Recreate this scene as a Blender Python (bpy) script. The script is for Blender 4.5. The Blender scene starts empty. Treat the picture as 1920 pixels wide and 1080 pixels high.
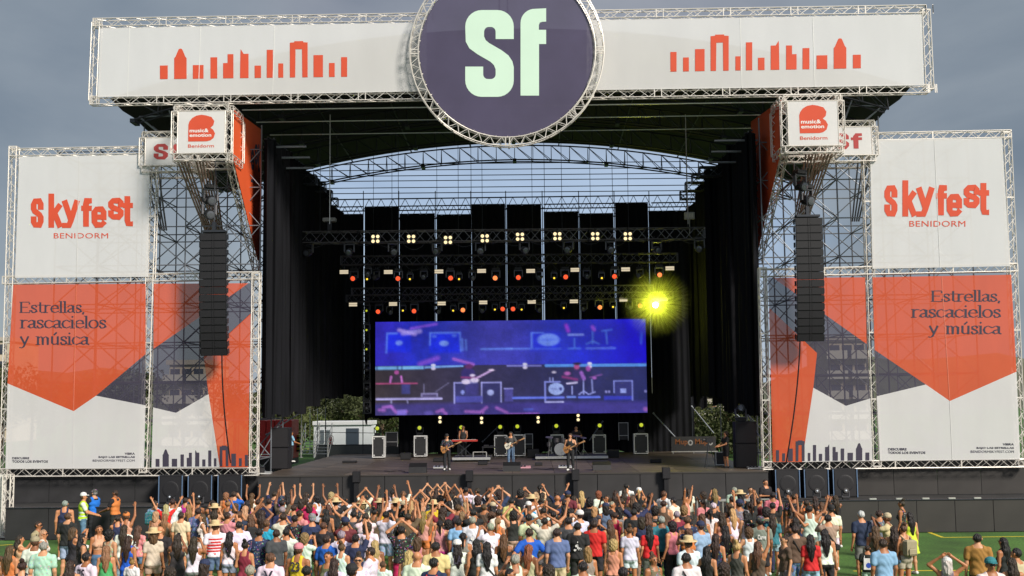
import bpy, math, random
import numpy as np
from mathutils import Vector, Matrix
from mathutils.geometry import tessellate_polygon
random.seed(7); rng = np.random.default_rng(7)
sc = bpy.context.scene
C = sc.collection
# ------------------------------------------------------------------ camera
F, PITCH, YAW, ROLL, CX, CH = 2171.0, .0965, .0162, -.0106, .98, 4.75
_f = np.array([-math.sin(YAW)*math.cos(PITCH), math.cos(YAW)*math.cos(PITCH), math.sin(PITCH)])
_r = np.array([math.cos(YAW), math.sin(YAW), 0.]); _u = np.cross(_r, _f)
_r, _u = _r*math.cos(ROLL)+_u*math.sin(ROLL), -_r*math.sin(ROLL)+_u*math.cos(ROLL)
cam = bpy.data.objects.new('camera', bpy.data.cameras.new('camera')); C.objects.link(cam)
m = Matrix.Identity(4)
for i in range(3):
    m[i][0] = _r[i]; m[i][1] = _u[i]; m[i][2] = -_f[i]
m[0][3] = CX; m[2][3] = CH
cam.matrix_world = m
cam.data.sensor_width = 36; cam.data.lens = 36*F/1920; cam.data.clip_end = 3000; cam.data.clip_start = .5
sc.camera = cam
# ------------------------------------------------------------------ sky and sun
SUN_AZ, SUN_EL = math.radians(137), math.radians(34)      # azimuth from +Y towards +X
world = bpy.data.worlds.new('World'); sc.world = world; world.use_nodes = True
nt = world.node_tree; N = nt.nodes; L = nt.links; bg = N['Background']
sky = N.new('ShaderNodeTexSky'); sky.sky_type = 'NISHITA'; sky.sun_disc = False
sky.sun_elevation = SUN_EL; sky.sun_rotation = SUN_AZ
tc = N.new('ShaderNodeTexCoord'); sep = N.new('ShaderNodeSeparateXYZ'); L.new(tc.outputs['Generated'], sep.inputs[0])
mp = N.new('ShaderNodeMapping'); mp.inputs['Scale'].default_value = (1.0, 1.0, 2.6); L.new(tc.outputs['Generated'], mp.inputs[0])
no = N.new('ShaderNodeTexNoise'); no.inputs['Scale'].default_value = 2.6; no.inputs['Detail'].default_value = 7; no.inputs['Roughness'].default_value = .5; no.inputs['Distortion'].default_value = .4
L.new(mp.outputs[0], no.inputs['Vector'])
gr = N.new('ShaderNodeValToRGB'); L.new(sep.outputs['Z'], gr.inputs[0])
e = gr.color_ramp.elements
e[0].position = 0.0; e[0].color = (4.6, 5.2, 6.0, 1); e[1].position = 1.0; e[1].color = (2.7, 2.9, 3.3, 1)
for p_, c_ in ((.13, (4.6, 5.8, 7.4, 1)), (.19, (3.9, 5.0, 6.6, 1)), (.27, (2.7, 3.0, 3.5, 1)), (.40, (2.7, 2.8, 3.1, 1))):
    q = gr.color_ramp.elements.new(p_); q.color = c_
cl = N.new('ShaderNodeValToRGB'); L.new(no.outputs['Fac'], cl.inputs[0])
cl.color_ramp.elements[0].position = .36; cl.color_ramp.elements[0].color = (.60, .64, .70, 1)
cl.color_ramp.elements[1].position = .66; cl.color_ramp.elements[1].color = (1.12, 1.08, 1.05, 1)
mul = N.new('ShaderNodeMix'); mul.data_type = 'RGBA'; mul.blend_type = 'MULTIPLY'; mul.inputs['Factor'].default_value = 1
L.new(gr.outputs[0], mul.inputs['A']); L.new(cl.outputs[0], mul.inputs['B'])
mx = N.new('ShaderNodeMix'); mx.data_type = 'RGBA'; mx.inputs['Factor'].default_value = .93
L.new(sky.outputs[0], mx.inputs['A']); # a break in the cloud behind the stage, where the sky is paler and bluer
ab = N.new('ShaderNodeMath'); ab.operation = 'ABSOLUTE'; ad = N.new('ShaderNodeMath'); ad.operation = 'ADD'; ad.inputs[1].default_value = 0
L.new(sep.outputs['X'], ab.inputs[0]); L.new(ab.outputs[0], ad.inputs[0])
wn = N.new('ShaderNodeMath'); wn.operation = 'MULTIPLY_ADD'; L.new(no.outputs['Fac'], wn.inputs[0]); wn.inputs[1].default_value = .16; L.new(ad.outputs[0], wn.inputs[2])
gp = N.new('ShaderNodeMapRange'); gp.interpolation_type = 'SMOOTHSTEP'; gp.inputs['From Min'].default_value = .24; gp.inputs['From Max'].default_value = .36; gp.inputs['To Min'].default_value = 0; gp.inputs['To Max'].default_value = 1
L.new(wn.outputs[0], gp.inputs[0])
sl_ = N.new('ShaderNodeMix'); sl_.data_type = 'RGBA'; L.new(gp.outputs[0], sl_.inputs['Factor']); L.new(mul.outputs['Result'], sl_.inputs['A'])
sm_ = N.new('ShaderNodeMix'); sm_.data_type = 'RGBA'; sm_.blend_type = 'MULTIPLY'; sm_.inputs['Factor'].default_value = 1; sm_.inputs['A'].default_value = (2.35, 2.75, 3.15, 1); L.new(cl.outputs[0], sm_.inputs['B'])
L.new(sm_.outputs['Result'], sl_.inputs['B']); L.new(sl_.outputs['Result'], mx.inputs['B'])
L.new(mx.outputs['Result'], bg.inputs['Color']); bg.inputs['Strength'].default_value = .075
sun = bpy.data.objects.new('sun', bpy.data.lights.new('sun', 'SUN')); C.objects.link(sun)
sun.data.energy = 3.1; sun.data.angle = math.radians(13); sun.data.color = (1, .92, .82)
_sd = Vector((math.sin(SUN_AZ)*math.cos(SUN_EL), math.cos(SUN_AZ)*math.cos(SUN_EL), math.sin(SUN_EL)))
sun.rotation_euler = _sd.to_track_quat('Z', 'Y').to_euler()
sc.view_settings.view_transform = 'Standard'; sc.view_settings.look = 'None'
sc.view_settings.exposure = .74; sc.view_settings.gamma = 1; sc.view_settings.use_curve_mapping = False
sc.render.engine = 'CYCLES'; sc.cycles.use_denoising = True
sc.cycles.max_bounces = 6; sc.cycles.transparent_max_bounces = 16; sc.cycles.volume_bounces = 0
# ------------------------------------------------------------------ pixel -> world helpers (photograph 1920 x 1080)
def ray(px, py):
    return _r*(px-960)/F - _u*(py-540)/F + _f
def P(px, py, Y):
    d = ray(px, py); t = Y/d[1]
    return Vector((CX+d[0]*t, Y, CH+d[2]*t))
def G(px, py, z=0.0):
    d = ray(px, py); t = (z-CH)/d[2]
    return Vector((CX+d[0]*t, d[1]*t, z))
def PX(px, py, x):
    d = ray(px, py); t = (x-CX)/d[0]
    return Vector((x, d[1]*t, CH+d[2]*t))
def XS(px, Y, z):      # x of a pixel column at depth Y, height z
    py = 540
    for _ in range(4):
        q = P(px, py, Y); py -= (z-q.z)*F/Y
    return P(px, py, Y).x
# ------------------------------------------------------------------ materials
MATS = {}
def mat(name, col=None, rough=.7, metal=0., noise=.0, nscale=8., emit=None, estr=0., bump=0., objcol=False, spec=.5, nz=(1, 1, 1), alpha=0., transl=0.):
    if name in MATS: return MATS[name]
    m = bpy.data.materials.new(name); m.use_nodes = True; nt = m.node_tree; N = nt.nodes; L = nt.links
    b = N['Principled BSDF']; out = N['Material Output']
    b.inputs['Roughness'].default_value = rough; b.inputs['Metallic'].default_value = metal
    b.inputs['Specular IOR Level'].default_value = spec
    if emit:
        b.inputs['Emission Color'].default_value = (*emit, 1); b.inputs['Emission Strength'].default_value = estr
    src = None
    if objcol:
        oi = N.new('ShaderNodeObjectInfo'); src = oi.outputs['Color']
    if noise or bump:
        tc = N.new('ShaderNodeTexCoord'); mp = N.new('ShaderNodeMapping'); mp.inputs['Scale'].default_value = nz
        L.new(tc.outputs['Object'], mp.inputs[0])
        no = N.new('ShaderNodeTexNoise'); no.inputs['Scale'].default_value = nscale; no.inputs['Detail'].default_value = 5
        L.new(mp.outputs[0], no.inputs['Vector'])
    if noise:
        mr = N.new('ShaderNodeMapRange'); mr.inputs['From Min'].default_value = .25; mr.inputs['From Max'].default_value = .75
        mr.inputs['To Min'].default_value = 1-noise; mr.inputs['To Max'].default_value = 1+noise
        L.new(no.outputs['Fac'], mr.inputs[0])
        vm = N.new('ShaderNodeVectorMath'); vm.operation = 'SCALE'; L.new(mr.outputs[0], vm.inputs['Scale'])
        if src: L.new(src, vm.inputs[0])
        else: vm.inputs[0].default_value = col
        L.new(vm.outputs[0], b.inputs['Base Color']); src = vm.outputs[0]
    elif src: L.new(src, b.inputs['Base Color'])
    else: b.inputs['Base Color'].default_value = (*col, 1)
    if bump:
        bp = N.new('ShaderNodeBump'); bp.inputs['Strength'].default_value = bump; bp.inputs['Distance'].default_value = .03
        L.new(no.outputs['Fac'], bp.inputs['Height']); L.new(bp.outputs[0], b.inputs['Normal'])
    if transl or alpha:
        sh = b.outputs[0]
        if transl:
            tr = N.new('ShaderNodeBsdfTranslucent')
            if src: L.new(src, tr.inputs[0])
            else: tr.inputs[0].default_value = (*col, 1)
            ms = N.new('ShaderNodeMixShader'); ms.inputs[0].default_value = transl
            L.new(sh, ms.inputs[1]); L.new(tr.outputs[0], ms.inputs[2]); sh = ms.outputs[0]
        if alpha:
            tp = N.new('ShaderNodeBsdfTransparent'); ms = N.new('ShaderNodeMixShader'); ms.inputs[0].default_value = alpha
            L.new(sh, ms.inputs[1]); L.new(tp.outputs[0], ms.inputs[2]); sh = ms.outputs[0]
        L.new(sh, out.inputs['Surface'])
    MATS[name] = m; return m
ALU = mat('aluminium', (.74, .70, .64), .45, .35, noise=.12, nscale=3)
STEEL = mat('galvanised_steel', (.20, .22, .25), .5, .5, noise=.25, nscale=2)
STEELC = mat('copper_tinted_steel', (.42, .33, .27), .45, .4, noise=.3, nscale=2)
DARKST = mat('dark_steel', (.035, .04, .05), .5, .4, noise=.2, nscale=3)
BLACK = mat('black_plastic', (.010, .010, .012), .5, noise=.2, nscale=6)
BLACKM = mat('black_matte_board', (.022, .022, .024), .75, noise=.35, nscale=1.3)
GRILLE = mat('speaker_grille', (.014, .014, .017), .65, .1, noise=.3, nscale=30)
DRAPE = mat('black_drape', (.008, .0085, .011), .85, noise=.35, nscale=3, nz=(1, 1, .1), spec=.12)
ROOFM = mat('dark_roof_cloth', (.014, .014, .017), .8, noise=.3, nscale=.6)
CASE = mat('case_laminate', (.03, .03, .032), .5, noise=.2, nscale=4)
LIGHTMET = mat('bright_metal', (.62, .62, .6), .35, .6, noise=.1)
WHITEB = mat('white_banner', (.87, .87, .87), .75, noise=.04, nscale=.9, bump=.35, nz=(1, 1, .35), alpha=.16, transl=.28)
WHITES = mat('white_header_banner', (.88, .88, .88), .7, noise=.04, nscale=.7, bump=.35, nz=(1, 1, .35), alpha=.14, transl=.30)
ORANGEB = mat('orange_banner', (.78, .115, .035), .75, noise=.07, nscale=.9, bump=.35, nz=(1, 1, .35), alpha=.15, transl=.26)
REDB = mat('orange_side_banner', (.80, .11, .025), .75, noise=.06, nscale=.6, transl=.10)
NAVYB = mat('navy_banner', (.055, .05, .085), .75, noise=.08, nscale=.9, bump=.3, nz=(1, 1, .35), alpha=.24, transl=.12)
DISCB = mat('navy_disc_banner', (.072, .062, .125), .7, noise=.14, nscale=.5, bump=.3, alpha=.09, transl=.10)
REDP = mat('red_print', (.62, .075, .03), .75, noise=.06, nscale=1)
REDP2 = mat('dark_red_print', (.40, .05, .05), .75, noise=.06, nscale=1)
NAVYP = mat('navy_print', (.04, .035, .06), .75)
MINT = mat('mint_print', (.60, .80, .66), .75, noise=.03, nscale=.6, alpha=.03)
WHITEP = mat('white_print', (.8, .8, .78), .75)
SKIN = mat('skin', rough=.5, objcol=True, noise=.08, nscale=9)
CLOTH = mat('cloth', rough=.85, objcol=True, noise=.14, nscale=7, bump=.6)
_n = CLOTH.node_tree; _b = _n.nodes['Principled BSDF']; _s0 = _b.inputs['Base Color'].links[0].from_socket
_oi = _n.nodes.new('ShaderNodeObjectInfo'); _g = _n.nodes.new('ShaderNodeMath'); _g.operation = 'GREATER_THAN'; _g.inputs[1].default_value = .86; _n.links.new(_oi.outputs['Random'], _g.inputs[0])
_tc = _n.nodes.new('ShaderNodeTexCoord'); _vo = _n.nodes.new('ShaderNodeTexVoronoi'); _vo.inputs['Scale'].default_value = 20; _n.links.new(_tc.outputs['Object'], _vo.inputs['Vector'])
_lt = _n.nodes.new('ShaderNodeMath'); _lt.operation = 'LESS_THAN'; _lt.inputs[1].default_value = .34; _n.links.new(_vo.outputs['Distance'], _lt.inputs[0])
_m = _n.nodes.new('ShaderNodeMath'); _m.operation = 'MULTIPLY'; _n.links.new(_g.outputs[0], _m.inputs[0]); _n.links.new(_lt.outputs[0], _m.inputs[1])
_m2 = _n.nodes.new('ShaderNodeMath'); _m2.operation = 'MULTIPLY'; _m2.inputs[1].default_value = .35; _n.links.new(_m.outputs[0], _m2.inputs[0])
_mx = _n.nodes.new('ShaderNodeMix'); _mx.data_type = 'RGBA'; _n.links.new(_m2.outputs[0], _mx.inputs['Factor']); _n.links.new(_s0, _mx.inputs['A']); _n.links.new(_vo.outputs['Color'], _mx.inputs['B']); _n.links.new(_mx.outputs['Result'], _b.inputs['Base Color'])
HAIR = mat('hair', rough=.5, objcol=True, noise=.35, nscale=34, nz=(1, 1, .12), bump=1.6)
EYE = mat('eye_dark', (.02, .015, .012), .3)
LIP = mat('lip', (.30, .08, .06), .5)
SHOE = mat('shoe', rough=.6, objcol=True)
def emis(name, col, s): return mat(name, (.02, .02, .02), .4, emit=col, estr=s)
WARM = emis('warm_lamp', (1, .78, .42), .85)
REDL = emis('red_lens', (1, .10, .03), .75)
ORL = emis('orange_lens', (1, .22, .06), 1.0)
YEL = emis('yellow_lens', (1, .66, .04), 1.0)
GRNY = emis('yellow_green_lens', (.55, .62, .03), .6)
STROBE = emis('strobe_panel', (1, .84, .58), .42)
# ------------------------------------------------------------------ mesh builder
class MB:
    def __init__(s): s.v = []; s.f = []; s.mi = []
    def add(s, V, Fs, mi=0):
        o = len(s.v); s.v += [tuple(x) for x in V]; s.f += [tuple(i+o for i in f) for f in Fs]; s.mi += [mi]*len(Fs)
    def box(s, lo, hi, mi=0, M=None, bev=0.):
        x0, y0, z0 = lo; x1, y1, z1 = hi
        if bev:
            b = bev; V = []
            for (zz, k) in ((z0, b), (z0+b, 0), (z1-b, 0), (z1, b)):
                V += [(x0+k, y0+k+0*b, zz), (x1-k, y0+k, zz), (x1-k, y1-k, zz), (x0+k, y1-k, zz)]
            Fs = [(3, 2, 1, 0), (12, 13, 14, 15)]
            for l in range(3):
                for i in range(4): Fs.append((l*4+i, l*4+(i+1) % 4, l*4+4+(i+1) % 4, l*4+4+i))
        else:
            V = [(x0, y0, z0), (x1, y0, z0), (x1, y1, z0), (x0, y1, z0), (x0, y0, z1), (x1, y0, z1), (x1, y1, z1), (x0, y1, z1)]
            Fs = [(0, 3, 2, 1), (4, 5, 6, 7), (0, 1, 5, 4), (1, 2, 6, 5), (2, 3, 7, 6), (3, 0, 4, 7)]
        if M: V = [M @ Vector(v) for v in V]
        s.add(V, Fs, mi)
    def tube(s, a, b, r, n=6, mi=0, r2=None, cap=True):
        a = Vector(a); b = Vector(b); d = b-a
        if d.length < 1e-6: return
        d.normalize(); u = d.orthogonal().normalized(); w = d.cross(u); r2 = r if r2 is None else r2
        V = [a+(u*math.cos(t)+w*math.sin(t))*r for t in [2*math.pi*i/n for i in range(n)]]
        V += [b+(u*math.cos(t)+w*math.sin(t))*r2 for t in [2*math.pi*i/n for i in range(n)]]
        Fs = [(i, (i+1) % n, n+(i+1) % n, n+i) for i in range(n)]
        if cap: Fs += [tuple(range(n-1, -1, -1)), tuple(range(n, 2*n))]
        s.add(V, Fs, mi)
    def path(s, pts, r, n=6, mi=0):
        for a, b in zip(pts, pts[1:]): s.tube(a, b, r, n, mi)
    def lathe(s, c, prof, n=16, axis=(0, 0, 1), mi=0):
        ax = Vector(axis).normalized(); u = ax.orthogonal().normalized(); w = ax.cross(u); c = Vector(c); V = []
        for (r, h) in prof:
            V += [c+ax*h+(u*math.cos(2*math.pi*i/n)+w*math.sin(2*math.pi*i/n))*max(r, 1e-4) for i in range(n)]
        Fs = []
        for k in range(len(prof)-1):
            for i in range(n): Fs.append((k*n+i, k*n+(i+1) % n, (k+1)*n+(i+1) % n, (k+1)*n+i))
        Fs += [tuple(range(n-1, -1, -1)), tuple(range((len(prof)-1)*n, len(prof)*n))]
        s.add(V, Fs, mi)
    def ball(s, c, r, n=8, mi=0, sc=(1, 1, 1)):
        V = []; Fs = []; m_ = n//2+1
        for j in range(m_):
            t = math.pi*(j+.02)/(m_-1+.04)
            V += [(c[0]+r*sc[0]*math.sin(t)*math.cos(2*math.pi*i/n), c[1]+r*sc[1]*math.sin(t)*math.sin(2*math.pi*i/n), c[2]+r*sc[2]*math.cos(t)) for i in range(n)]
        for j in range(m_-1):
            for i in range(n): Fs.append((j*n+i, (j+1)*n+i, (j+1)*n+(i+1) % n, j*n+(i+1) % n))
        s.add(V, Fs, mi)
    def poly(s, pts, mi=0):                    # concave filled sheet
        tr = tessellate_polygon([[Vector(p) for p in pts]])
        s.add(pts, [tuple(t) for t in tr], mi)
    def prism(s, pts, d, mi=0):                # pts: outline, d: extrusion vector
        n = len(pts); d = Vector(d); tr = tessellate_polygon([[Vector(p) for p in pts]])
        V = [Vector(p) for p in pts]+[Vector(p)+d for p in pts]
        Fs = [tuple(t) for t in tr]+[tuple(i+n for i in reversed(t)) for t in tr]+[(i, (i+1) % n, n+(i+1) % n, n+i) for i in range(n)]
        s.add(V, Fs, mi)
    def mesh(s, name, mats, smooth=False):
        me = bpy.data.meshes.new(name); me.from_pydata([tuple(v) for v in s.v], [], s.f)
        for x in (mats if isinstance(mats, (list, tuple)) else [mats]): me.materials.append(x)
        if any(s.mi): me.polygons.foreach_set('material_index', s.mi)
        if smooth: me.polygons.foreach_set('use_smooth', [True]*len(s.f))
        me.update(); return me
def tag(o, label=None, cat=None, group=None, kind=None):
    if label: o['label'] = label
    if cat: o['category'] = cat
    if group: o['group'] = group
    if kind: o['kind'] = kind
    return o
def ob(name, me, parent=None, loc=None, rot=None, scale=None, col=None):
    o = bpy.data.objects.new(name, me); C.objects.link(o)
    if parent is not None: o.parent = parent
    if loc is not None: o.location = loc
    if rot is not None: o.rotation_euler = rot
    if scale is not None: o.scale = scale
    if col is not None: o.color = (*col, 1)
    return o
def put(mb, name, mats, parent=None, smooth=False, **k): return ob(name, mb.mesh(name, mats, smooth), parent, **k)
def empty(name, loc, label, cat, group=None, rz=0.):
    o = bpy.data.objects.new(name, None); C.objects.link(o); o.location = loc; o.rotation_euler = (0, 0, rz); o.empty_display_size = .2
    return tag(o, label, cat, group)
def inv(o):                                   # parts given in world coordinates under an Empty at a place
    return Matrix.Translation(-Vector(o.location))
def wpart(mb, name, mats, parent, smooth=False, **k):
    l = Vector(parent.location); mb.v = [tuple(Vector(v)-l) for v in mb.v]
    return put(mb, name, mats, parent, smooth, **k)
_unit = {}
def unit_tube(mt):
    if mt.name not in _unit:
        b = MB(); b.tube((0, 0, 0), (0, 0, 1), 1, 6); _unit[mt.name] = b.mesh('tube', mt)
    return _unit[mt.name]
def rod(name, a, b, r, mt, parent):           # a straight tube as its own object sharing one mesh
    a = Vector(a); b = Vector(b); l = Vector(parent.location) if parent else Vector()
    o = ob(name, unit_tube(mt), parent, a-l, scale=(r, r, (b-a).length))
    o.rotation_euler = (b-a).to_track_quat('Z', 'Y').to_euler(); return o
def truss(mb, A, B, s=.38, bay=.45, up=(0, 0, 1), rc=.028, rl=.017, ends=True):
    A = Vector(A); B = Vector(B); d = (B-A); Ln = d.length; d.normalize(); up = Vector(up)
    u = d.cross(up).normalized(); w = u.cross(d).normalized(); h = s/2
    cs = [u*sx*h+w*sy*h for sx, sy in ((-1, -1), (1, -1), (1, 1), (-1, 1))]
    for c in cs: mb.tube(A+c, B+c, rc, 5)
    n = max(1, int(round(Ln/bay)))
    for i in range(n):
        p = A+d*Ln*i/n; q = A+d*Ln*(i+1)/n
        for k in range(4):
            c0, c1 = cs[k], cs[(k+1) % 4]
            if i % 2: c0, c1 = c1, c0
            mb.tube(p+c0, q+c1, rl, 4, cap=False)
    if ends:
        for p in (A, B):
            for k in range(4): mb.tube(p+cs[k], p+cs[(k+1) % 4], rc, 4)
def plane2(Y):                                # px,py -> point on the vertical plane Y
    return lambda x, y: P(x, y, Y)
# ------------------------------------------------------------------ print: strokes, glyphs, skyline
def strip(mb, pts, pa, pb, mapf, off, mi=0):
    # a pen of half-sizes pa (horizontal) and pb (vertical) drawn along pts; mapf maps 2D to 3D
    n = len(pts); Ls = []; Rs = []
    closed = n > 2 and pts[0] == pts[-1]
    for i in range(n):
        if closed: a = pts[i-1 if i else n-2]; b = pts[i+1 if i < n-1 else 1]
        else: a = pts[max(0, i-1)]; b = pts[min(n-1, i+1)]
        tx, ty = b[0]-a[0], b[1]-a[1]; l = math.hypot(tx, ty) or 1; nx, ny = -ty/l, tx/l
        w = math.hypot(pa*nx, pb*ny)
        if 0 < i < n-1 or closed:
            c = pts[i]; pa_ = pts[i-1 if i else n-2]; sx, sy = c[0]-pa_[0], c[1]-pa_[1]; sl = math.hypot(sx, sy) or 1
            cs = abs(tx*sx+ty*sy)/(l*sl); w /= max(cs, .7)
        x, y = pts[i]
        if i == 0 and not closed: x -= tx/l*pa*.9*abs(tx/l); y -= ty/l*pb*.9*abs(ty/l)
        if i == n-1 and not closed: x += tx/l*pa*.9*abs(tx/l); y += ty/l*pb*.9*abs(ty/l)
        Ls.append(mapf(x+nx*w, y+ny*w)+off); Rs.append(mapf(x-nx*w, y-ny*w)+off)
    mb.add(Ls+Rs, [(i, i+1, n+i+1, n+i) for i in range(n-1)], mi)
HV = {'s': [[(1, .74), (1, .88), (.82, 1), (.18, 1), (0, .86), (0, .68), (.15, .58), (.85, .42), (1, .32), (1, .14), (.82, 0), (.18, 0), (0, .12), (0, .26)]],
      'k': [[(0, 0), (0, 1)], [(.05, .30), (.95, .66)], [(.35, .42), (1, 0)]],
      'y': [[(0, 1), (.5, .3)], [(1, 1), (.5, .2), (.35, 0), (0, 0)]],
      'f': [[(1, 1), (.62, 1), (.4, .86), (.4, 0)], [(0, .68), (1, .68)]],
      'e': [[(.05, .5), (.95, .5)], [(1, .46), (1, .82), (.8, 1), (.2, 1), (0, .82), (0, .18), (.2, 0), (.8, 0), (1, .14)]],
      't': [[(.4, 1.05), (.4, .12), (.6, 0), (1, 0)], [(0, .76), (1, .76)]]}
def heavy(mb, ch, x0, y0, x1, y1, pen, mapf, off):      # px box (y down)
    for k, pl in enumerate(HV[ch]):
        q = [(x0+pen+(x1-x0-2*pen)*a, y1-pen-(y1-y0-2*pen)*b) for a, b in pl]
        strip(mb, q, pen, pen*.9, mapf, off+Vector((0, -.0008*k, 0)))
SKY_BOX = [('s', 58, 372, 82, 427), ('k', 91, 362, 118, 428), ('y', 116, 374, 150, 428), ('f', 152, 371, 173, 426), ('e', 172, 387, 200, 427), ('s', 203, 371, 232, 412), ('t', 230, 369, 250, 425)]
def skyfest(mb, mapf, off, pen=5.2):                     # word in its own 192 x 66 box, origin at its top left
    for i, (ch, a, b, c, d) in enumerate(SKY_BOX):
        heavy(mb, ch, a-58, b-362, c-58, d-362, pen, mapf, off+Vector((0, -.0002*i, 0)))
el = [(.35+.35*math.cos(t), .5+.5*math.sin(t)) for t in [2*math.pi*i/14 for i in range(14)]]; el.append(el[0])
SF = {'E': (1.0, [[(.1, 0), (.1, 1.4)], [(0, 1.4), (.82, 1.4), (.85, 1.15)], [(.1, .72), (.62, .72)], [(0, 0), (.86, 0), (.9, .28)]]),
      's': (.62, [[(.48, .74), (.42, .95), (.24, 1), (.05, .86), (.05, .68), (.45, .38), (.5, .2), (.3, 0), (.1, .03), (.02, .28)]]),
      't': (.55, [[(.2, 1.35), (.2, .15), (.32, 0), (.5, .08)], [(0, 1), (.45, 1)]]),
      'r': (.62, [[(.12, 0), (.12, 1)], [(.12, .7), (.32, .98), (.52, .96)], [(0, 0), (.28, 0)], [(0, 1), (.12, 1)]]),
      'e': (.78, [[(.06, .55), (.66, .55)], [(.66, .55), (.6, .86), (.36, 1), (.1, .82), (.02, .5), (.1, .15), (.38, 0), (.66, .2)]]),
      'l': (.36, [[(.12, 0), (.12, 1.5)], [(0, 0), (.26, 0)], [(0, 1.5), (.12, 1.5)]]),
      'a': (.72, [[(.06, .8), (.28, 1), (.5, .86), (.5, .1), (.64, 0)], [(.5, .58), (.12, .42), (.02, .2), (.2, 0), (.5, .2)]]),
      'c': (.72, [[(.62, .78), (.36, 1), (.1, .82), (.02, .5), (.1, .15), (.36, 0), (.62, .2)]]),
      'i': (.36, [[(.12, 0), (.12, 1)], [(0, 0), (.26, 0)], [(0, 1), (.12, 1)], [(.1, 1.35), (.14, 1.45)]]),
      'o': (.84, [el]), 'y': (.78, [[(.06, 1), (.38, .05)], [(.68, 1), (.3, -.25), (.12, -.42), (0, -.36)]]),
      'm': (1.18, [[(.12, 0), (.12, 1)], [(.12, .72), (.36, 1), (.52, .8), (.52, 0)], [(.52, .72), (.78, 1), (.94, .8), (.94, 0)], [(0, 0), (.24, 0)], [(0, 1), (.12, 1)]]),
      'ú': (.84, [[(.12, 1), (.12, .2), (.28, 0), (.58, .2)], [(.6, 1), (.6, 0)], [(.3, 1.2), (.48, 1.5)]]),
      ',': (.3, [[(.1, .05), (.04, -.22)]]), ' ': (.6, [])}
def serif(mb, text, x0, x1, yb, xh, mapf, off):           # px; fits the width x0..x1, baseline yb
    W = sum(SF[c][0] for c in text); sx = (x1-x0)/W; x = x0; k = 0
    for c in text:
        w, pls = SF[c]
        for pl in pls:
            k += 1; strip(mb, [(x+a*sx, yb-b*xh) for a, b in pl], sx*.085, xh*.035, mapf, off+Vector((0, -.0003*(k % 7), 0)))
        x += w*sx
_dg = None
def ftext(text, bold=0., spacing=1.0):
    cu = bpy.data.curves.new('lettering', 'FONT'); cu.body = text; cu.offset = bold; cu.space_character = spacing; cu.resolution_u = 3
    o = bpy.data.objects.new('lettering_source', cu); C.objects.link(o)
    dg = bpy.context.evaluated_depsgraph_get(); me = o.evaluated_get(dg).to_mesh()
    V = [tuple(v.co) for v in me.vertices]; Fs = [tuple(p.vertices) for p in me.polygons]
    bpy.data.objects.remove(o); bpy.data.curves.remove(cu)
    return np.array(V), Fs
def fit_text(mb, text, x0, x1, y0, y1, mapf, off, bold=0., spacing=1., mi=0):
    V, Fs = ftext(text, bold, spacing); lo = V.min(0); hi = V.max(0)
    q = [mapf(x0+(v[0]-lo[0])/(hi[0]-lo[0])*(x1-x0), y1-(v[1]-lo[1])/(hi[1]-lo[1])*(y1-y0))+off for v in V]
    mb.add(q, Fs, mi)
SKYL = [(0, 44, 74, 0), (80, 150, 165, 1), (185, 245, 74, 0), (284, 322, 115, 0), (355, 413, 131, 2), (450, 498, 132, 3), (532, 568, 67, 0), (600, 635, 152, 0), (665, 693, 77, 0), (730, 830, 197, 4), (863, 916, 120, 0), (950, 982, 76, 0), (1018, 1052, 107, 0)]
def skyline(mb, x0, x1, yb0, yb1, ys, mapf, off, mirror=False):
    W = 1052.
    def tp(x, h):
        t = x/W; t = 1-t if mirror else t
        return mapf(x0+(x1-x0)*t, yb0+(yb1-yb0)*t-h*ys)+off
    for a, b, h, k in SKYL:
        c = (a+b)/2
        if k == 1: pl = [(a, 0), (b, 0), (b, 112), (b-8, 122), (c+16, 148), (c+9, 162), (c, h), (c-9, 162), (c-16, 148), (a+8, 122), (a, 112)]
        elif k == 2: pl = [(a, 0), (b, 0), (b, h), (b-33, h), (b-33, 83), (a, 83)]
        elif k == 3: pl = [(a, 0), (b, 0), (b, h), (a+20, h), (a+4, h+26), (a+2, h)]
        elif k == 4: pl = [(a, 0), (a+30, 0), (a+32, 153), (a+68, 153), (a+70, 0), (b, 0), (b, h-8), (b-25, h-6), (b-25, h), (a+25, h), (a+25, h-6), (a, h-8)]
        else: pl = [(a, 0), (b, 0), (b, h), (a, h)]
        mb.poly([tp(*p) for p in pl])
OFF = Vector((0, -.012, 0))
# ------------------------------------------------------------------ ground
b = MB(); b.add([(-400, -40, 0), (400, -40, 0), (400, 900, 0), (-400, 900, 0)], [(0, 1, 2, 3)])
TURF = mat('green_turf', (.05, .125, .018), .9, noise=.5, nscale=.45, bump=.5)
tag(put(b, 'ground', TURF), kind='structure')
_n = TURF.node_tree; _bs = _n.nodes['Principled BSDF']
_src = _bs.inputs['Base Color'].links[0].from_socket
_tc = _n.nodes.new('ShaderNodeTexCoord'); _nf = _n.nodes.new('ShaderNodeTexNoise'); _nf.inputs['Scale'].default_value = 14; _nf.inputs['Detail'].default_value = 8
_n.links.new(_tc.outputs['Object'], _nf.inputs['Vector'])
_mr = _n.nodes.new('ShaderNodeMapRange'); _mr.inputs['From Min'].default_value = .3; _mr.inputs['From Max'].default_value = .7; _mr.inputs['To Min'].default_value = .6; _mr.inputs['To Max'].default_value = 1.45
_n.links.new(_nf.outputs['Fac'], _mr.inputs[0]); _vm = _n.nodes.new('ShaderNodeVectorMath'); _vm.operation = 'SCALE'
_n.links.new(_src, _vm.inputs[0]); _n.links.new(_mr.outputs[0], _vm.inputs['Scale']); _n.links.new(_vm.outputs[0], _bs.inputs['Base Color'])
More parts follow.
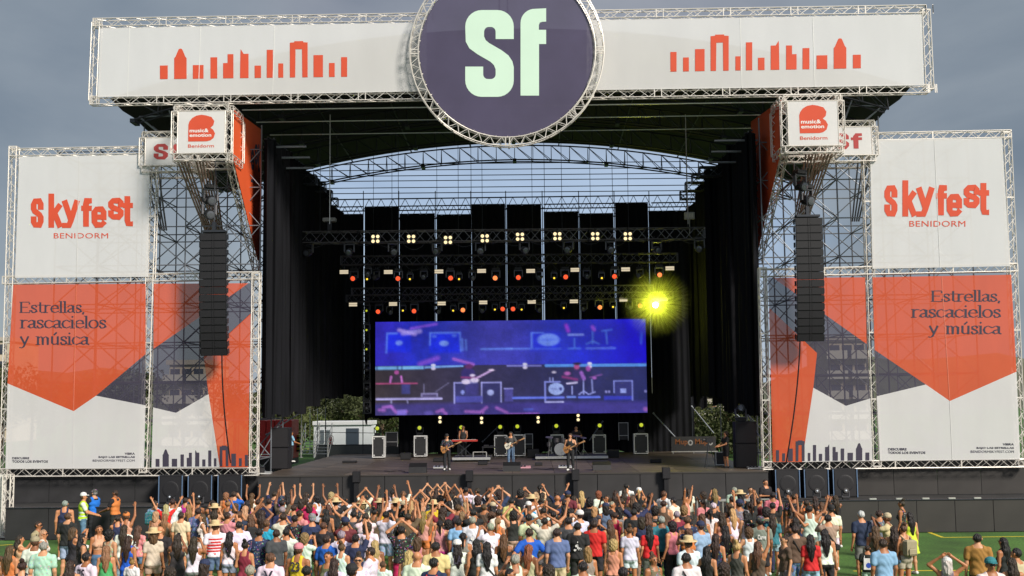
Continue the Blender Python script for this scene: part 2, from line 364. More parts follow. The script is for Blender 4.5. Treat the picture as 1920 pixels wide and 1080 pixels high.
b = MB(); b.add([(-34, 41.27, .004), (34, 41.27, .004), (34, 66, .004), (-34, 66, .004)], [(0, 1, 2, 3)])
tag(put(b, 'pavement', mat('dark_pit_matting', (.028, .027, .027), .85, noise=.3, nscale=.6)), kind='structure')
YLINE = mat('yellow_paint', (.62, .50, .03), .8, noise=.2, nscale=5)
WLINE = mat('white_paint', (.5, .52, .48), .8, noise=.3, nscale=5)
def gline(pts, w, mt, z=.005):
    b = MB()
    for a, c in zip(pts, pts[1:]):
        a = Vector((a[0], a[1], z)); c = Vector((c[0], c[1], z)); d = (c-a).normalized(); n = Vector((-d.y, d.x, 0))*w/2
        b.add([a-n, c-n, c+n, a+n], [(0, 1, 2, 3)]); z += .0004
    return tag(put(b, 'field_line', mt), kind='structure')
g1 = G(1722, 991); g2 = G(1768, 1008); g3 = G(1925, 1006)
gline([g1, g2, g3, (g3.x+15, g3.y+.1)], .13, YLINE)
g4 = G(1600, 1071); g5 = G(1925, 1069); gline([g4, g5, (g5.x+15, g5.y)], .13, YLINE)
ga = G(1580, 992); gb = G(1722, 990); gline([ga, gb], .10, WLINE)
ga = G(-20, 1024); gb = G(24, 1021); gline([ga, gb], .13, YLINE)
# ------------------------------------------------------------------ background: trees, buildings
LEAF = mat('pine_foliage', (.06, .075, .025), .8, noise=.5, nscale=3, transl=.3)
LEAF2 = mat('olive_foliage', (.08, .095, .03), .8, noise=.5, nscale=3, transl=.3)
BARK = mat('bark', (.13, .09, .06), .9, noise=.3, nscale=5)
def tree_meshes(seed, mt, R=2.2, n=1500):
    r = np.random.default_rng(seed); cs = [(r.normal()*R*.55, r.normal()*R*.55, r.uniform(-.5, .9)*R) for _ in range(13)]
    b = MB()
    for i in range(n):
        c = cs[r.integers(13)]; v = r.normal(size=3); v /= np.linalg.norm(v); rr = R*.45*r.uniform(.5, 1.05)
        p = Vector(c)+Vector(v*rr); d = Vector(r.normal(size=3)).normalized()*.15; e2 = Vector(r.normal(size=3)).cross(d).normalized()*.09
        b.add([p-d, p+e2, p+d, p-e2], [(0, 1, 2, 3)])
    t = MB(); t.tube((0, 0, -R*2.3), (.1, .1, -R*.2), .16, 7, r2=.1)
    for c in cs[:6]: t.tube((.05, .05, -R*.7), c, .07, 5, r2=.03)
    return b.mesh('crown', mt), t.mesh('trunk', BARK)
TM = [tree_meshes(1, LEAF), tree_meshes(2, LEAF2), tree_meshes(3, LEAF)]
side_ = {'l': 'left', 'r': 'right'}
tree_spots = [(505, 96, 5.2, 0), (548, 92, 4.9, 1), (590, 96, 5.6, 2), (632, 93, 5.0, 0), (672, 97, 5.4, 1), (716, 92, 4.6, 2), (757, 95, 4.9, 0),
              (1310, 96, 4.6, 1), (1352, 93, 4.4, 0), (1396, 97, 5.0, 2), (1432, 92, 4.2, 1),
              (60, 98, 7.6, 0), (120, 96, 7.0, 2), (185, 99, 7.8, 1), (240, 97, 7.2, 0), (440, 98, 6.8, 2), (-12, 92, 8.0, 1), (5, 104, 6.0, 2)]
ordn = ['first', 'second', 'third', 'fourth', 'fifth', 'sixth', 'seventh', 'eighth', 'ninth', 'tenth', 'eleventh', 'twelfth']
gap_l = 0; gap_r = 0
for i, (px, Y, z, k) in enumerate(tree_spots):
    if i < 7: Y += 15
    p = P(px, 750, Y); z -= (.4 if i < 7 else 1.25)
    if i < 7: lab = '%s bushy pine from the left in the gap beside the white site cabin' % ordn[i]
    elif i < 11: lab = '%s green tree from the left in the gap beyond the right stage wing' % ordn[i-7]
    elif i < 16: lab = 'green tree seen dimly through the left wing banner, %s from the left' % ordn[i-11]
    else: lab = ['tall tree showing past the outer edge of the left banner tower', 'lower tree behind the outer edge of the left banner tower'][i-16]
    o = empty('pine_tree', (p.x, Y, 0), lab, 'tree', 'trees beyond the stage')
    s = 1.0+.18*((i*37 % 10)/10)
    ob('crown', TM[k][0], o, (0, 0, z-1.2), rot=(0, 0, i*1.3), scale=(s*1.05, s, s)); ob('trunk', TM[k][1], o, (0, 0, z-1.2), scale=(1, 1, (z-1.2)/(2.2*2.3)))
def block(px0, px1, ytop, Y, wall, label, floors=5, cols=5, roofc=None):
    a = P(px0, ytop, Y); c = P(px1, ytop, Y); W = c.x-a.x; H = a.z
    o = empty('apartment_building', ((a.x+c.x)/2, Y, 0), label, 'building', 'buildings beyond the festival ground')
    b = MB(); b.box((-W/2, 0, 0), (W/2, 10, H)); put(b, 'wall', wall, o)
    b = MB(); b.box((-W/2-.3, -.3, H), (W/2+.3, 10.3, H+.5)); put(b, 'roof', roofc or mat('roof_slab', (.4, .36, .32), .8), o)
    wm = MB(); wm.box((-.5, -.06, -.65), (.5, .02, .65)); wmesh = wm.mesh('window', mat('window_dark', (.05, .06, .08), .2))
    bm = MB(); bm.box((-1.1, -.9, -.1), (1.1, 0, .0)); bm.box((-1.1, -.9, 0), (1.1, -.84, .8)); bmesh_ = bm.mesh('balcony', mat('balcony_pale', (.5, .47, .43), .8))
    for i in range(floors):
        for j in range(cols):
            x = -W/2+W*(j+.5)/cols; z = H*(i+.5)/floors
            ob('window', wmesh, o, (x, 0, z))
            if j % 2 == 0: ob('balcony', bmesh_, o, (x, 0, z-.75))
BEIGE = mat('beige_render', (.52, .44, .34), .85, noise=.08, nscale=1); TERRA = mat('terracotta_render', (.52, .26, .15), .85, noise=.1, nscale=1)
block(318, 384, 684, 125, BEIGE, 'beige apartment block seen through the navy part of the left banner', 4, 3)
block(1553, 1622, 640, 125, BEIGE, 'beige apartment block seen through the navy part of the right banner', 5, 3)
block(1316, 1342, 757, 130, TERRA, 'terracotta house seen under the right stage curtains', 2, 2)
block(1347, 1384, 742, 140, mat('pale_orange_render', (.6, .38, .26), .85), 'pale orange block with white balconies behind the right stage wing', 2, 3)
block(-60, 12, 640, 150, BEIGE, 'beige tower at the far left edge behind the banner tower', 6, 4)
# hedge bank under the trees on the right and left gaps
b = MB()
for (x0, x1, Y, z) in ((P(1285, 800, 100).x, P(1470, 800, 100).x, 100, 2.3), (P(470, 800, 108).x, P(790, 800, 108).x, 108, 3.4)):
    r = np.random.default_rng(int(Y))
    for i in range(2600):
        p = Vector((r.uniform(x0, x1), Y+r.uniform(-1, 1.2), z*math.sqrt(r.uniform(0, 1))+r.normal()*.15)); d = Vector(r.normal(size=3)).normalized()*.22; e2 = Vector(r.normal(size=3)).cross(d).normalized()*.15
        b.add([p-d, p+e2, p+d, p-e2], [(0, 1, 2, 3)])
tag(put(b, 'hedge', mat('hedge_foliage', (.11, .15, .035), .8, noise=.4, nscale=1.5, transl=.15)), 'rough green hedge bank running behind the stage', 'hedge', kind='stuff')
b = MB(); r = np.random.default_rng(5); V = []; n = 60
for j in range(2):
    for i in range(n+1): V.append((-500+1000*i/n, 420+j*120, 0 if j == 0 else 16+7*math.sin(i*.5)+4*math.sin(i*1.3+2)+3*r.random()))
b.add(V, [(i, i+1, n+2+i, n+1+i) for i in range(n)])
tag(put(b, 'hill', mat('hill_scrub', (.10, .11, .07), .95, noise=.4, nscale=.02)), kind='structure')
# ------------------------------------------------------------------ stage
HS = 1.30; YF, YB = 55.0, 77.0
XL, XR = -12.0, 12.0
st = empty('stage', (0, YF, 0), 'large black stage platform with brown deck boards and black skirt', 'stage')
DECK = mat('stage_deck', rough=.5, objcol=True, noise=.45, nscale=1.2, spec=.3)
bw, bd = 2.0, 2.2
bb = MB(); bb.box((.01, .01, -.08), (bw-.01, bd-.01, 0)); dmesh = bb.mesh('deck_board', DECK)
for i in range(12):
    for j in range(10):
        k = random.uniform(.75, 1.3); ob('deck_board', dmesh, st, (XL+i*bw, j*bd, HS), col=(.085*k, .066*k, .052*k))
b = MB(); b.box((XL+.02, .06, 0), (XR-.02, YB-YF-.02, HS-.09)); put(b, 'substructure', BLACKM, st)
bb = MB(); bb.box((.015, 0, .02), (1.985, .05, HS-.01), bev=.01); sk = bb.mesh('skirt_panel', mat('black_skirt_board', (.03, .029, .03), .6, noise=.3, nscale=.8))
for i in range(12): ob('skirt_panel', sk, st, (XL+2*i, -.002, 0))
b = MB(); b.box((XL, -.03, HS-.05), (XR, .0, HS+.012)); put(b, 'edge_trim', mat('deck_edge', (.05, .045, .04), .5), st)
# wing walls behind the subs and the low black fences in front
def panel_wall(name, x0, x1, Y, z0, z1, label, n, cat='fence', mt=BLACKM, grp=None):
    o = empty(name, ((x0+x1)/2, Y, 0), label, cat, grp); w = (x1-x0)/n
    b = MB(); b.box((.012, 0, z0), (w-.012, .06, z1), bev=.008); me = b.mesh('panel', mt)
    for i in range(n): ob('panel', me, o, (x0+i*w-(x0+x1)/2, 0, 0))
    b = MB(); b.box(((x0-x1)/2, -.03, z1), ((x1-x0)/2, .09, z1+.035)); put(b, 'top_rail', DARKST, o)
    return o
YFE = 41.2; ZFE = 1.12
FEN = mat('fence_board', (.035, .032, .03), .55, noise=.3, nscale=.7)
panel_wall('black_wall', P(12, 900, 56.6).x, XL-.05, 56.6, .02, P(100, 880, 56.6).z, 'tall black wall under the left banner tower', 6, 'wall', BLACKM)
panel_wall('black_wall', XR+.05, P(1922, 900, 56.6).x, 56.6, .02, P(1800, 865, 56.6).z, 'tall black wall under the right banner tower', 6, 'wall', FEN)
panel_wall('black_fence', P(10, 960, YFE).x, P(497, 960, YFE).x, YFE, .02, ZFE, 'low black fence on the grass below the left banner', 6, 'fence', BLACKM)
fr = panel_wall('black_fence', P(1432, 960, YFE).x, P(1935, 960, YFE).x, YFE, .02, ZFE, 'low black fence on the grass below the right banner, silver clamps on top', 7, 'fence', FEN)
cm_ = MB(); cm_.box((-.12, -.05, 0), (.12, .05, .05)); cmm = cm_.mesh('clamp', LIGHTMET)
for px in (1636, 1686, 1735, 1784, 1832): ob('clamp', cmm, fr, Vector((P(px, 927, YFE).x-fr.location.x, 0, ZFE+.035)))
o = empty('white_panel', P(0, 1000, 42)*1.0, 'tall white panel at the left edge beside the black fence', 'panel'); o.location.z = 0
pz = P(5, 890, 42).z
b = MB(); b.box((P(-30, 950, 42).x-o.location.x, 0, .05), (P(8, 950, 42).x-o.location.x, .08, pz)); put(b, 'board', mat('white_board', (.7, .68, .64), .7), o)
b = MB(); x_ = P(14, 950, 42).x-o.location.x; truss(b, (x_, 0, .05), (x_, 0, pz), .28, .35, (0, 1, 0)); put(b, 'truss_post', ALU, o)
# ------------------------------------------------------------------ banner towers (wings)
YW = 56.0
def frame_beams(o, segs, s=.36, bay=.42):
    for (x0, y0, x1, y1) in segs:
        b = MB(); A = P(x0, y0, YW+.2); B = P(x1, y1, YW+.2); up = (0, 1, 0)
        truss(b, A, B, s, bay, up)
        d = (B-A).normalized(); n = max(1, int((B-A).length/3.0)); cb = b
        for i in range(n+1):
            p = A+(B-A)*i/n
            if d.z*d.z > .5: cb.box((p.x-.2, p.y-.2, p.z-.03), (p.x+.2, p.y-.185, p.z+.03))
            else: cb.box((p.x-.03, p.y-.2, p.z-.2), (p.x+.03, p.y-.185, p.z+.2))
        wpart(b, 'truss_beam', ALU, o)
def bpanel(o, polys, seam_post_line=None):
    b = MB(); f = plane2(YW-.03)
    for mi, pts in polys: b.poly([f(*p) for p in pts], mi)
    w = wpart(b, 'banner', [WHITEB, ORANGEB, NAVYB], o); return w
def sub_print(par, o, mb, mt, name='lettering'):
    l = Vector(o.location); mb.v = [tuple(Vector(v)-l) for v in mb.v]; return ob(name, mb.mesh(name, mt), par)
def wing_word(o, panel, x0, y0, x1, y1, bx0, bx1, by0, by1):
    f = plane2(YW-.03); sx = (x1-x0)/192.; sy = (y1-y0)/66.; slope = (by1-by0)
    for i, (ch, a, c, d, e_) in enumerate(SKY_BOX):
        b = MB(); heavy(b, ch, a-58, c-362, d-58, e_-362, 5.4, lambda x, y: f(x0+x*sx, y0+y*sy), OFF+Vector((0, -.0004*i, 0))); sub_print(panel, o, b, REDP, 'letter')
    b = MB(); fit_text(b, 'BENIDORM', bx0, bx1, by0, by1, f, OFF, .0, 1.05); sub_print(panel, o, b, REDP)
# left
L_ = empty('banner_tower', (P(150, 880, YW).x, YW, 0), 'left banner tower, white aluminium truss frame with orange, navy and white banners', 'banner tower', 'banner towers beside the stage')
frame_beams(L_, [(9, 893, 27, 276), (270, 885, 290, 290), (476, 885, 481, 512), (20, 287, 335, 281), (8, 526, 488, 517), (0, 886, 484, 884)])
pa = bpanel(L_, [(0, [(36, 294), (281, 290), (278, 519), (28, 521)])])
wing_word(L_, pa, 58, 362, 250, 428, 101, 203, 437, 447)
pb = bpanel(L_, [(1, [(25, 534), (273, 532), (273, 664), (180, 742), (138, 771), (14, 719)]), (2, [(273, 664), (273, 760), (180, 742)]), (0, [(14, 719), (138, 771), (180, 742), (273, 760), (270, 878), (10, 879)])])
f_ = plane2(YW-.03)
b = MB(); serif(b, 'Estrellas,', 38, 161, 586, 14, f_, OFF); serif(b, 'rascacielos', 39, 201, 615, 15, f_, OFF); serif(b, 'y música', 38, 168, 646, 15, f_, OFF); sub_print(pb, L_, b, NAVYP)
b = MB(); fit_text(b, 'DESCUBRE', 23, 55, 857, 861, f_, OFF, .03); fit_text(b, 'TODOS LOS EVENTOS', 23, 90, 863, 867.5, f_, OFF, .03)
fit_text(b, 'VIBRA', 234, 253, 848.5, 852.5, f_, OFF, .03); fit_text(b, 'BAJO LAS ESTRELLAS', 185, 253, 855, 859.5, f_, OFF, .03); fit_text(b, 'BENIDORMSKYFEST.COM', 174, 253, 861.5, 865.5, f_, OFF); sub_print(pb, L_, b, NAVYP)
pc = bpanel(L_, [(1, [(288, 532), (466, 531), (452, 541), (288, 654)]), (2, [(288, 654), (452, 541), (466, 531), (471, 531), (470, 588), (382, 669), (391, 739), (330, 774), (287, 764)]),
                 (1, [(382, 669), (470, 588), (465, 876), (412, 876), (391, 739)]), (0, [(287, 764), (330, 774), (391, 739), (412, 876), (284, 877)])])
b = MB(); skyline(b, 292, 465, 875, 874, .197, f_, OFF); sub_print(pc, L_, b, NAVYP, 'skyline_print')
# right
R_ = empty('banner_tower', (P(1780, 870, YW).x, YW, 0), 'right banner tower, paler orange and white banners on an aluminium truss frame', 'banner tower', 'banner towers beside the stage')
frame_beams(R_, [(1914, 873, 1886, 249), (1643, 874, 1622, 258), (1437, 876, 1429, 503), (1600, 258, 1893, 252), (1424, 512, 1905, 502), (1430, 873, 1924, 868)])
pa = bpanel(R_, [(0, [(1631, 262), (1879, 259), (1894, 499), (1636, 504)])])
wing_word(R_, pa, 1658, 337, 1855, 407, 1705, 1810, 414, 425)
pb = bpanel(R_, [(1, [(1636, 520), (1896, 515), (1906, 697), (1781, 752), (1736, 721), (1640, 656)]), (2, [(1640, 656), (1736, 721), (1644, 743)]), (0, [(1644, 743), (1736, 721), (1781, 752), (1906, 697), (1913, 861), (1650, 864)])])
b = MB(); serif(b, 'Estrellas,', 1747, 1878, 565, 14, f_, OFF); serif(b, 'rascacielos', 1710, 1878, 595, 15, f_, OFF); serif(b, 'y música', 1742, 1878, 626, 15, f_, OFF); sub_print(pb, R_, b, NAVYP)
b = MB(); fit_text(b, 'DESCUBRE', 1665, 1700, 840, 844.5, f_, OFF, .03); fit_text(b, 'TODOS LOS EVENTOS', 1665, 1735, 846.5, 851, f_, OFF, .03)
fit_text(b, 'VIBRA', 1880, 1901, 831, 835, f_, OFF, .03); fit_text(b, 'BAJO LAS ESTRELLAS', 1831, 1901, 838, 842.5, f_, OFF, .03); fit_text(b, 'BENIDORMSKYFEST.COM', 1820, 1901, 844.5, 849, f_, OFF); sub_print(pb, R_, b, NAVYP)
pc = bpanel(R_, [(2, [(1440, 521), (1450, 521), (1625, 645), (1632, 747), (1586, 761), (1525, 727), (1532, 662), (1442, 577)]), (1, [(1450, 521), (1622, 520), (1625, 645)]),
                 (1, [(1442, 577), (1532, 662), (1525, 727), (1504, 866), (1449, 866)]), (0, [(1504, 866), (1525, 727), (1586, 761), (1632, 747), (1636, 864)])])
b = MB(); skyline(b, 1455, 1630, 865, 863, .197, f_, OFF, True); sub_print(pc, R_, b, NAVYP, 'skyline_print')
def seam_post_line(o, x0, y0, x1, y1, Y, mt=WHITEP):
    A = P(x0, y0, Y-.045); B = P(x1, y1, Y-.045); b = MB(); b.add([A-Vector((.014, 0, 0)), A+Vector((.014, 0, 0)), B+Vector((.014, 0, 0)), B-Vector((.014, 0, 0))], [(0, 1, 2, 3)]); wpart(b, 'seam_post_line', mt, o)
SEAMO = mat('orange_seam', (.72, .2, .12), .7); SEAMW = mat('pale_seam', (.68, .68, .67), .7)
seam_post_line(L_, 148, 293, 144, 520, YW, SEAMW); seam_post_line(L_, 143, 533, 138, 771, YW, SEAMO); seam_post_line(L_, 138, 771, 137, 878, YW, SEAMW); seam_post_line(R_, 1752, 262, 1763, 502, YW, SEAMW); seam_post_line(R_, 1766, 518, 1781, 752, YW, SEAMO); seam_post_line(R_, 1781, 752, 1786, 862, YW, SEAMW)
# ------------------------------------------------------------------ scaffolding towers behind the wings
def scaffold(s, label):
    o = empty('scaffold_tower', (s*18, 59, 0), label, 'scaffolding', 'scaffold towers')
    xs = [s*x for x in (12.6, 14.3, 16.4, 18.6, 20.8, 23.0)]; ys = [57.6, 60.4, 63.2]; zs = [i*1.95 for i in range(1, 10)]; top = 18.8
    for ix, x in enumerate(xs):
        for y in ys: rod('standard', (x, y, 0), (x, y, top if ix < 4 else 17.7), .038, STEEL, o)
    for z in zs:
        for y in ys:
            for a, c in zip(xs, xs[1:]): rod('ledger', (a, y, z), (c, y, z), .032, STEEL, o)
        for x in xs:
            for a, c in zip(ys, ys[1:]): rod('ledger', (x, a, z), (x, c, z), .032, STEEL, o)
    zz = [0]+zs
    for k, (z0, z1) in enumerate(zip(zz, zz[1:])):
        for iy, y in enumerate(ys):
            for i, (a, c) in enumerate(zip(xs, xs[1:])):
                if (i+k+iy) % 2: a, c = c, a
                rod('brace', (a, y+.05, z0), (c, y+.05, z1), .028, STEEL, o)
                if i < 2 and k > 4: rod('brace', (c, y-.05, z0), (a, y-.05, z1), .024, STEEL, o)
        for x in xs[::2]:
            rod('brace', (x, ys[0], z0), (x, ys[2], z1), .028, STEEL, o)
    return o
scaffold(-1, 'dense steel scaffold tower behind the left banner tower')
scaffold(1, 'dense steel scaffold tower behind the right banner tower')
# ------------------------------------------------------------------ roof
def rz(x, Y): return 22.9-.0083*x*x-.034*(Y-56)
rf = empty('stage_roof', (0, 56, 20), 'dark arched stage roof with lattice arches, high over the stage', 'roof')
b = MB(); V = []; nx, ny = 40, 12; x_lim = 19.6
for j in range(ny+1):
    Y = 55.4+(77.5-55.4)*j/ny
    for i in range(nx+1):
        x = -x_lim+2*x_lim*i/nx; V.append((x, Y, rz(x, Y)+.10*math.sin(j*math.pi)-.12*abs(math.sin(j*math.pi/2*1.0))))
b.add(V, [(j*(nx+1)+i, j*(nx+1)+i+1, (j+1)*(nx+1)+i+1, (j+1)*(nx+1)+i) for j in range(ny) for i in range(nx)])
wpart(b, 'roof_cloth', ROOFM, rf, True)
for Yt in (56.2, 61.5, 67, 72, 77.2):
    b = MB(); n = 30; dep = 1.05; lim = 18.6
    for i in range(n):
        x0 = -lim+2*lim*i/n; x1 = -lim+2*lim*(i+1)/n
        for (dy, dz) in ((0, -.25), (-.35, -.25-dep), (.35, -.25-dep)):
            b.tube((x0, Yt+dy, rz(x0, Yt)+dz), (x1, Yt+dy, rz(x1, Yt)+dz), .05, 5)
        for dy in (-.35, .35):
            b.tube((x0, Yt, rz(x0, Yt)-.25), (x1, Yt+dy, rz(x1, Yt)-.25-dep), .03, 4); b.tube((x1, Yt, rz(x1, Yt)-.25), (x1, Yt+dy, rz(x1, Yt)-.25-dep), .03, 4)
        if i % 5 == 0: b.box((x0-.12, Yt-.4, rz(x0, Yt)-.25-dep-.12), (x0+.12, Yt+.4, rz(x0, Yt)-.25-dep+.08))
    wpart(b, 'arch_truss', DARKST, rf)
for i, x in enumerate((-15, -11, -7, -3, 3, 7, 11, 15)):
    rod('purlin', (x, 56, rz(x, 56)-.2), (x, 77.3, rz(x, 77.3)-.2), .045, DARKST, rf)
for Y, z, r in ((57.2, 19.5, .035), (60.2, 19.6, .03), (63.4, 19.65, .03)):
    rod('tie_bar', (-13.5, Y, z), (13.5, Y, z), r, LIGHTMET, rf)
for Y, z in ((77.0, 20.75), (76.8, 20.3), (76.5, 19.85), (76.2, 19.45), (76, 18.95), (75.8, 18.55)):
    rod('tie_cable', (-16, Y, z), (16, Y, z-.15), .028, DARKST, rf)
for s in (-1, 1):       # eaves lattice that pokes out beside the roof
    for (x0, Y0, z0, x1, Y1, z1) in ((18.5, 56.5, 20.3, 16.2, 57, 18.4), (16.2, 57, 18.4, 14.4, 57, 18.9), (16.2, 57, 18.4, 17.0, 56.5, 20.6), (16.2, 57, 18.4, 16.0, 56.5, 20.8), (16.2, 57, 18.4, 15.2, 56.5, 20.9), (18.5, 56.5, 20.3, 14.4, 57, 20.5), (18.5, 58.5, 20.3, 16.2, 59, 18.4), (16.2, 57, 18.4, 16.2, 61, 18.4)):
        rod('eaves_tube', (s*x0, Y0, z0-1.25), (s*x1, Y1, z1-1.25), .05, STEEL, rf)
    for i in range(3):
        rod('grey_bar', (s*12.6, 58+i*1.0, 17.75-.35*i), (s*10.4, 58+i, 17.75-.35*i), .06, STEEL, rf)
for px in (619, 1285): 
    p = P(px, 215, 62); rod('drop_cable', (p.x, 62, p.z), (p.x, 62, P(px, 420, 62).z), .025, LIGHTMET, rf)
# ------------------------------------------------------------------ header sign
YH = 54.6
hd = empty('header_sign', (0, YH, 18), 'long white header banner with red skylines across the top of the stage', 'sign')
def hbeam(x0, y0, x1, y1, s=.38):
    b = MB(); A = P(x0, y0, YH+.2); B = P(x1, y1, YH+.2); truss(b, A, B, s, .5, (0, 1, 0))
    cb = b; n = max(1, int((B-A).length/3.2))
    for i in range(n+1):
        p = A+(B-A)*i/n; cb.box((p.x-.04, p.y-.22, p.z-.21), (p.x+.0, p.y-.195, p.z+.21)); cb.box((p.x+.3, p.y-.22, p.z-.21), (p.x+.34, p.y-.195, p.z+.21))
    wpart(b, 'truss_beam', ALU, hd)
hbeam(178, 44, 800, 34); hbeam(1105, 29, 1734, 19); hbeam(172, 190, 800, 180); hbeam(1100, 178, 1738, 168)
hbeam(176, 190, 182, 44); hbeam(1741, 168, 1734, 20)
fh = plane2(YH-.03)
b = MB(); b.poly([fh(*p) for p in ((188, 53), (505, 47), (800, 42), (800, 171), (500, 177), (183, 182))]); q1 = wpart(b, 'banner', WHITES, hd)
b = MB(); b.poly([fh(*p) for p in ((1100, 38), (1400, 33), (1728, 27), (1733, 160), (1400, 165), (1100, 169))]); q2 = wpart(b, 'banner', WHITES, hd)
for q_, m_ in ((q1, 0), (q2, 1)):
    b = MB()
    if m_ == 0: skyline(b, 300, 651, 148.5, 144, .345, fh, OFF)
    else: skyline(b, 1257, 1614, 134.5, 128, .345, fh, OFF, True)
    sub_print(q_, hd, b, REDP, 'skyline_print')
for q in ((376, 50, 372, 179), (515, 48, 511, 177), (243, 51, 239, 181), (1388, 34, 1391, 165), (1524, 32, 1528, 163)): seam_post_line(hd, *q, YH, WHITEP)  # pale strips painted for posts behind, showing lighter through the header cloth
# circular sign
YC = 53.9
cs_ = empty('round_sign', P(950, 94, YC), 'huge round navy sign with pale mint letters Sf in a truss ring', 'sign')
c0 = P(950, 94, YC); RO = (P(1131, 94, YC).x-P(767, 94, YC).x)/2; RI = RO-.40
b = MB(); n = 96
for i in range(n):
    t0, t1 = 2*math.pi*i/n, 2*math.pi*(i+1)/n
    def q(R, t, dy): return Vector((R*math.cos(t), dy, R*math.sin(t)))
    for R in (RI, RO):
        for dy in (0, .4): b.tube(q(R, t0, dy), q(R, t1, dy), .032, 5, cap=False)
    for dy in (0, .4): b.tube(q(RI if i % 2 else RO, t0, dy), q(RO if i % 2 else RI, t1, dy), .018, 4, cap=False)
    if i % 2 == 0:
        for R in (RI, RO): b.tube(q(R, t0, 0), q(R, t1, .4), .016, 4, cap=False)
    if i % 12 == 0:
        for dt in (-.022, .022):
            for dy in (0, .4): b.tube(q(RI, t0+dt, dy), q(RO, t0+dt, dy), .03, 4)
put(b, 'ring_truss', ALU, cs_)
b = MB(); RD = RI-.06
b.add([(0, .1, 0)]+[(RD*math.cos(2*math.pi*i/72), .1, RD*math.sin(2*math.pi*i/72)) for i in range(72)], [(0, 1+i, 1+(i+1) % 72) for i in range(72)])
dsc = put(b, 'disc_banner', DISCB, cs_)
b = MB()
for i in range(0, 48): 
    t = 2*math.pi*i/48; b.tube((RD*.995*math.cos(t), .08, RD*.995*math.sin(t)), (RI*math.cos(t), .03, RI*math.sin(t)), .012, 4)
put(b, 'lacing', ALU, cs_)
for dx in (-.2, .2): rod('mast_pole', c0+Vector((dx-.15, .75, -RO)), c0+Vector((dx-.15, .75, RO+1)), .04, LIGHTMET, cs_)
fz = lambda X, Yp: P(640+X/3., Yp/3., YC+.1)
def arc(cx, cy, rx, ry, a0, a1, n=7): return [(cx+rx*math.cos(math.radians(a0+(a1-a0)*i/n)), cy+ry*math.sin(math.radians(a0+(a1-a0)*i/n))) for i in range(n+1)]
Sg = arc(790, 150, 93, 93, 180, 270)+arc(878, 150, 92, 93, 270, 360)+[(970, 220), (868, 220)]+arc(842, 180, 26, 28, 0, -90)+arc(829, 180, 26, 28, -90, -180)+[(803, 205), (812, 226), (832, 243), (900, 282), (940, 312), (962, 345), (970, 378)] \
    + arc(878, 452, 92, 93, 0, 90)+arc(789, 452, 92, 93, 90, 180)+[(697, 375), (798, 375)]+arc(824, 418, 26, 27, 180, 90)+arc(842, 418, 26, 27, 90, 0)+[(868, 390), (858, 366), (838, 347), (765, 305), (720, 272), (700, 235)]
Fg = [(1008, 538)]+arc(1088, 130, 80, 80, 180, 262)+[(1152, 47), (1152, 122), (1130, 123), (1116, 128), (1111, 142), (1111, 168), (1152, 168), (1152, 248), (1112, 248), (1112, 538)]
for nm, gl in (('letter', Sg), ('letter', Fg)):
    b = MB(); b.poly([fz(*p)-c0+OFF for p in gl]); ob(nm, b.mesh(nm, MINT), dsc)
# ------------------------------------------------------------------ box signs
def box_sign(x0, y0, x1, y1, Y, dep, kind, label):
    A = P(x0, y1, Y); B = P(x1, y0, Y); o = empty('box_sign', ((A.x+B.x)/2, Y, A.z), label, 'sign', 'truss box signs')
    w = (B.x-A.x)/2; h = B.z-A.z; s = .3
    for dy in (0, dep):
        for (a, c) in (((-w+s/2, dy, s/2), (w-s/2, dy, s/2)), ((-w+s/2, dy, h-s/2), (w-s/2, dy, h-s/2)), ((-w+s/2, dy, s), (-w+s/2, dy, h-s)), ((w-s/2, dy, s), (w-s/2, dy, h-s))):
            b = MB(); truss(b, a, c, s, .33, (0, 1, 0), .026, .016); put(b, 'truss_beam', ALU, o)
    for sx in (-1, 1):
        for z in (s/2, h-s/2):
            b = MB(); truss(b, (sx*(w-s/2), s/2, z), (sx*(w-s/2), dep-s/2, z), s, .33, (0, 0, 1), .024, .014); put(b, 'truss_beam', ALU, o)
    b = MB(); b.box((-w+s+.03, -s/2-.01, s+.03), (w-s-.03, -s/2+.01, h-s-.03)); pn = put(b, 'banner', WHITEB, o)
    def f(u, v): return Vector(((-w+s+.03)+u*(2*w-2*s-.06), -s/2-.012, (s+.03)+v*(h-2*s-.06)))
    O = Vector((0, -.006, 0)); b = MB()
    if kind == 'B':
        Bp = [(.22, .27), (.22, .68)]+[(.50+.28*math.cos(t), .66+.26*math.sin(t)) for t in [math.pi*(1-i/8.) for i in range(1, 6)]]
        Bp += [(.72, .86), (.78, .76), (.76, .66), (.70, .60), (.76, .55), (.80, .46), (.77, .35), (.70, .29), (.62, .27)]
        b.poly([f(u, 0.0+v)+O for u, v in Bp]); ob('logo', b.mesh('logo', REDP), pn)
        b = MB(); g = lambda x, y: f(x, 1-y)
        fit_text(b, 'music&', .25, .66, 1-.58, 1-.49, g, O*2, .02); fit_text(b, 'emotion', .25, .72, 1-.46, 1-.38, g, O*2, .02); ob('lettering', b.mesh('lettering', WHITEP), pn)
        b = MB(); fit_text(b, 'Benidorm', .22, .78, 1-.20, 1-.12, g, O, .01); ob('lettering', b.mesh('lettering', REDP), pn)
    else:
        g = lambda x, y: f(x, 1-y); us = .48/192.
        for i, (ch, a, c) in enumerate((('s', .18, .50), ('f', .54, .80))):
            b = MB(); heavy(b, ch, a, .22, c, .80, .055, g, O+Vector((0, -.001*i, 0))); ob('letter', b.mesh('letter', REDP2), pn)
    return o
box_sign(322, 197, 436, 301, 53.6, 2.2, 'B', 'left truss box sign with red B logo hanging under the header')
box_sign(1466, 178, 1580, 287, 53.6, 2.2, 'B', 'right truss box sign with faded red B logo hanging under the header')
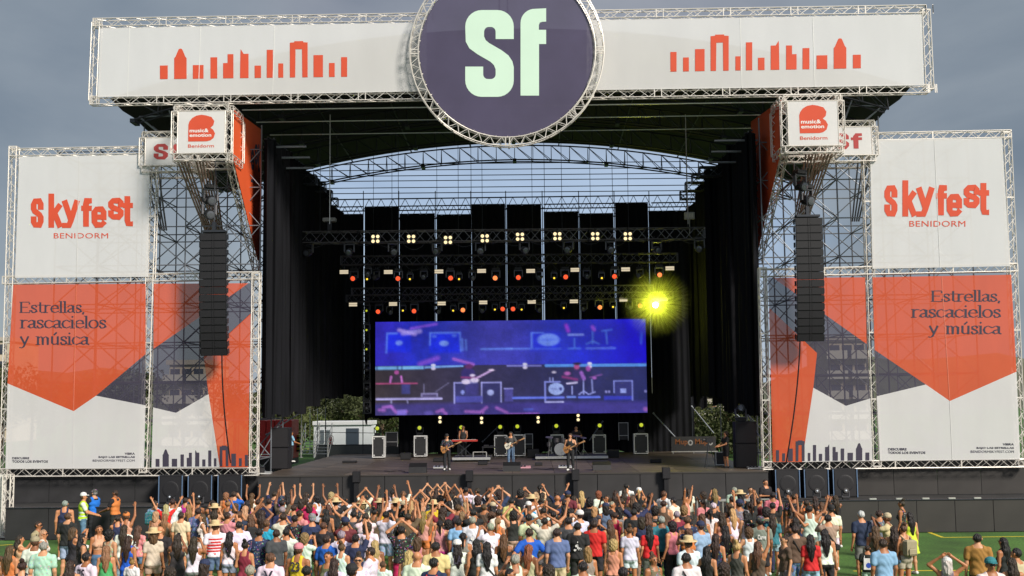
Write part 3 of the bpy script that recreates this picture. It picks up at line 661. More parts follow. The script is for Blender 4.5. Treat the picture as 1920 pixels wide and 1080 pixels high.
box_sign(262, 247, 372, 323, 56.0, 1.6, 'S', 'left truss box sign reading Sf, half hidden behind the B sign')
box_sign(1537, 227, 1643, 304, 56.0, 1.6, 'S', 'right truss box sign reading Sf, half hidden behind the B sign')
# orange side banners
for s, (xn, yn0, yn1, xf, yf0, yf1), lab in ((-1, (438, 205, 300, 489, 243, 505), 'bright orange side banner sloping back beside the left B sign'), (1, (1464, 188, 282, 1412, 228, 490), 'shaded red side banner sloping back beside the right B sign')):
    A = P(xn, yn0, 54.3); X = A.x; q0 = A; q1_ = P(xn, yn1, 54.3); 
    f0 = PX(xf, yf0, X); f1 = PX(xf, yf1, X); f0.y = f1.y = PX(xf, (yf0+yf1)/2, X).y
    Yq = f0.y; z0 = P(xf, yf0, Yq).z; z1 = P(xf, yf1, Yq).z
    o = empty('side_banner', (X, 54.3, q1_.z), lab, 'banner', 'orange side banners')
    b = MB(); b.prism([q0, q1_, (X, Yq, z1), (X, Yq, z0)], (s*.02, 0, 0)); pn = wpart(b, 'banner', REDB, o)
    b = MB(); truss(b, q1_+Vector((s*.2, 0, 0)), Vector((X+s*.2, Yq, z1)), .3, .4, (1, 0, 0)); wpart(b, 'truss_edge', ALU, o)
    hh = q0.z-q1_.z
    def g(x, y):
        t = (x/192.) if s < 0 else 1-(x/192.)
        yy = 54.3+(Yq-54.3)*(.12+.82*t); zt = q0.z+(z0-q0.z)*(.12+.82*t)
        return Vector((X-s*.012, yy, zt-.75-y/66.*1.7))
    l = Vector(o.location)
    for i, (ch, a, c, d, e_) in enumerate(SKY_BOX):
        b = MB(); heavy(b, ch, a-58, c-362, d-58, e_-362, 5.4, g, Vector()); b.v = [tuple(Vector((X-s*(.012+.0006*(k//8)), v[1], v[2]))-l) for k, v in enumerate(b.v)]; ob('letter', b.mesh('letter', NAVYP), pn)
    b = MB(); b.add([g(40, 84)-l, g(150, 84)-l, g(150, 91)-l, g(40, 91)-l], [(0, 1, 2, 3)]); ob('underline', b.mesh('underline', NAVYP), pn)
# cantilever pipes behind the box signs
for s, sets, lab in ((-1, ((333, 302, 388, 440, 4), (368, 302, 400, 438, 6)), 'bundle of coppery steel pipes sloping from the left B sign to the tower'),
                     (1, ((1560, 288, 1512, 415, 5), (1530, 288, 1500, 415, 4)), 'bundle of coppery steel pipes sloping from the right B sign to the tower')):
    A = P(sets[0][0], sets[0][1], 54.6); o = empty('pipe_brace', A, lab, 'pipes', 'cantilever pipe bundles')
    for (x0, y0, x1, y1, n) in sets:
        for i in range(n):
            rod('pipe', P(x0+i*6.2*(-s), y0, 54.6+.25*i), P(x1+i*3.5*(-s), y1, 58.3+.25*i), .05, STEELC, o)
    A2 = (270, 322, 300, 432) if s < 0 else (1636, 303, 1610, 415)
    for i in range(4): rod('pipe', P(A2[0]+i*9*(-s), A2[1], 56.2+.3*i), P(A2[2]+i*4*(-s), A2[3], 58+.3*i), .045, STEEL, o)
# ------------------------------------------------------------------ line arrays
bb = MB(); bb.prism([(-.64, 0, 0), (.64, 0, 0), (.50, .62, 0), (-.50, .62, 0)], (0, 0, .345)); CAB = bb.mesh('cabinet', BLACK)
gg = MB(); gg.box((-.60, -.02, .02), (-.06, .0, .325)); gg.box((.06, -.02, .02), (.60, .0, .325)); gg.box((-.045, -.03, .01), (.045, .0, .335)); GRL = gg.mesh('grille', GRILLE)
rr = MB(); rr.box((-.67, .04, .06), (-.64, .3, .29)); rr.box((.64, .04, .06), (.67, .3, .29)); rr.box((-.655, .1, -.02), (-.64, .14, .06)); rr.box((.64, .1, -.02), (.655, .14, .06)); RIG = rr.mesh('rigging_plate', DARKST)
for (xt, yt, xb, yb, lab) in ((395, 437, 404, 667, 'tall black line array loudspeaker hanging in front of the left banner tower'), (1516, 408, 1516, 640, 'tall black line array loudspeaker hanging in front of the right banner tower')):
    A = P((xt+xb)/2, yt, 54.2); B = P((xt+xb)/2, yb, 54.2); o = empty('line_array', (A.x, 54.2, B.z), lab, 'loudspeaker', 'hanging line arrays')
    n = 16; tot = A.z-B.z; z = tot-.36; y = 0.
    for i in range(n):
        t = i/(n-1.); tilt = math.radians(2+16*t**2.2)
        c = ob('cabinet', CAB, o, (0, y, z), rot=(-tilt*-1 if False else tilt, 0, 0)); ob('grille', GRL, c); ob('rigging_plate', RIG, c)
        z -= (tot-.36)/(n-1.)*math.cos(tilt*.6); y += .36*math.sin(tilt)*.8
    b = MB(); b.box((-.55, .0, tot+.05), (.55, .5, tot+.15)); b.box((-.08, .1, tot+.15), (.08, .3, tot+.55)); b.tube((0, .2, tot+.5), (0, .2, tot+3.6), .02, 5)
    for sx in (-.4, .4): b.tube((sx, .2, tot+.1), (0, .2, tot+.6), .02, 4)
    put(b, 'flying_frame', DARKST, o)
    sgn = -1 if xt < 900 else 1
    cb = MB(); x1_, y1_ = (432, 868) if sgn < 0 else (1474, 868); x0_, y0_ = (416, 664) if sgn < 0 else (1500, 638)
    pts = []
    for i in range(15):
        t = i/14.; bow = math.sin(t*math.pi)*7*(1 if sgn < 0 else -1); pts.append(P(x0_+(x1_-x0_)*t**(1.2 if sgn < 0 else 1.2)-bow*.4, y0_+(y1_-y0_)*t, 54.4+1.0*t))
    cb.path(pts, .035, 5)
    tag(put(cb, 'cable', BLACK), 'black cable hanging from the %s line array down the banner' % ('left' if sgn < 0 else 'right'), 'cable')
# ------------------------------------------------------------------ curtains
def drape(p0, p1, z0, z1, label, cat='curtain', grp='black stage curtains', fold=.09, nf=None, sag=0., name='curtain'):
    p0 = Vector(p0); p1 = Vector(p1); d = p1-p0; W = d.length; d.normalize(); nrm = Vector((-d.y, d.x, 0)); nf = nf or W/.42
    o = empty(name, (p0.x, p0.y, z0), label, cat, grp); b = MB(); nx = max(8, int(nf*7)); nz = 5; V = []; r = random.Random(int(W*100+p0.x*17)); ph = r.uniform(0, 6)
    for j in range(nz+1):
        t = j/nz
        for i in range(nx+1):
            u = i/nx; k = 1-.35*t
            off = fold*k*(math.sin(2*math.pi*nf*u+ph+.5*math.sin(5*u+j))+.5*math.sin(2*math.pi*nf*.37*u+ph*2)+.25*math.sin(2*math.pi*nf*2.3*u+j))
            top = z0+(z1-z0)*t-(sag*4*u*(1-u) if j == nz else 0)-(.0 if j else 0)
            V.append(tuple(d*(W*u)+nrm*off+Vector((0, 0, top-z0+(.08*math.sin(9*u+ph) if j == 0 else 0)))))
    b.add(V, [(j*(nx+1)+i, j*(nx+1)+i+1, (j+1)*(nx+1)+i+1, (j+1)*(nx+1)+i) for j in range(nz) for i in range(nx)])
    put(b, 'cloth', DRAPE, o, True)
    b = MB(); b.tube((0, 0, z1-z0+.03), d*W+Vector((0, 0, z1-z0+.03)), .035, 5); put(b, 'hanging_rail', DARKST, o)
    return o
YBK = 76.2
tops = [(612, 679, 403), (684, 745, 387), (751, 814, 402), (820, 882, 402), (887, 947, 384), (953, 1015, 383), (1023, 1085, 398), (1091, 1152, 400), (1158, 1217, 381), (1221.6, 1290, 395)]
cen = ['first', 'second', 'third', 'fourth', 'fifth', 'sixth', 'seventh', 'eighth', 'ninth', 'tenth']
for i, (x0, x1, yt) in enumerate(tops):
    a = P(x0-1.6, 560, YBK); c = P(x1+1.8, 560, YBK); zt = P((x0+x1)/2, yt, YBK).z
    zb = P((x0+x1)/2, 742 if i < 1 else (785 if i < 2 else 850), YBK).z
    if 1 < i < 9: zb = HS
    drape((a.x, YBK+.3*(i % 2), 0), (c.x, YBK+.3*(i % 2), 0), zb, zt, '%s black backdrop panel from the left behind the lighting trusses' % cen[i], grp='black backdrop panels', fold=.05, name='backdrop_curtain')
zt = P(950, 742, 77.3).z
drape((P(748, 560, 77.3).x, 77.35, 0), (P(1296, 560, 77.3).x, 77.35, 0), HS+.02, zt, 'low black curtain closing the stage back under the screen', grp='black backdrop panels', fold=.05, name='backdrop_curtain')
# side legs: panels hung one behind another along each stage side
sideL = [(57.0, 60.6, 260, 775), (60.9, 64.4, 290, 770), (64.7, 68.0, 318, 756), (68.3, 71.6, 345, 742), (71.9, 75.6, 385, 742)]
for s in (-1, 1):
    for i, (Y0, Y1, ty, by) in enumerate(sideL):
        x = s*(12.15-.12*i)
        Ym = (Y0+Y1)/2; zt = CH+(750-ty)/F*Ym; zb = CH-(by-750)/F*Ym if s < 0 else CH-(by+6-750)/F*Ym
        drape((x, Y0, 0), (x-s*.35, Y1, 0), zb, zt, '%s side curtain from the front on the %s side of the stage' % (cen[i], 'left' if s < 0 else 'right'), grp='black side curtains', fold=.14, nf=8)
        a_x = x-s*.25
    # legs facing the audience, stepping inwards
    for i, (x0, x1, Y, ty, by) in enumerate(((493, 513, 57.6, 262, 775), (516, 545, 61, 285, 772), (549, 588, 66, 330, 760), (590, 612, 71.5, 402, 742)) if s < 0 else ((1404, 1424, 57.6, 250, 782), (1368, 1400, 61, 272, 775), (1325, 1364, 66, 318, 745), (1293, 1320, 71.5, 395, 765))):
        a = P(x0, 500, Y); c = P(x1, 500, Y)
        drape((a.x, Y, 0), (c.x, Y+.2, 0), P(x0, by, Y).z, P(x0, ty, Y).z, '%s narrow curtain from the %s edge of the stage opening' % (cen[i], 'left' if s < 0 else 'right'), grp='narrow curtains facing the audience', fold=.12, name='side_curtain')
# ------------------------------------------------------------------ rear lattice grid above the backdrop
rg = empty('rear_gantry', (0, 77.0, HS), 'dark steel lattice gantry standing behind the backdrop panels', 'gantry')
pts_x = [612, 681, 748, 817, 884, 950, 1019, 1088, 1155, 1221, 1292, 1345]
for i, px in enumerate(pts_x):
    p = P(px, 560, 76.9); rod('post', (p.x, 76.9, .0), (p.x, 76.9, P(px, 358, 76.9).z), .03, DARKST, rg)
for (a, c) in ((374, 396), (388, 410)):
    for i in range(len(pts_x)-1):
        if a == 388 and i in (1, 4, 5, 8): continue
        b = MB(); x0 = P(pts_x[i], 380, 76.7).x; x1 = P(pts_x[i+1], 380, 76.7).x; sl = -(950-pts_x[i])*-.004
        za = P(950, a-4, 76.7).z; zb = P(950, c-4 if a == 374 else c-2, 76.7).z
        b.tube((x0, 76.7, za), (x1, 76.7, za), .045, 5); b.tube((x0, 76.7, zb), (x1, 76.7, zb), .045, 5)
        n = 6
        for k in range(n):
            xa = x0+(x1-x0)*k/n; xb = x0+(x1-x0)*(k+1)/n; z1_, z2_ = (za, zb) if k % 2 else (zb, za); b.tube((xa, 76.7, z1_), (xb, 76.7, z2_), .025, 4)
        wpart(b, 'lattice_beam', DARKST, rg)
for s in (-1, 1):     # stepped ends near the side curtains
    for k, (px, py) in enumerate(((560, 338), (578, 352), (592, 366), (604, 380)) if s < 0 else ((1345, 322), (1330, 335), (1316, 350), (1305, 366))):
        b = MB(); p = P(px, py, 64+3*k); truss(b, p-Vector((1.0, 0, 0)), p+Vector((1.0, 0, 0)), .5, .5, (0, 0, 1), .04, .025); wpart(b, 'side_lattice', DARKST, rg)
# ------------------------------------------------------------------ lighting trusses
def ltruss(x0, y0, x1, y1, Y, s, label, mt=DARKST, drops=()):
    A = P(x0, y0, Y); B = P(x1, y1, Y); o = empty('lighting_truss', ((A.x+B.x)/2, Y, (A.z+B.z)/2), label, 'truss', 'lighting trusses over the stage')
    n = max(1, int((B-A).length/3))
    for i in range(n):
        b = MB(); truss(b, A+(B-A)*i/n, A+(B-A)*(i+1)/n, s, s*.9, (0, 0, 1), .03, .02); wpart(b, 'truss_section', mt, o)
    for px in drops:
        p = P(px, y0, Y); rod('hoist_chain', (p.x, Y, A.z+.2), (p.x, Y, rz(p.x, Y)-1.2), .015, DARKST, o)
    b = MB(); r = random.Random(int(x0+y0)); n = 16
    for k in range(n):
        xa = A.x+(B.x-A.x)*k/n; xb = A.x+(B.x-A.x)*(k+1)/n; sg = r.uniform(.1, .55); pts = [Vector((xa+(xb-xa)*t, Y-.1, A.z-s/2-sg*4*t*(1-t))) for t in (0, .2, .4, .6, .8, 1)]; b.path(pts, .018, 4)
    wpart(b, 'cable_loops', BLACK, o)
    return o
TR2 = mat('rear_truss_steel', (.09, .09, .10), .45, .6)
TR1 = mat('front_truss_steel', (.16, .16, .165), .45, .6)
ltruss(565, 446, 1320, 438, 64, .62, 'front lighting truss with eight warm blinders across the stage', TR1, (600, 747, 884, 1022, 1150, 1290))
ltruss(640, 489, 1270, 483, 67.5, .5, 'second lighting truss, upper row of red moving lights under it', TR2, (735, 860, 905, 1055, 1180))
ltruss(660, 547, 1225, 541, 70, .42, 'thin dark middle lighting truss without lamps', TR2)
ltruss(650, 560, 1262, 553, 72, .42, 'lowest lighting truss just above the blue screen', TR2, (700, 820, 1000, 1110))
MLg = {}
def ml_meshes():
    a = MB(); a.box((-.19, -.14, -.14), (.19, .14, 0), bev=.02); a.tube((-.1, 0, 0), (-.1, 0, .12), .03, 5); a.tube((.1, 0, 0), (.1, 0, .12), .03, 5)
    y = MB(); y.box((-.24, -.06, -.52), (-.19, .06, -.14)); y.box((.19, -.06, -.52), (.24, .06, -.14)); y.box((-.24, -.07, -.19), (.24, .07, -.141))
    h = MB(); h.lathe((0, .17, -.47), [(.09, 0), (.15, .05), (.165, .2), (.175, .36), (.16, .40)], 12, (0, -1, -.25))
    return a.mesh('base', BLACK), y.mesh('yoke', mat('fixture_grey', (.10, .10, .11), .45, .3)), h.mesh('head', BLACK)
MA, MY, MH = ml_meshes(); DIMX = 1
def lens_mesh(mt, r=.13):
    if (mt.name, r) not in MLg:
        l = MB(); l.lathe((0, .17, -.47), [(r, .395), (r, .415), (r*.5, .43)], 12, (0, -1, -.25)); MLg[(mt.name, r)] = l.mesh('lens', mt)
    return MLg[(mt.name, r)]
LGL = mat('dark_glass', (.12, .13, .15), .08, .3)
def mover(px, py, Y, lens, label, s=1., rz_=0., r=.13, grp='moving lights on the trusses'):
    p = P(px, py, Y)+Vector((0, 0, .45*s)); o = empty('moving_light', p, label, 'stage light', grp, rz_); o.scale = (s, s, s)
    ob('base', MA, o); ob('yoke', MY, o); hd_ = ob('head', MH, o); ob('lens', lens_mesh(lens, r), hd_); return o
for i, (x, y) in enumerate(((578, 471), (655, 470), (737, 469), (820, 468), (901, 467), (983, 466), (1066, 465), (1145, 465), (1231, 466), (1312, 463))):
    mover(x, y, 64, LGL, '%s unlit grey moving light from the left under the front truss' % cen[i], 1.25, (i % 3-1)*.3)
for i, (x, y, mt) in enumerate(((664, 519, REDL), (747, 519, REDL), (844, 518, REDL), (930, 518, ORL), (972, 517, REDL), (1059, 516, REDL), (1153, 515, REDL), (1236, 512, ORL))):
    mover(x, y, 67.5, mt, '%s red-lit moving light from the left in the upper row' % cen[i], 1.1, (i % 3-1)*.18, .125)
for i, (x, y) in enumerate(((689, 521), (769, 521), (861, 521), (1039, 519), (1128, 519))):
    mover(x, y, 67.8, YEL, '%s small yellow-lit moving light from the left in the upper row' % cen[i], .8, 0, .07)
for i, (x, y, mt) in enumerate(((711, 581, REDL), (777, 580, REDL), (867, 578, ORL), (944, 576, REDL), (962, 576, REDL), (1123, 573, ORL), (1201, 570, ORL))):
    mover(x, y, 72, mt, '%s red-lit moving light from the left just above the screen' % cen[i], 1.1, (i % 3-1)*.18, .125)
for i, (x, y) in enumerate(((756, 580), (850, 580), (928, 578), (978, 578), (1057, 575), (1149, 573))):
    mover(x, y, 72.2, YEL, '%s small yellow-lit moving light from the left above the screen' % cen[i], .8, 0, .07)
for i, (x, y, Y) in enumerate(((706, 518, 67.7), (795, 517, 67.7), (885, 519, 67.7), (1012, 518, 67.7), (1100, 516, 67.7), (1200, 514, 67.7), (690, 512, 67.7), (820, 582, 72.2), (905, 580, 72.2), (1010, 579, 72.2), (1095, 577, 72.2), (1180, 574, 72.2), (730, 583, 72.2), (1238, 574, 72.2))):
    mover(x, y, Y, LGL, '%s unlit dark fixture from the left in the %s row of lamps' % (cen[i % 7], 'upper' if Y < 70 else 'lower') if i != 6 else 'unlit dark fixture at the far left of the upper row of lamps', .95, (i*1.7 % 1.2)-.6)
sb = MB(); sb.box((-.27, 0, -.13), (.27, .16, .13), bev=.01); SBM = sb.mesh('housing', BLACK)
sl = MB(); sl.box((-.25, -.015, -.11), (.25, .0, -.01)); sl.box((-.25, -.015, .01), (.25, .0, .11)); SLM = sl.mesh('light_panel', STROBE)
for row, Y, pts, nm in ((0, 67.3, ((645, 510), (728, 510), (823, 509), (903, 508), (995, 508), (1078, 506), (1173, 505), (1256, 503)), 'in the upper row of red lights'), (1, 71.8, ((662, 571), (737, 570), (828, 569), (906, 567), (997, 566), (1076, 565), (1169, 562), (1244, 561)), 'in the row just above the screen')):
    for i, (x, y) in enumerate(pts):
        o = empty('strobe_light', P(x, y, Y), '%s pale rectangular strobe from the left %s' % (cen[i], nm), 'stage light', 'strobe lights on the trusses')
        ob('housing', SBM, o); ob('light_panel', SLM, o)
        b = MB(); b.tube((0, .1, .12), (0, .1, .75), .02, 5); put(b, 'clamp', DARKST, o)
bh = MB(); bh.box((-.27, 0, -.27), (.27, .12, .27), bev=.015); bh.tube((0, .06, .25), (0, .06, .5), .025, 5); BHM = bh.mesh('housing', BLACK)
bl = MB(); bl.lathe((0, -.001, 0), [(.085, 0), (.095, .03), (.02, .02)], 12, (0, -1, 0)); BLM = bl.mesh('lamp', WARM)
def blinder(px, py, Y, label, offs, grp):
    o = empty('blinder_light', P(px, py, Y), label, 'stage light', grp); ob('housing', BHM, o, scale=(1 if len(offs) > 2 else .5, 1, 1))
    for x, z in offs: ob('lamp', BLM, o, (x, 0, z))
for i, (x, y) in enumerate(((704, 448), (771, 448), (840, 450), (909, 447), (975, 444), (1045, 443), (1116, 443), (1177, 443))):
    blinder(x, y, 63.4, '%s warm four-lamp blinder from the left on the front truss' % cen[i], ((-.13, -.13), (.13, -.13), (-.13, .13), (.13, .13)), 'four-lamp blinders on the front truss')
for i, (x, y) in enumerate(((825, 787), (903, 788), (1009, 787), (1084, 783))):
    blinder(x, y, 73, '%s warm two-lamp blinder from the left under the screen' % cen[i], ((0, -.13), (0, .13)), 'two-lamp blinders under the screen')
# vertical lamp column left of the screen
vc = ltruss(689, 775, 685, 560, 73.6, .42, 'upright black truss column carrying lamps left of the screen', DARKST)
for i, y in enumerate((580, 616, 652, 690, 726, 762)):
    mover(688, y, 73.1, GRNY if i < 3 else LGL, '%s lamp from the top on the column left of the screen' % cen[i], .9, 0, .07)
# floor lamps at the back under the screen
for i, x in enumerate((708, 787, 865, 938, 970, 1043, 1124, 1202)):
    y = 803-i*.9; p = P(x, y, 73.4); o = empty('floor_light', (p.x, 73.4, HS), '%s yellow-green floor light from the left at the back of the stage' % cen[i], 'stage light', 'floor lights behind the band')
    h = p.z-HS; b = MB(); b.box((-.25, -.2, .09), (.25, .2, h-.45), bev=.02); 
    for sx in (-.2, .2): b.lathe((sx, 0, 0), [(.045, 0), (.045, .085)], 8)
    put(b, 'case', BLACK, o)
    b = MB(); b.box((-.19, -.14, h-.44), (.19, .14, h-.3)); b.box((-.24, -.05, h-.3), (-.19, .05, h+.05)); b.box((.19, -.05, h-.3), (.24, .05, h+.05)); put(b, 'yoke', BLACK, o)
    b = MB(); b.lathe((0, .17, h), [(.1, 0), (.16, .1), (.165, .32)], 12, (0, -1, 0)); hd_ = put(b, 'head', BLACK, o)
    b = MB(); b.lathe((0, -.16, h), [(.12, 0), (.05, .03)], 12, (0, -1, 0)); put(b, 'lens', GRNY, hd_)
# beacon and rigged lamps above the front truss
o = empty('effect_light', P(1293, 404, 64), 'grey box lamp with a ribbed front at the right end above the truss', 'stage light'); b = MB(); b.box((-.28, 0, -.2), (.28, .2, .2), bev=.02); b.tube((0, .1, -.2), (0, .1, -1.0), .03, 5); put(b, 'housing', mat('pale_grey_metal', (.35, .34, .3), .5), o)
b = MB(); [b.box((-.22+.09*k, -.02, -.12), (-.16+.09*k, -.001, .12)) for k in range(5)]; put(b, 'rib', mat('cream_plastic', (.6, .56, .42), .5), o)
o = empty('chain_hoist', P(618, 412, 64), 'grey chain hoist motor over the left end of the front truss', 'hoist'); b = MB(); b.box((-.36, -.2, -.12), (.36, .2, .1), bev=.03); put(b, 'motor', mat('hoist_grey', (.3, .3, .29), .5), o); b = MB(); b.box((-.1, -.1, -.6), (.1, .1, -.12)); b.tube((0, 0, .1), (0, 0, 4), .02, 5); put(b, 'chain_bag', BLACK, o)
for (x, y, Y, lab) in ((395, 372, 55.5, 'upper dark spotlight rigged above the left line array'), (392, 398, 55.5, 'lower dark spotlight rigged above the left line array'), (1500, 345, 55.5, 'upper dark spotlight rigged above the right line array'), (1512, 372, 55.5, 'lower dark spotlight rigged above the right line array')):
    mover(x, y, Y, LGL, lab, 1.5, .5, grp='spotlights above the line arrays')
# dazzling yellow light; an added haze ball with needle streaks imitates its starburst
p = P(1228, 569, 69.5)
o = mover(1228, 569, 69.5, emis('dazzling_yellow', (1, .82, .12), 60), 'dazzling yellow light with a starburst of glare right of the screen', 1.0, 0, .17, grp=None)
b = MB(); b.ball((0, 0, 0), 2.3, 20); SM = bpy.data.materials.new('burst_haze'); SM.use_nodes = True; nt = SM.node_tree; nt.nodes.remove(nt.nodes['Principled BSDF'])
pv = nt.nodes.new('ShaderNodeVolumePrincipled'); nt.links.new(pv.outputs[0], nt.nodes['Material Output'].inputs['Volume']); pv.inputs['Color'].default_value = (.8, .85, .5, 1)
tc = nt.nodes.new('ShaderNodeTexCoord'); vl = nt.nodes.new('ShaderNodeVectorMath'); vl.operation = 'LENGTH'; nt.links.new(tc.outputs['Object'], vl.inputs[0])
mr = nt.nodes.new('ShaderNodeMapRange'); mr.inputs['From Min'].default_value = 2.25; mr.inputs['From Max'].default_value = .1; mr.inputs['To Min'].default_value = 0; mr.inputs['To Max'].default_value = 1
nt.links.new(vl.outputs['Value'], mr.inputs[0])
nrmz = nt.nodes.new('ShaderNodeVectorMath'); nrmz.operation = 'NORMALIZE'; nt.links.new(tc.outputs['Object'], nrmz.inputs[0])
nz = nt.nodes.new('ShaderNodeTexNoise'); nz.inputs['Scale'].default_value = 14; nz.inputs['Detail'].default_value = 1; ma = nt.nodes.new('ShaderNodeVectorMath'); ma.operation = 'MULTIPLY_ADD'; ma.inputs[1].default_value = (.10, .10, .10); nt.links.new(tc.outputs['Object'], ma.inputs[0]); nt.links.new(nrmz.outputs[0], ma.inputs[2]); nt.links.new(ma.outputs[0], nz.inputs['Vector'])
m2 = nt.nodes.new('ShaderNodeMapRange'); m2.inputs['From Min'].default_value = .50; m2.inputs['From Max'].default_value = .585; m2.inputs['To Min'].default_value = .004; m2.inputs['To Max'].default_value = 1.7; nt.links.new(nz.outputs['Fac'], m2.inputs[0])
mm = nt.nodes.new('ShaderNodeMath'); mm.operation = 'MULTIPLY'; sq = nt.nodes.new('ShaderNodeMath'); sq.operation = 'POWER'; sq.inputs[1].default_value = 1.7; nt.links.new(mr.outputs[0], sq.inputs[0]); nt.links.new(sq.outputs[0], mm.inputs[0]); nt.links.new(m2.outputs[0], mm.inputs[1])
m3 = nt.nodes.new('ShaderNodeMath'); m3.operation = 'MULTIPLY'; nt.links.new(mm.outputs[0], m3.inputs[0]); m3.inputs[1].default_value = .75; nt.links.new(m3.outputs[0], pv.inputs['Density'])
tag(put(b, 'burst_haze', SM, loc=p+Vector((0, -.6, 0))), 'added haze ball imitating the yellow starburst around the dazzling lamp', 'burst_haze', kind='stuff')
lt = bpy.data.objects.new('lamp_glow', bpy.data.lights.new('lamp_glow', 'POINT')); C.objects.link(lt); lt.location = p+Vector((0, -.55, 0)); lt.data.energy = 300; lt.data.color = (.85, .9, .06); lt.data.shadow_soft_size = .08
# ------------------------------------------------------------------ LED screen
sx0, sx1, sy0, sy1 = 704., 1210., 598., 779.
SCA = P(sx0, sy1, 74); SCB = P(sx1, sy0, 74)
so = empty('led_screen', ((SCA.x+SCB.x)/2, 74, SCA.z), 'wide blue and violet video screen showing the band, behind the musicians', 'screen')
W_, H_ = 506, 182
img = np.zeros((H_, W_, 3)); yy, xx = np.mgrid[0:H_, 0:W_].astype(float)
lf = xx/W_
top = np.stack([.012+.05*np.exp(-((lf-.45)/.22)**2)+.03*np.exp(-((lf-.02)/.1)**2), .03+.03*np.exp(-((lf-.45)/.25)**2)-.04*(lf > .7)*(lf-.7)*3, .50+.20*lf+.1*np.exp(-((lf-.1)/.15)**2)-.12*np.exp(-((lf-.45)/.2)**2)], -1)
top *= (1-.25*np.exp(-((yy-20)/30)**2))[..., None]
bot = np.stack([.055-.03*lf, .042-.012*lf, .052+.12*lf], -1)*(1.+.0*yy[..., None])
fl = np.clip((yy-155)/8, 0, 1)[..., None]; bot = bot*(1-fl)+np.stack([.065+0*lf, .05+0*lf, .24+.08*lf], -1)*fl
img = np.where((yy < 86)[..., None], top, bot)
def soft(mask_d, col, a=1., w=1.5):
    global img
    k = np.clip(.5-mask_d/w, 0, 1)[..., None]*a; img = img*(1-k)+np.array(col)*k
def rct(x0, y0, x1, y1, col, a=1., w=1.5): soft(np.maximum(np.maximum(x0-xx, xx-x1), np.maximum(y0-yy, yy-y1)), col, a, w)
def ell(cx, cy, rx, ry, col, a=1., w=1.5): soft((np.sqrt(((xx-cx)/rx)**2+((yy-cy)/ry)**2)-1)*min(rx, ry), col, a, w)
def lin(x0, y0, x1, y1, r, col, a=1., w=1.5):
    dx, dy = x1-x0, y1-y0; t = np.clip(((xx-x0)*dx+(yy-y0)*dy)/(dx*dx+dy*dy+1e-9), 0, 1); soft(np.hypot(xx-x0-t*dx, yy-y0-t*dy)-r, col, a, w)
BL, LB, PK, VI = (.01, .03, .85), (.16, .30, .95), (.62, .18, .60), (.26, .10, .75)
def S1(x, y): return (x/1404*260+700-704, y/1080*200+590-598)
def S2(x, y): return (x/1458*270+950-704, y/1080*200+590-598)
def R1(x0, y0, x1, y1, c, a=1., w=2, S=S1): p, q = S(x0, y0), S(x1, y1); rct(p[0], p[1], q[0], q[1], c, a, w)
def L1(x0, y0, x1, y1, r, c, a=1., w=2, S=S1): p, q = S(x0, y0), S(x1, y1); lin(p[0], p[1], q[0], q[1], r, c, a, w)
def E1(cx, cy, rx, ry, c, a=1., w=2, S=S1): p = S(cx, cy); ell(p[0], p[1], rx*.185, ry*.185, c, a, w)
# upper close view
for (x0, y0, x1, y1) in ((130, 160, 380, 360), (570, 165, 880, 375)): R1(x0, y0, x1, y1, BL, .8, 6)
for q in ((140, 165, 130, 370), (140, 165, 240, 165), (575, 165, 875, 165), (575, 165, 572, 290), (875, 165, 885, 360), (900, 230, 905, 350), (935, 240, 940, 350)): L1(*q, 1.2, LB, .8)
L1(1090, 340, 1404, 340, 1.5, LB, .8); L1(0, 340, 540, 345, 1.3, LB, .7, 2, S2); L1(800, 345, 1090, 345, 1.5, LB, .6, 2, S2)
E1(260, 265, 35, 25, (.2, .32, .9), .8); E1(715, 275, 45, 28, (.25, .4, .95), .8); E1(615, 200, 25, 14, LB, .5); E1(820, 195, 25, 14, LB, .5)
L1(260, 130, 420, 175, 3, (.40, .30, .85), .9, 4); L1(300, 165, 470, 145, 4, (.42, .35, .9), .7, 4); L1(380, 115, 640, 70, 2, VI, .9, 3); L1(470, 490, 650, 430, 4, VI, .9, 6); L1(810, 440, 1010, 500, 2.4, (.40, .15, .65), .9, 3)
R1(240, 170, 540, 360, BL, .55, 8, S2); E1(420, 250, 110, 65, (.18, .30, .92), .9, 3, S2); L1(250, 180, 250, 330, 1.5, LB, .8, 2, S2); L1(250, 175, 370, 175, 1, LB, .7, 2, S2); E1(420, 250, 95, 12, (.06, .12, .7), .6, 3, S2)
L1(620, 200, 770, 200, 1.4, (.30, .40, .95), .9, 2, S2); L1(600, 100, 620, 160, 3, (.35, .05, .70), .9, 4, S2); L1(865, 120, 880, 150, 3, (.35, .08, .75), .8, 4, S2)
for q in ((865, 170, 865, 300), (800, 300, 865, 270), (930, 300, 865, 270), (1000, 170, 1010, 300), (960, 165, 1060, 150), (680, 240, 680, 340), (620, 345, 740, 345), (1360, 180, 1350, 300)): L1(*q, 1.1, (.10, .25, .9), .8, 2, S2)
# lit strip between the two views
L1(25, 530, 510, 528, 3.0, (.22, .50, .90), .95, 1.5); L1(510, 525, 900, 515, 1.8, (.22, .42, .90), .95, 1.5); L1(0, 520, 340, 522, 1.2, (.30, .30, .85), .9, 1.5, S2); L1(390, 520, 1395, 525, 2.6, (.12, .34, .90), .95, 1.5, S2)
for x in (35, 245, 290, 515): L1(x, 510, x, 545, 1.2, (.03, .05, .2), .9, 1.5)
for (x, S) in ((605, S1), (180, S2), (830, S2)): E1(x, 505, 22, 14, (.7, .7, .9), .95, 1.5, S); E1(x, 538, 22, 14, (.7, .65, .9), .95, 1.5, S)
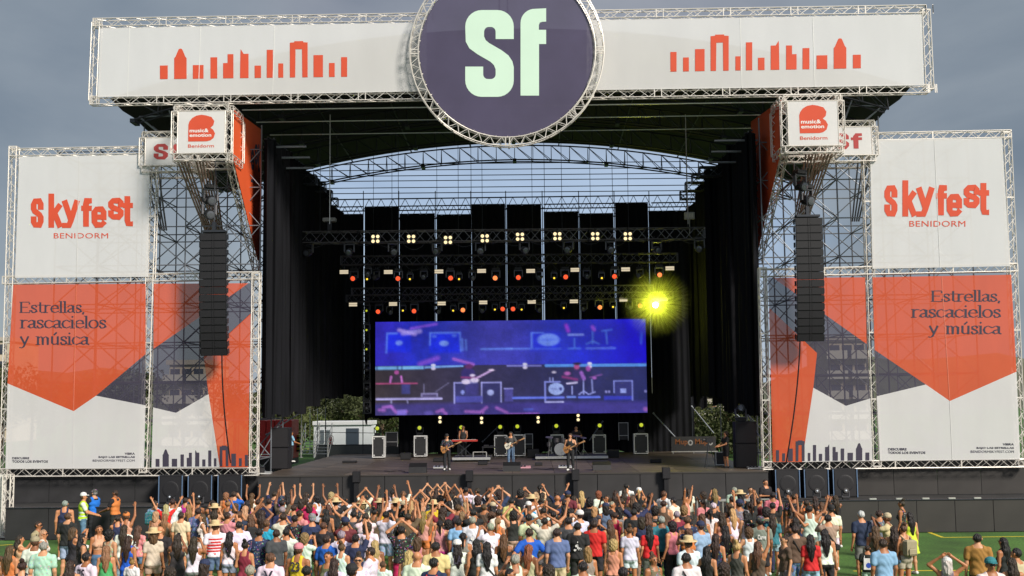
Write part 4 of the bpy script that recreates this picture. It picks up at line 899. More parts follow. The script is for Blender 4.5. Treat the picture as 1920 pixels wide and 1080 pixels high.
# lower wide view
E1(235, 575, 22, 22, (.55, .12, .45), .95); L1(180, 620, 170, 680, 1.8, (.6, .2, .65)); L1(280, 620, 290, 680, 1.8, (.6, .2, .65)); R1(195, 600, 270, 690, (.06, .04, .08), .9); L1(30, 690, 440, 690, 1.1, (.55, .1, .28), .95)
R1(285, 700, 370, 800, (.07, .08, .35), .7, 3); L1(35, 853, 685, 853, 2.0, (.50, .46, .88), .95, 1.5); R1(480, 795, 650, 835, (.4, .37, .7), .9); R1(492, 806, 640, 835, (.08, .06, .16), .95); L1(180, 860, 180, 895, 1, (.4, .38, .7)); L1(340, 860, 345, 895, 1, (.4, .38, .7))
for (x0, x1) in ((815, 1040), (1090, 1285)):
    R1(x0, 690, x1, 900, (.05, .05, .20), .8)
    for q in ((x0, 690, x0, 900), (x0, 690, x1, 690)): L1(*q, 1.1, (.42, .42, .9), .95)
L1(1285, 690, 1285, 895, 1.2, (.42, .42, .9)); E1(1180, 795, 33, 30, (.45, .50, .92), .95); E1(900, 790, 18, 22, (.3, .35, .85), .9); R1(830, 830, 1100, 895, (.10, .10, .48), .9, 3)
E1(955, 590, 70, 55, (.05, .035, .20), .95, 3); E1(965, 520, 40, 26, (.14, .03, .16), .95, 3); R1(890, 610, 1040, 690, (.05, .04, .22), .8, 4); L1(890, 635, 1050, 640, 1.6, (.35, .06, .22), .8); R1(930, 700, 1060, 820, (.07, .06, .28), .8, 5)
E1(935, 680, 45, 26, (.68, .60, .88)); E1(1020, 665, 42, 24, (.72, .64, .9)); E1(1000, 615, 25, 14, (.72, .62, .88)); L1(1030, 650, 1200, 560, 1.6, (.60, .40, .75)); E1(1190, 560, 26, 9, (.75, .62, .85))
R1(1320, 755, 1404, 890, (.10, .09, .38), .9); L1(1320, 755, 1404, 755, 1, (.35, .35, .8)); L1(510, 700, 510, 800, .8, (.3, .28, .5), .6); L1(630, 780, 760, 690, .8, (.3, .28, .5), .5)
L1(60, 855, 560, 855, 2.2, (.16, .22, .90), .95, 1.5, S2); L1(720, 855, 920, 855, 2.2, (.14, .20, .88), .95, 1.5, S2); R1(970, 845, 1260, 885, (.05, .06, .62), .9, 3, S2)
L1(380, 690, 380, 900, 1.3, (.30, .34, .9), 1, 1.5, S2); L1(380, 690, 530, 690, 1.2, (.30, .34, .9), 1, 1.5, S2); L1(380, 900, 560, 900, 1.3, (.50, .50, .92), 1, 1.5, S2)
E1(490, 765, 78, 62, (.38, .48, .92), 1, 1.5, S2); E1(535, 765, 16, 18, (.05, .05, .3), .9, 1.5, S2); E1(465, 765, 30, 5, (.1, .1, .4), .8, 1.5, S2); E1(470, 590, 22, 10, (.6, .55, .75), 1, 1.5, S2)
for q in ((430, 650, 430, 690), (460, 650, 460, 690), (650, 740, 650, 820), (765, 670, 765, 820), (720, 825, 765, 790), (815, 825, 765, 790), (850, 670, 855, 800), (830, 820, 880, 800)): L1(*q, 1.0, (.38, .42, .9), .95, 1.5, S2)
L1(600, 710, 700, 700, 1.6, (.65, .60, .92), 1, 1.5, S2); L1(600, 850, 680, 850, 1.6, (.2, .3, .9), 1, 1.5, S2)
E1(700, 535, 28, 30, (.50, .10, .34), 1, 3, S2); E1(705, 505, 42, 14, (.03, .02, .06), 1, 2, S2); R1(660, 570, 760, 690, (.06, .04, .20), .85, 5, S2); E1(605, 605, 30, 20, (.48, .14, .50), 1, 3, S2); E1(815, 555, 22, 28, (.42, .10, .50), 1, 3, S2)
L1(560, 640, 700, 670, 2.2, (.30, .05, .25), .9, 3, S2); L1(745, 600, 770, 660, 3.2, (.45, .18, .75), .9, 3, S2); L1(830, 650, 950, 620, 1.2, (.25, .1, .4), .8, 2, S2); E1(875, 655, 20, 14, (.45, .15, .6), .9, 2, S2)
for q in ((1070, 690, 1070, 810), (1070, 688, 1255, 688), (1255, 688, 1255, 890)): L1(*q, 1.1, (.28, .32, .85), .95, 1.5, S2)
R1(1080, 700, 1245, 840, (.05, .05, .26), .7, 2, S2); R1(1135, 770, 1190, 815, (.35, .42, .92), .95, 2, S2)
for x in (990, 1020, 1385): E1(x, 800, 12, 12, (.35, .35, .8), .9, 2, S2)
# foreground hands in the picture
for q in ((100, 940, 170, 930), (180, 930, 215, 975), (60, 965, 110, 970), (230, 990, 330, 985), (640, 990, 700, 970), (690, 975, 730, 1010), (930, 990, 1100, 1000), (1090, 990, 1140, 950), (1240, 955, 1340, 1005)): L1(*q, 2.6, (.42, .16, .62), .85, 4)
R1(240, 965, 335, 1020, (.26, .20, .78), .8, 4); E1(560, 1005, 40, 22, (.2, .15, .65), .7, 5); L1(170, 975, 250, 975, 1, (.1, .16, .7), .8, 4, S2); L1(0, 1015, 310, 1015, 1, (.4, .15, .6), .7, 2, S2); E1(1385, 985, 25, 22, (.4, .15, .55), .8, 4, S2)
def blur(a, n):
    for _ in range(n):
        p_ = np.pad(a, ((1, 1), (1, 1), (0, 0)), 'edge'); a = (p_[:-2, 1:-1]+p_[2:, 1:-1]+p_[1:-1, :-2]+p_[1:-1, 2:]+2*a)/6
    return a
def cloudy(n, k):
    c_ = rng.random((n, n*3)); yi = np.linspace(0, n-1.001, H_); xi = np.linspace(0, n*3-1.001, W_); y0_ = yi.astype(int); x0_ = xi.astype(int); fy = (yi-y0_)[:, None]; fx = (xi-x0_)[None]
    fy = fy*fy*(3-2*fy); fx = fx*fx*(3-2*fx); a = c_[y0_][:, x0_]; b2 = c_[y0_][:, x0_+1]; c2 = c_[y0_+1][:, x0_]; d2 = c_[y0_+1][:, x0_+1]
    return 1+k*((a*(1-fx)+b2*fx)*(1-fy)+(c2*(1-fx)+d2*fx)*fy-.5)
u_ = blur(img, 4); l_ = blur(img, 1); img = np.where((yy < 84)[..., None], u_, l_)
img *= (cloudy(6, .35)*cloudy(17, .22)*cloudy(50, .15))[..., None]; img = np.clip(img, 0, 1)**1.08*1.12
img = np.clip(img*(1+.07*rng.normal(size=img.shape[:2]))[..., None], 0, 1)
nx, ny = int(W_/1.5), int(H_/1.5)
gx = np.linspace(0, W_-1, nx+1); gy = np.linspace(0, H_-1, ny+1)
b = MB(); wS = (SCB.x-SCA.x); hS = SCB.z-SCA.z
V = [(-wS/2+wS*x/(W_-1), -.06, hS-hS*y/(H_-1)) for y in gy for x in gx]
b.add(V, [(j*(nx+1)+i, (j+1)*(nx+1)+i, (j+1)*(nx+1)+i+1, j*(nx+1)+i+1) for j in range(ny) for i in range(nx)])
SCM = bpy.data.materials.new('video_picture'); SCM.use_nodes = True; nt = SCM.node_tree; bs = nt.nodes['Principled BSDF']; bs.inputs['Base Color'].default_value = (.02, .02, .02, 1); bs.inputs['Roughness'].default_value = .5
at = nt.nodes.new('ShaderNodeAttribute'); at.attribute_name = 'picture'; nt.links.new(at.outputs['Color'], bs.inputs['Emission Color']); bs.inputs['Emission Strength'].default_value = .47
me = b.mesh('video_picture', SCM); ca = me.color_attributes.new('picture', 'FLOAT_COLOR', 'POINT')
cc = np.ones(((nx+1)*(ny+1), 4)); ix = np.clip(np.round(gx).astype(int), 0, W_-1); iy = np.clip(np.round(gy).astype(int), 0, H_-1); cc[:, :3] = img[iy][:, ix].reshape(-1, 3); ca.data.foreach_set('color', cc.ravel())
ob('video_picture', me, so)
mW = wS/12; mH = hS/4
bm_ = MB(); bm_.box((.004, -.055, .004), (mW-.004, .06, mH-.004)); LM = bm_.mesh('led_module', BLACK)
for i in range(12):
    for j in range(4): ob('led_module', LM, so, (-wS/2+i*mW, 0, j*mH))
b = MB(); b.box((-wS/2-.05, .07, 0), (wS/2+.05, .25, .06)); b.box((-wS/2-.05, .07, hS-.06), (wS/2+.05, .25, hS)); [b.tube((x, .15, hS), (x, .15, hS+1.2), .03, 5) for x in (-6, -2, 2, 6)]; put(b, 'hanging_frame', DARKST, so)
# ------------------------------------------------------------------ gear on the stage
CTRIM = mat('case_edge', (.85, .85, .84), .4, .1)
def onstage(px, py): return G(px, py, HS+.005)
def road_case(px0, px1, y0, y1, label, d=.6, small=False):
    a = onstage(px0, y1); c = P(px1, y0, a.y); W = c.x-a.x; H = c.z-HS; o = empty('flight_case', ((a.x+c.x)/2, a.y, HS), label, 'flight case', 'black flight cases across the stage')
    b = MB(); b.box((-W/2+.03, 0, .09), (W/2-.03, d, H-.02)); put(b, 'body', CASE, o)
    b = MB(); t = .05
    for y in (-.012, d-.03):
        for (x0, z0, x1, z1) in ((-W/2, .07, -W/2+t, H), (W/2-t, .07, W/2, H), (-W/2+t, .07, W/2-t, .07+t), (-W/2+t, H-t, W/2-t, H)): b.box((x0, y, z0), (x1, y+.04, z1))
    for x in (-W/2, W/2-t): b.box((x, .028, H-t), (x+t, d-.03, H)); b.box((x, .028, .07), (x+t, d-.03, .07+t))
    put(b, 'edge_trim', CTRIM, o)
    b = MB()
    for x in (-W/2+.11, W/2-.11):
        for z in (.2, H-.13): b.lathe((x, .028, z), [(.055, 0), (.05, .03)], 10, (0, -1, 0))
    put(b, 'corner_plate', mat('dull_metal', (.6, .6, .6), .5, .2), o)
    b = MB(); b.box((-.09, .005, H*.5-.13), (.09, .03, H*.5+.13)); put(b, 'label_plate', mat('white_label', (.85, .85, .84), .6), o)
    b = MB(); [b.lathe((x, y, 0), [(.04, 0), (.04, .08)], 8) for x in (-W/2+.1, W/2-.1) for y in (.1, d-.1)]; put(b, 'wheel', DARKST, o)
    return o
road_case(698, 721, 818, 860, 'upright black flight case, leftmost, beside the white cabin')
road_case(776, 800, 817, 858, 'upright black flight case under the left part of the screen')
road_case(927, 951, 816, 857, 'upright black flight case just left of the white guitar player')
road_case(961, 985, 815, 857, 'upright black flight case just right of the white guitar player')
road_case(1033, 1057, 815, 855, 'upright black flight case behind the bass drum')
road_case(1112, 1136, 815, 853, 'upright black flight case right of the drum riser')
road_case(1189, 1215, 813, 853, 'upright black flight case, rightmost, near the right end of the screen')
for (x0, x1, y0, y1, lab) in ((723, 746, 810, 838, 'open metal rack frame behind the leftmost flight case'), (984, 999, 813, 842, 'small black rack case behind the white guitar player'), (1160, 1178, 792, 826, 'dark amplifier stack on the silver table behind the band')):
    a = G(x0, y1, HS); a.y = min(a.y, 75.5); q0_ = P(x0, y1, a.y); q1_ = P(x1, y0, a.y); zb = max(HS, q0_.z); W = q1_.x-q0_.x; H = q1_.z-zb
    o = empty('equipment_rack', ((q0_.x+q1_.x)/2, a.y, zb), lab, 'rack'); b = MB(); b.box((-W/2+.03, .02, .05), (W/2-.03, .5, H-.02)); put(b, 'body', CASE, o)
    b = MB(); [b.box(q, r_) for q, r_ in (((-W/2, -.02, 0), (-W/2+.04, .02, H)), ((W/2-.04, -.02, 0), (W/2, .02, H)), ((-W/2+.04, -.02, H-.04), (W/2-.04, .02, H)), ((-W/2+.04, -.02, .3), (W/2-.04, .02, .34)))]; put(b, 'rack_frame', mat('dull_metal'), o)
for (x0, x1, y, lab) in ((1141, 1187, 823, 'long silver work table behind the right flight cases'), (1217, 1262, 822, 'second silver work table next to the dark logo banner')):
    a = G(x0, y+16, HS); c = P(x1, y, a.y); H = c.z-HS; W = c.x-a.x; o = empty('work_table', ((a.x+c.x)/2, a.y, HS), lab, 'table', 'silver work tables')
    b = MB(); b.box((-W/2, 0, H-.09), (W/2, .8, H)); put(b, 'table_top', LIGHTMET, o)
    lb = MB(); lb.tube((0, 0, 0), (0, 0, H-.09), .04, 6); lm = lb.mesh('leg', LIGHTMET)
    for x in (-W/2+.1, W/2-.3, W/2-.1): ob('leg', lm, o, (x, .05, 0))
# risers
def riser(px0, px1, yb, yt, depth, label):
    a = onstage(px0, yb); c = onstage(px1, yb); H = P(px0, yt, a.y).z-HS; W = c.x-a.x; o = empty('band_riser', ((a.x+c.x)/2, a.y, HS), label, 'riser', 'low risers on the stage')
    b = MB(); b.box((-W/2, 0, H-.14), (W/2, .05, H)); b.box((-W/2, depth-.05, H-.14), (W/2, depth, H)); put(b, 'metal_edge', LIGHTMET, o)
    n = max(1, int(W/2)); bb = MB(); bb.box((.006, .055, H-.12), (W/n-.006, depth-.055, H-.004)); me = bb.mesh('riser_deck', CASE)
    for i in range(n): ob('riser_deck', me, o, (-W/2+i*W/n, 0, 0))
    lb = MB(); lb.tube((0, 0, 0), (0, 0, H-.14), .04, 6); lm = lb.mesh('leg', DARKST)
    for i in range(n+1):
        for y in (.1, depth-.1): ob('leg', lm, o, (-W/2+.06+i*(W-.12)/n, y, 0))
    return o, a, H, W
r1, r1a, r1H, r1W = riser(848, 919, 866, 858, 2.6, 'low riser with pale metal edge under the keyboard player')
r2, r2a, r2H, r2W = riser(1004, 1142, 863, 856, 3.0, 'wide low riser with metal edge under the drum kit')
b = MB(); o = empty('handrail', P(905, 858, r1a.y+.3), 'small metal rail loop on the keyboard riser', 'rail'); W = .75
for q in (((-W, 0, 0), (-W, 0, .28)), ((-W, 0, .28), (0, 0, .28)), ((0, 0, .28), (0, 0, 0))): b.tube(*q, .03, 6)
o.location = (P(912, 858, r1a.y+.3).x, r1a.y+.3, HS+r1H); put(b, 'rail', LIGHTMET, o)
# drum kit
dx = P(1051, 842, r2a.y+.8).x; dz = HS+r2H
o = empty('drum_kit', (dx, r2a.y+.8, dz), 'drum kit with white bass drum head and cymbals on stands', 'drum kit')
b = MB(); b.lathe((0, .5, .36), [(.36, -.5), (.36, 0)], 24, (0, 1, 0)); bd_ = put(b, 'bass_drum', BLACK, o)
b = MB(); b.lathe((0, -.01, .36), [(.32, 0), (.32, .02)], 24, (0, -1, 0)); put(b, 'drum_head', mat('drum_head_white', (.62, .62, .64), .5, noise=.06), bd_)
b = MB(); b.lathe((0, -.012, .36), [(.36, -.01), (.375, 0), (.36, .04), (.33, .04)], 24, (0, -1, 0)); put(b, 'hoop', LIGHTMET, bd_)
b = MB(); b.lathe((.14, -.035, .30), [(.06, 0), (.06, .008)], 12, (0, -1, 0)); fit_text(b, 'drums', -.18, .02, 0, .09, lambda x, y: Vector((x, -.036, .48-y)), Vector(), .01); put(b, 'print', NAVYP, bd_)
for (x, y, z, r) in ((-.22, .1, .86, .15), (.16, .1, .86, .15), (.72, .35, .55, .2), (-.62, .5, .62, .17)):
    b = MB(); b.lathe((x, y, z), [(r, -.12), (r, .12)], 16, (0, .2, 1)); [b.tube((x+r*.8*math.cos(t), y+r*.8*math.sin(t), z-.1), (x+r*1.2*math.cos(t), y+r*1.2*math.sin(t), 0.01), .012, 4) for t in (0, 2.1, 4.2)]; put(b, 'tom_drum', mat('drum_shell', (.10, .09, .10), .3), o)
for (x, y, z, r) in ((-.65, .1, 1.05, .22), (.95, .2, 1.12, .24), (1.35, .4, 1.0, .2)):
    b = MB(); b.lathe((x, y, z), [(r, 0), (.04, .03)], 18, (.1, -.25, 1)); c_ = put(b, 'cymbal', mat('brass', (.6, .48, .22), .3, .9), o)
    b = MB(); b.tube((x, y, .25), (x, y, z), .015, 6); [b.tube((x, y, .35), (x+.28*math.cos(t), y+.28*math.sin(t), .01), .014, 5) for t in (.3, 2.4, 4.5)]; put(b, 'stand', LIGHTMET, o)
# keyboard and small desk
ky = r1a.y+.8; kx = P(871, 830, ky).x; o = empty('keyboard', (kx, ky, HS+r1H), 'long red stage keyboard on a stand on the riser', 'keyboard')
b = MB(); b.box((-.75, -.16, .86), (.75, .16, .97), bev=.015); put(b, 'body', mat('red_keyboard', (.42, .04, .03), .35), o)
b = MB(); [b.box((-.68+.045*k, -.15, .975), (-.64+.045*k, .0, .985)) for k in range(30)]; put(b, 'keys', mat('ivory', (.7, .7, .66), .4), o)
b = MB(); b.tube((-.5, -.2, 0.01), (.5, .1, .86), .02, 5); b.tube((.5, -.2, .01), (-.5, .1, .86), .02, 5); put(b, 'stand', DARKST, o)
o = empty('effects_desk', (kx+1.4, ky+.2, HS+r1H), 'small black desk with laptop gear right of the keyboard', 'desk'); b = MB(); b.box((-.4, -.25, .5), (.4, .25, .56)); b.box((-.3, -.15, .565), (-.02, .1, .66), bev=.01); b.box((.04, -.15, .565), (.3, .1, .62), bev=.01); put(b, 'desk_top', BLACK, o)
b = MB(); [b.tube((x, y, 0.0), (x, y, .5), .02, 5) for x in (-.36, .36) for y in (-.2, .2)]; put(b, 'leg', DARKST, o)
# wedges, front fills, stage boxes
def wedge(px0, px1, y0, y1, label):
    a = onstage(px0, y1); c = P(px1, y0, a.y); W = c.x-a.x; H = max(.3, c.z-HS); o = empty('monitor_wedge', ((a.x+c.x)/2, a.y, HS), label, 'speaker', 'wedge monitors along the stage front')
    b = MB(); b.prism([(-W/2, 0, 0), (-W/2, .6, 0), (-W/2, .52, H), (-W/2, .1, H*.62)], (W, 0, 0)); put(b, 'cabinet', BLACK, o)
    b = MB(); b.prism([(-W/2+.04, .53, H*.98), (-W/2+.04, .60, .06), (-W/2+.04, .62, .06), (-W/2+.04, .55, H*.98)], (W-.08, 0, 0)); put(b, 'grille', GRILLE, o); return o
wedge(766, 799, 869, 887, 'black wedge monitor left of the keyboard player'); wedge(943, 976, 867, 884, 'black wedge monitor in front of the white guitar player')
wedge(1112, 1146, 866, 882, 'black wedge monitor right of the singer with the bass')
for i, (px, y0, y1) in enumerate(((668, 884, 905), (880, 882, 903), (1079, 880, 901), (1249, 876, 898))):
    A = P(px-7, y1, 54.75); B = P(px+7, y0, 54.75); o = empty('front_fill', ((A.x+B.x)/2, 54.65, A.z), '%s black front-fill speaker from the left hooked on the stage edge' % cen[i], 'speaker', 'front-fill speakers on the stage edge')
    W = B.x-A.x; H = B.z-A.z; b = MB(); b.box((-W/2, 0, 0), (W/2, .30, H), bev=.02); put(b, 'cabinet', BLACK, o); b = MB(); b.box((-W/2+.03, -.02, .03), (W/2-.03, -.0, H-.03)); put(b, 'grille', GRILLE, o)
    b = MB(); b.box((-.1, .05, -(A.z-.0)), (.1, .2, 0)); put(b, 'bracket', BLACK, o)
def pa_stack(px0, px1, y0, y1, label):
    a = onstage(px0, y1); c = P(px1, y0, a.y); W = c.x-a.x; H = c.z-HS; o = empty('side_speaker_stack', ((a.x+c.x)/2, a.y, HS), label, 'speaker', 'side-fill speaker stacks')
    b = MB(); b.box((-W/2, 0, .0), (W/2, .9, H*.52-.01), bev=.02); put(b, 'subwoofer', BLACK, o); b = MB(); b.box((-W/2, .02, H*.52), (W/2, .85, H), bev=.02); put(b, 'top_cabinet', BLACK, o)
    b = MB(); b.box((-W/2+.05, -.02, .05), (W/2-.05, -.001, H*.5)); put(b, 'grille', GRILLE, o); b = MB(); b.box((-W/2+.05, .0, H*.54), (W/2-.05, .018, H-.05)); put(b, 'grille', GRILLE, o)
    return o, a, H
pl_, pla, plH = pa_stack(506, 541, 802, 880, 'tall black side speaker stack at the left end of the stage')
pr_, pra, prH = pa_stack(1381, 1418, 790, 877, 'tall black side speaker stack at the right end of the stage')
o = mover(1389, 786, pra.y+.4, LGL, 'moving light standing on the right side speaker stack', 1.2, 0, grp=None); o.rotation_euler = (math.pi, 0, math.pi); o.location.z = HS+prH
o = empty('small_case', (onstage(1350, 873).x, onstage(1350, 873).y, HS), 'small black case with bright edges left of the right stack', 'flight case'); b = MB(); b.box((-.2, 0, .04), (.25, .5, .68)); put(b, 'body', CASE, o)
b = MB(); [b.box(q, w) for q, w in (((-.22, -.02, .03), (-.18, .02, .7)), ((-.18, -.02, .03), (.26, .02, .07)), ((-.18, -.02, .66), (.26, .02, .7)))]; put(b, 'edge_trim', LIGHTMET, o)
# pedals, cables, towel on the deck
for (x, y, mt, lab, s) in ((825, 878, LIGHTMET, 'silver pedalboard at the feet of the left guitarist', .35), (984, 878, mat('pink_plastic', (.5, .25, .3), .5), 'pink box of pedals beside the centre wedge monitor', .3), (1062, 877, LIGHTMET, 'white set-list board at the feet of the bass player', .4), (490, 889, LIGHTMET, 'silver cable ramp at the left stage corner', .45), (1420, 879, LIGHTMET, 'silver cable ramp at the right stage corner', .45)):
    a = onstage(x, y); o = empty('pedalboard' if s < .45 else 'cable_ramp', a, lab, 'pedals' if s < .45 else 'cable ramp'); b = MB(); b.prism([(-s, 0, 0), (-s, .35, 0), (-s, .33, .11), (-s, .02, .05)], (2*s, 0, 0)); put(b, 'board', mt, o)
    b = MB(); [b.box((-s+.1+.16*k, .08, .08), (-s+.19+.16*k, .22, .14)) for k in range(int(s*10)-1)]; put(b, 'pedal', DARKST, o)
for i, (x0, x1, y) in enumerate(((905, 960, 879), (1000, 1050, 880), (720, 760, 884))):
    a = onstage(x0, y); c = onstage(x1, y); r = random.Random(i); b = MB(); pts = []
    for k in range(30): t = k/29.; pts.append(Vector((a.x+(c.x-a.x)*t, a.y+.25*math.sin(t*9+i)+r.uniform(-.05, .05), HS+.02)))
    b.path(pts, .018, 4); tag(put(b, 'cable', BLACK), '%s loose black cable from the left lying along the front of the deck' % cen[i], 'cable')
for i, (x, y, w, h, lab) in enumerate(((905, 872, .25, .2, 'small black stage box by the keyboard riser corner'), (1010, 873, .2, .15, 'small black cable box left of the bass player'), (1150, 858, .35, .45, 'black drum hardware case right of the drum riser'), (760, 862, .3, .4, 'small black guitar amplifier beside the second flight case'), (1000, 858, .35, .5, 'small black guitar amplifier left of the drum riser'), (822, 866, .3, .22, 'low black speaker box behind the left guitarist'), (1230, 868, .3, .2, 'flat black box on the deck near the rightmost flight case'), (655, 868, .4, .12, 'flat black cable hatch on the left part of the deck'))):
    o = empty('stage_box', onstage(x, y), lab, 'equipment box'); b = MB(); b.box((-w, 0, 0), (w, .35, h), bev=.02); put(b, 'body', BLACK, o); b = MB(); b.box((-w*.85, -.012, h*.15), (w*.85, -.001, h*.85)); put(b, 'front_panel', GRILLE, o)
# mic stands
def mic(px, py, h, label, boom=.0):
    a = onstage(px, py); o = empty('microphone_stand', a, label, 'microphone stand', 'microphone stands'); b = MB(); b.lathe((0, 0, 0), [(.15, 0), (.14, .02), (.02, .03)], 12); b.tube((0, 0, .02), (0, 0, h), .015, 6); b.tube((0, 0, h), (boom, .1, h+.05), .012, 5); put(b, 'stand', DARKST, o)
    b = MB(); b.ball((boom, .13, h+.06), .04, 8); b.tube((boom, .0, h+.04), (boom, .12, h+.055), .018, 6); put(b, 'microphone', DARKST, o)
mic(836, 883, 1.52, 'microphone stand before the left guitarist'); mic(963, 872, 1.55, 'microphone stand before the white guitar player'); mic(1081, 882, 1.55, 'microphone stand before the bass player', -.1)
# dark logo banner at the right rear
a = G(1260, 846, HS); a.y = 73.5; A = P(1259, 846, 73.5); B = P(1342, 818, 73.5); o = empty('logo_banner', ((A.x+B.x)/2, 73.5, A.z), 'low dark banner with orange and grey Mup logos at the right rear', 'banner')
W = B.x-A.x; H = B.z-A.z; b = MB(); b.box((-W/2, 0, 0), (W/2, .05, H)); pn = put(b, 'banner', BLACKM, o)
b = MB(); g = lambda x, y: Vector((x, -.012, y)); 
for xo in (-W/2+.25, -W/2+W*.5+.1):
    fit_text(b, 'Mup', xo, xo+.78, -.75, -.32, lambda x, y: Vector((x, -.012, -y)), Vector(), .02)
ob('lettering', b.mesh('lettering', mat('orange_print', (.20, .065, .015), .7)), pn)
b = MB()
for xo in (-W/2+1.2, -W/2+W*.5+1.05): strip(b, [(xo+.12*math.cos(t), .52+.14*math.sin(t)) for t in [2*math.pi*i/12 for i in range(13)]], .04, .04, g, Vector())
ob('emblem', b.mesh('emblem', mat('grey_print', (.3, .3, .3), .7)), pn)
b = MB(); b.box((-W/2, -.05, -.06), (W/2+.1, .08, -.01)); [b.tube((x, 0, -.05), (x, 0, -(A.z-HS)), .03, 5) for x in (-W/2+.1, 0, W/2-.1)]; put(b, 'frame', LIGHTMET, o)
# white cabin, grey low wall, red crates, stairs behind the left side
Yc = 100; A = P(588, 852, Yc); B = P(697, 789, Yc); zb = 1.6
o = empty('site_cabin', ((A.x+B.x)/2, Yc, 0), 'white site cabin with dark door behind the left side of the stage', 'cabin'); W = B.x-A.x
b = MB(); b.box((-W/2, 0, 0), (W/2, 2.6, B.z-.35)); put(b, 'wall', mat('cabin_white', (.78, .82, .86), .55, noise=.06, nscale=1), o)
b = MB(); b.box((-W/2-.08, -.15, B.z-.35), (W/2+.08, 2.7, B.z), bev=.03); put(b, 'roof', mat('cabin_roof', (.78, .80, .82), .5), o)
b = MB(); b.box((-W/2+W*.56, -.04, B.z-2.3), (-W/2+W*.78, -.002, B.z-.62)); put(b, 'door', mat('cabin_door', (.06, .08, .11), .4), o)
for k in (0, 1):
    b = MB(); b.box((-W/2+.55+k*.55, -.04, B.z-1.9), (-W/2+.9+k*.55, -.002, B.z-.75)); wn = put(b, 'window', mat('cabin_glass', (.08, .12, .16), .15), o)
    b = MB(); [b.box((-W/2+.55+k*.55+.09*q, -.055, B.z-1.9), (-W/2+.575+k*.55+.09*q, -.041, B.z-.75)) for q in range(4)]; put(b, 'window_bar', LIGHTMET, wn)
A = P(590, 853, 77.6); B = P(756, 834, 77.6); o = empty('grey_screen', ((A.x+B.x)/2, 77.6, 0), 'low grey cloth screen in front of the white cabin', 'screen'); W = B.x-A.x; b = MB(); b.box((-W/2, 0, 0), (W/2, .05, B.z)); put(b, 'cloth', mat('grey_cloth', (.13, .14, .14), .85, noise=.15, nscale=1.5), o)
b = MB(); b.tube((-W/2, 0, B.z+.03), (W/2, 0, B.z+.03), .035, 5); b.tube((-W/2, 0, B.z+.9), (W/2, 0, B.z+.75), .02, 5); put(b, 'rail', DARKST, o)
RC = mat('red_tarpaulin', (.55, .02, .02), .5, noise=.15, nscale=1.5)
A = P(482, 832, 80); B = P(548, 788, 80); o = empty('red_truck_body', ((A.x+B.x)/2, 80, 0), 'red truck body seen behind the left speaker stack', 'truck'); W = (B.x-A.x); zt = P(500, 788, 80).z
for k in range(4): b = MB(); b.box((-W/2+W*k/4+.03, 0, .9), (-W/2+W*(k+1)/4-.03, 2.4, zt), bev=.03); put(b, 'side_panel', RC, o)
b = MB(); b.box((-W/2, .1, .5), (W/2, 2.3, .9)); put(b, 'chassis', BLACK, o); b = MB(); [b.lathe((x, .0, .5), [(.5, 0), (.5, .3)], 16, (0, 1, 0)) for x in (-W/2+.9, W/2-.9)]; put(b, 'wheel', BLACK, o)
for (px, lab) in ((564, 'left flight of metal access stairs with tall handrails beside the cabin'), (591, 'right flight of metal access stairs with handrails beside the cabin')):
    a = onstage(px, 857); o = empty('access_stairs', a, lab, 'stairs', 'metal access stairs'); W = .8
    b = MB(); b.box((0, 0, 0), (W, .28, .03)); sm = b.mesh('step', STEEL)
    for k in range(5): ob('step', sm, o, (0, .3*k, .18*(k+1)))
    b = MB()
    for x in (0, W):
        b.tube((x, 0, 0), (x, 1.5, 1.0), .025, 5); b.tube((x, 0, 0), (x, 0, 1.05), .025, 5); b.tube((x, 1.5, 1.0), (x, 1.5, 2.1), .025, 5); b.tube((x, 0, 1.05), (x, 1.5, 2.1), .022, 5); b.tube((x, 0, .6), (x, 1.5, 1.6), .018, 5)
    put(b, 'handrail', LIGHTMET, o)
for i, (px, yt, yb) in enumerate(((565, 745, 858), (581, 765, 850), (595, 766, 846), (610, 766, 842))):
    a = onstage(px, yb); o = empty('steel_post', a, '%s thin pale steel post from the left near the access stairs' % cen[i], 'post', 'steel posts near the access stairs'); b = MB(); h = P(px, yt, a.y).z-HS; b.tube((0, 0, 0), (0, 0, h), .03, 6); b.lathe((0, 0, 0), [(.12, 0), (.12, .03)], 8); b.box((-.05, -.05, h*.5), (.05, .05, h*.5+.1)); put(b, 'pole', LIGHTMET, o)
for i, (x0, y0, x1, y1, Y) in enumerate(((500, 815, 560, 776, 66), (1297, 762, 1338, 812, 76.5), (1225, 775, 1272, 826, 75.5), (1370, 768, 1416, 806, 76.5), (1130, 790, 1105, 826, 75.5), (905, 828, 938, 796, 75.5))):
    A = P(x0, y0, Y); B = P(x1, y1, Y); b = MB(); b.tube(A, B, .04, 6); b.lathe(A, [(.06, -.05), (.06, .05)], 8, B-A); o = put(b, 'diagonal_brace', STEEL)
    tag(o, ['slanting steel brace tube above the left speaker stack', 'slanting steel brace tube before the green trees at right', 'slanting steel brace left of the dark logo banner', 'slanting steel brace above the right speaker stack', 'slanting steel brace right of the drum kit', 'slanting steel brace right of the keyboard player'][i], 'brace')
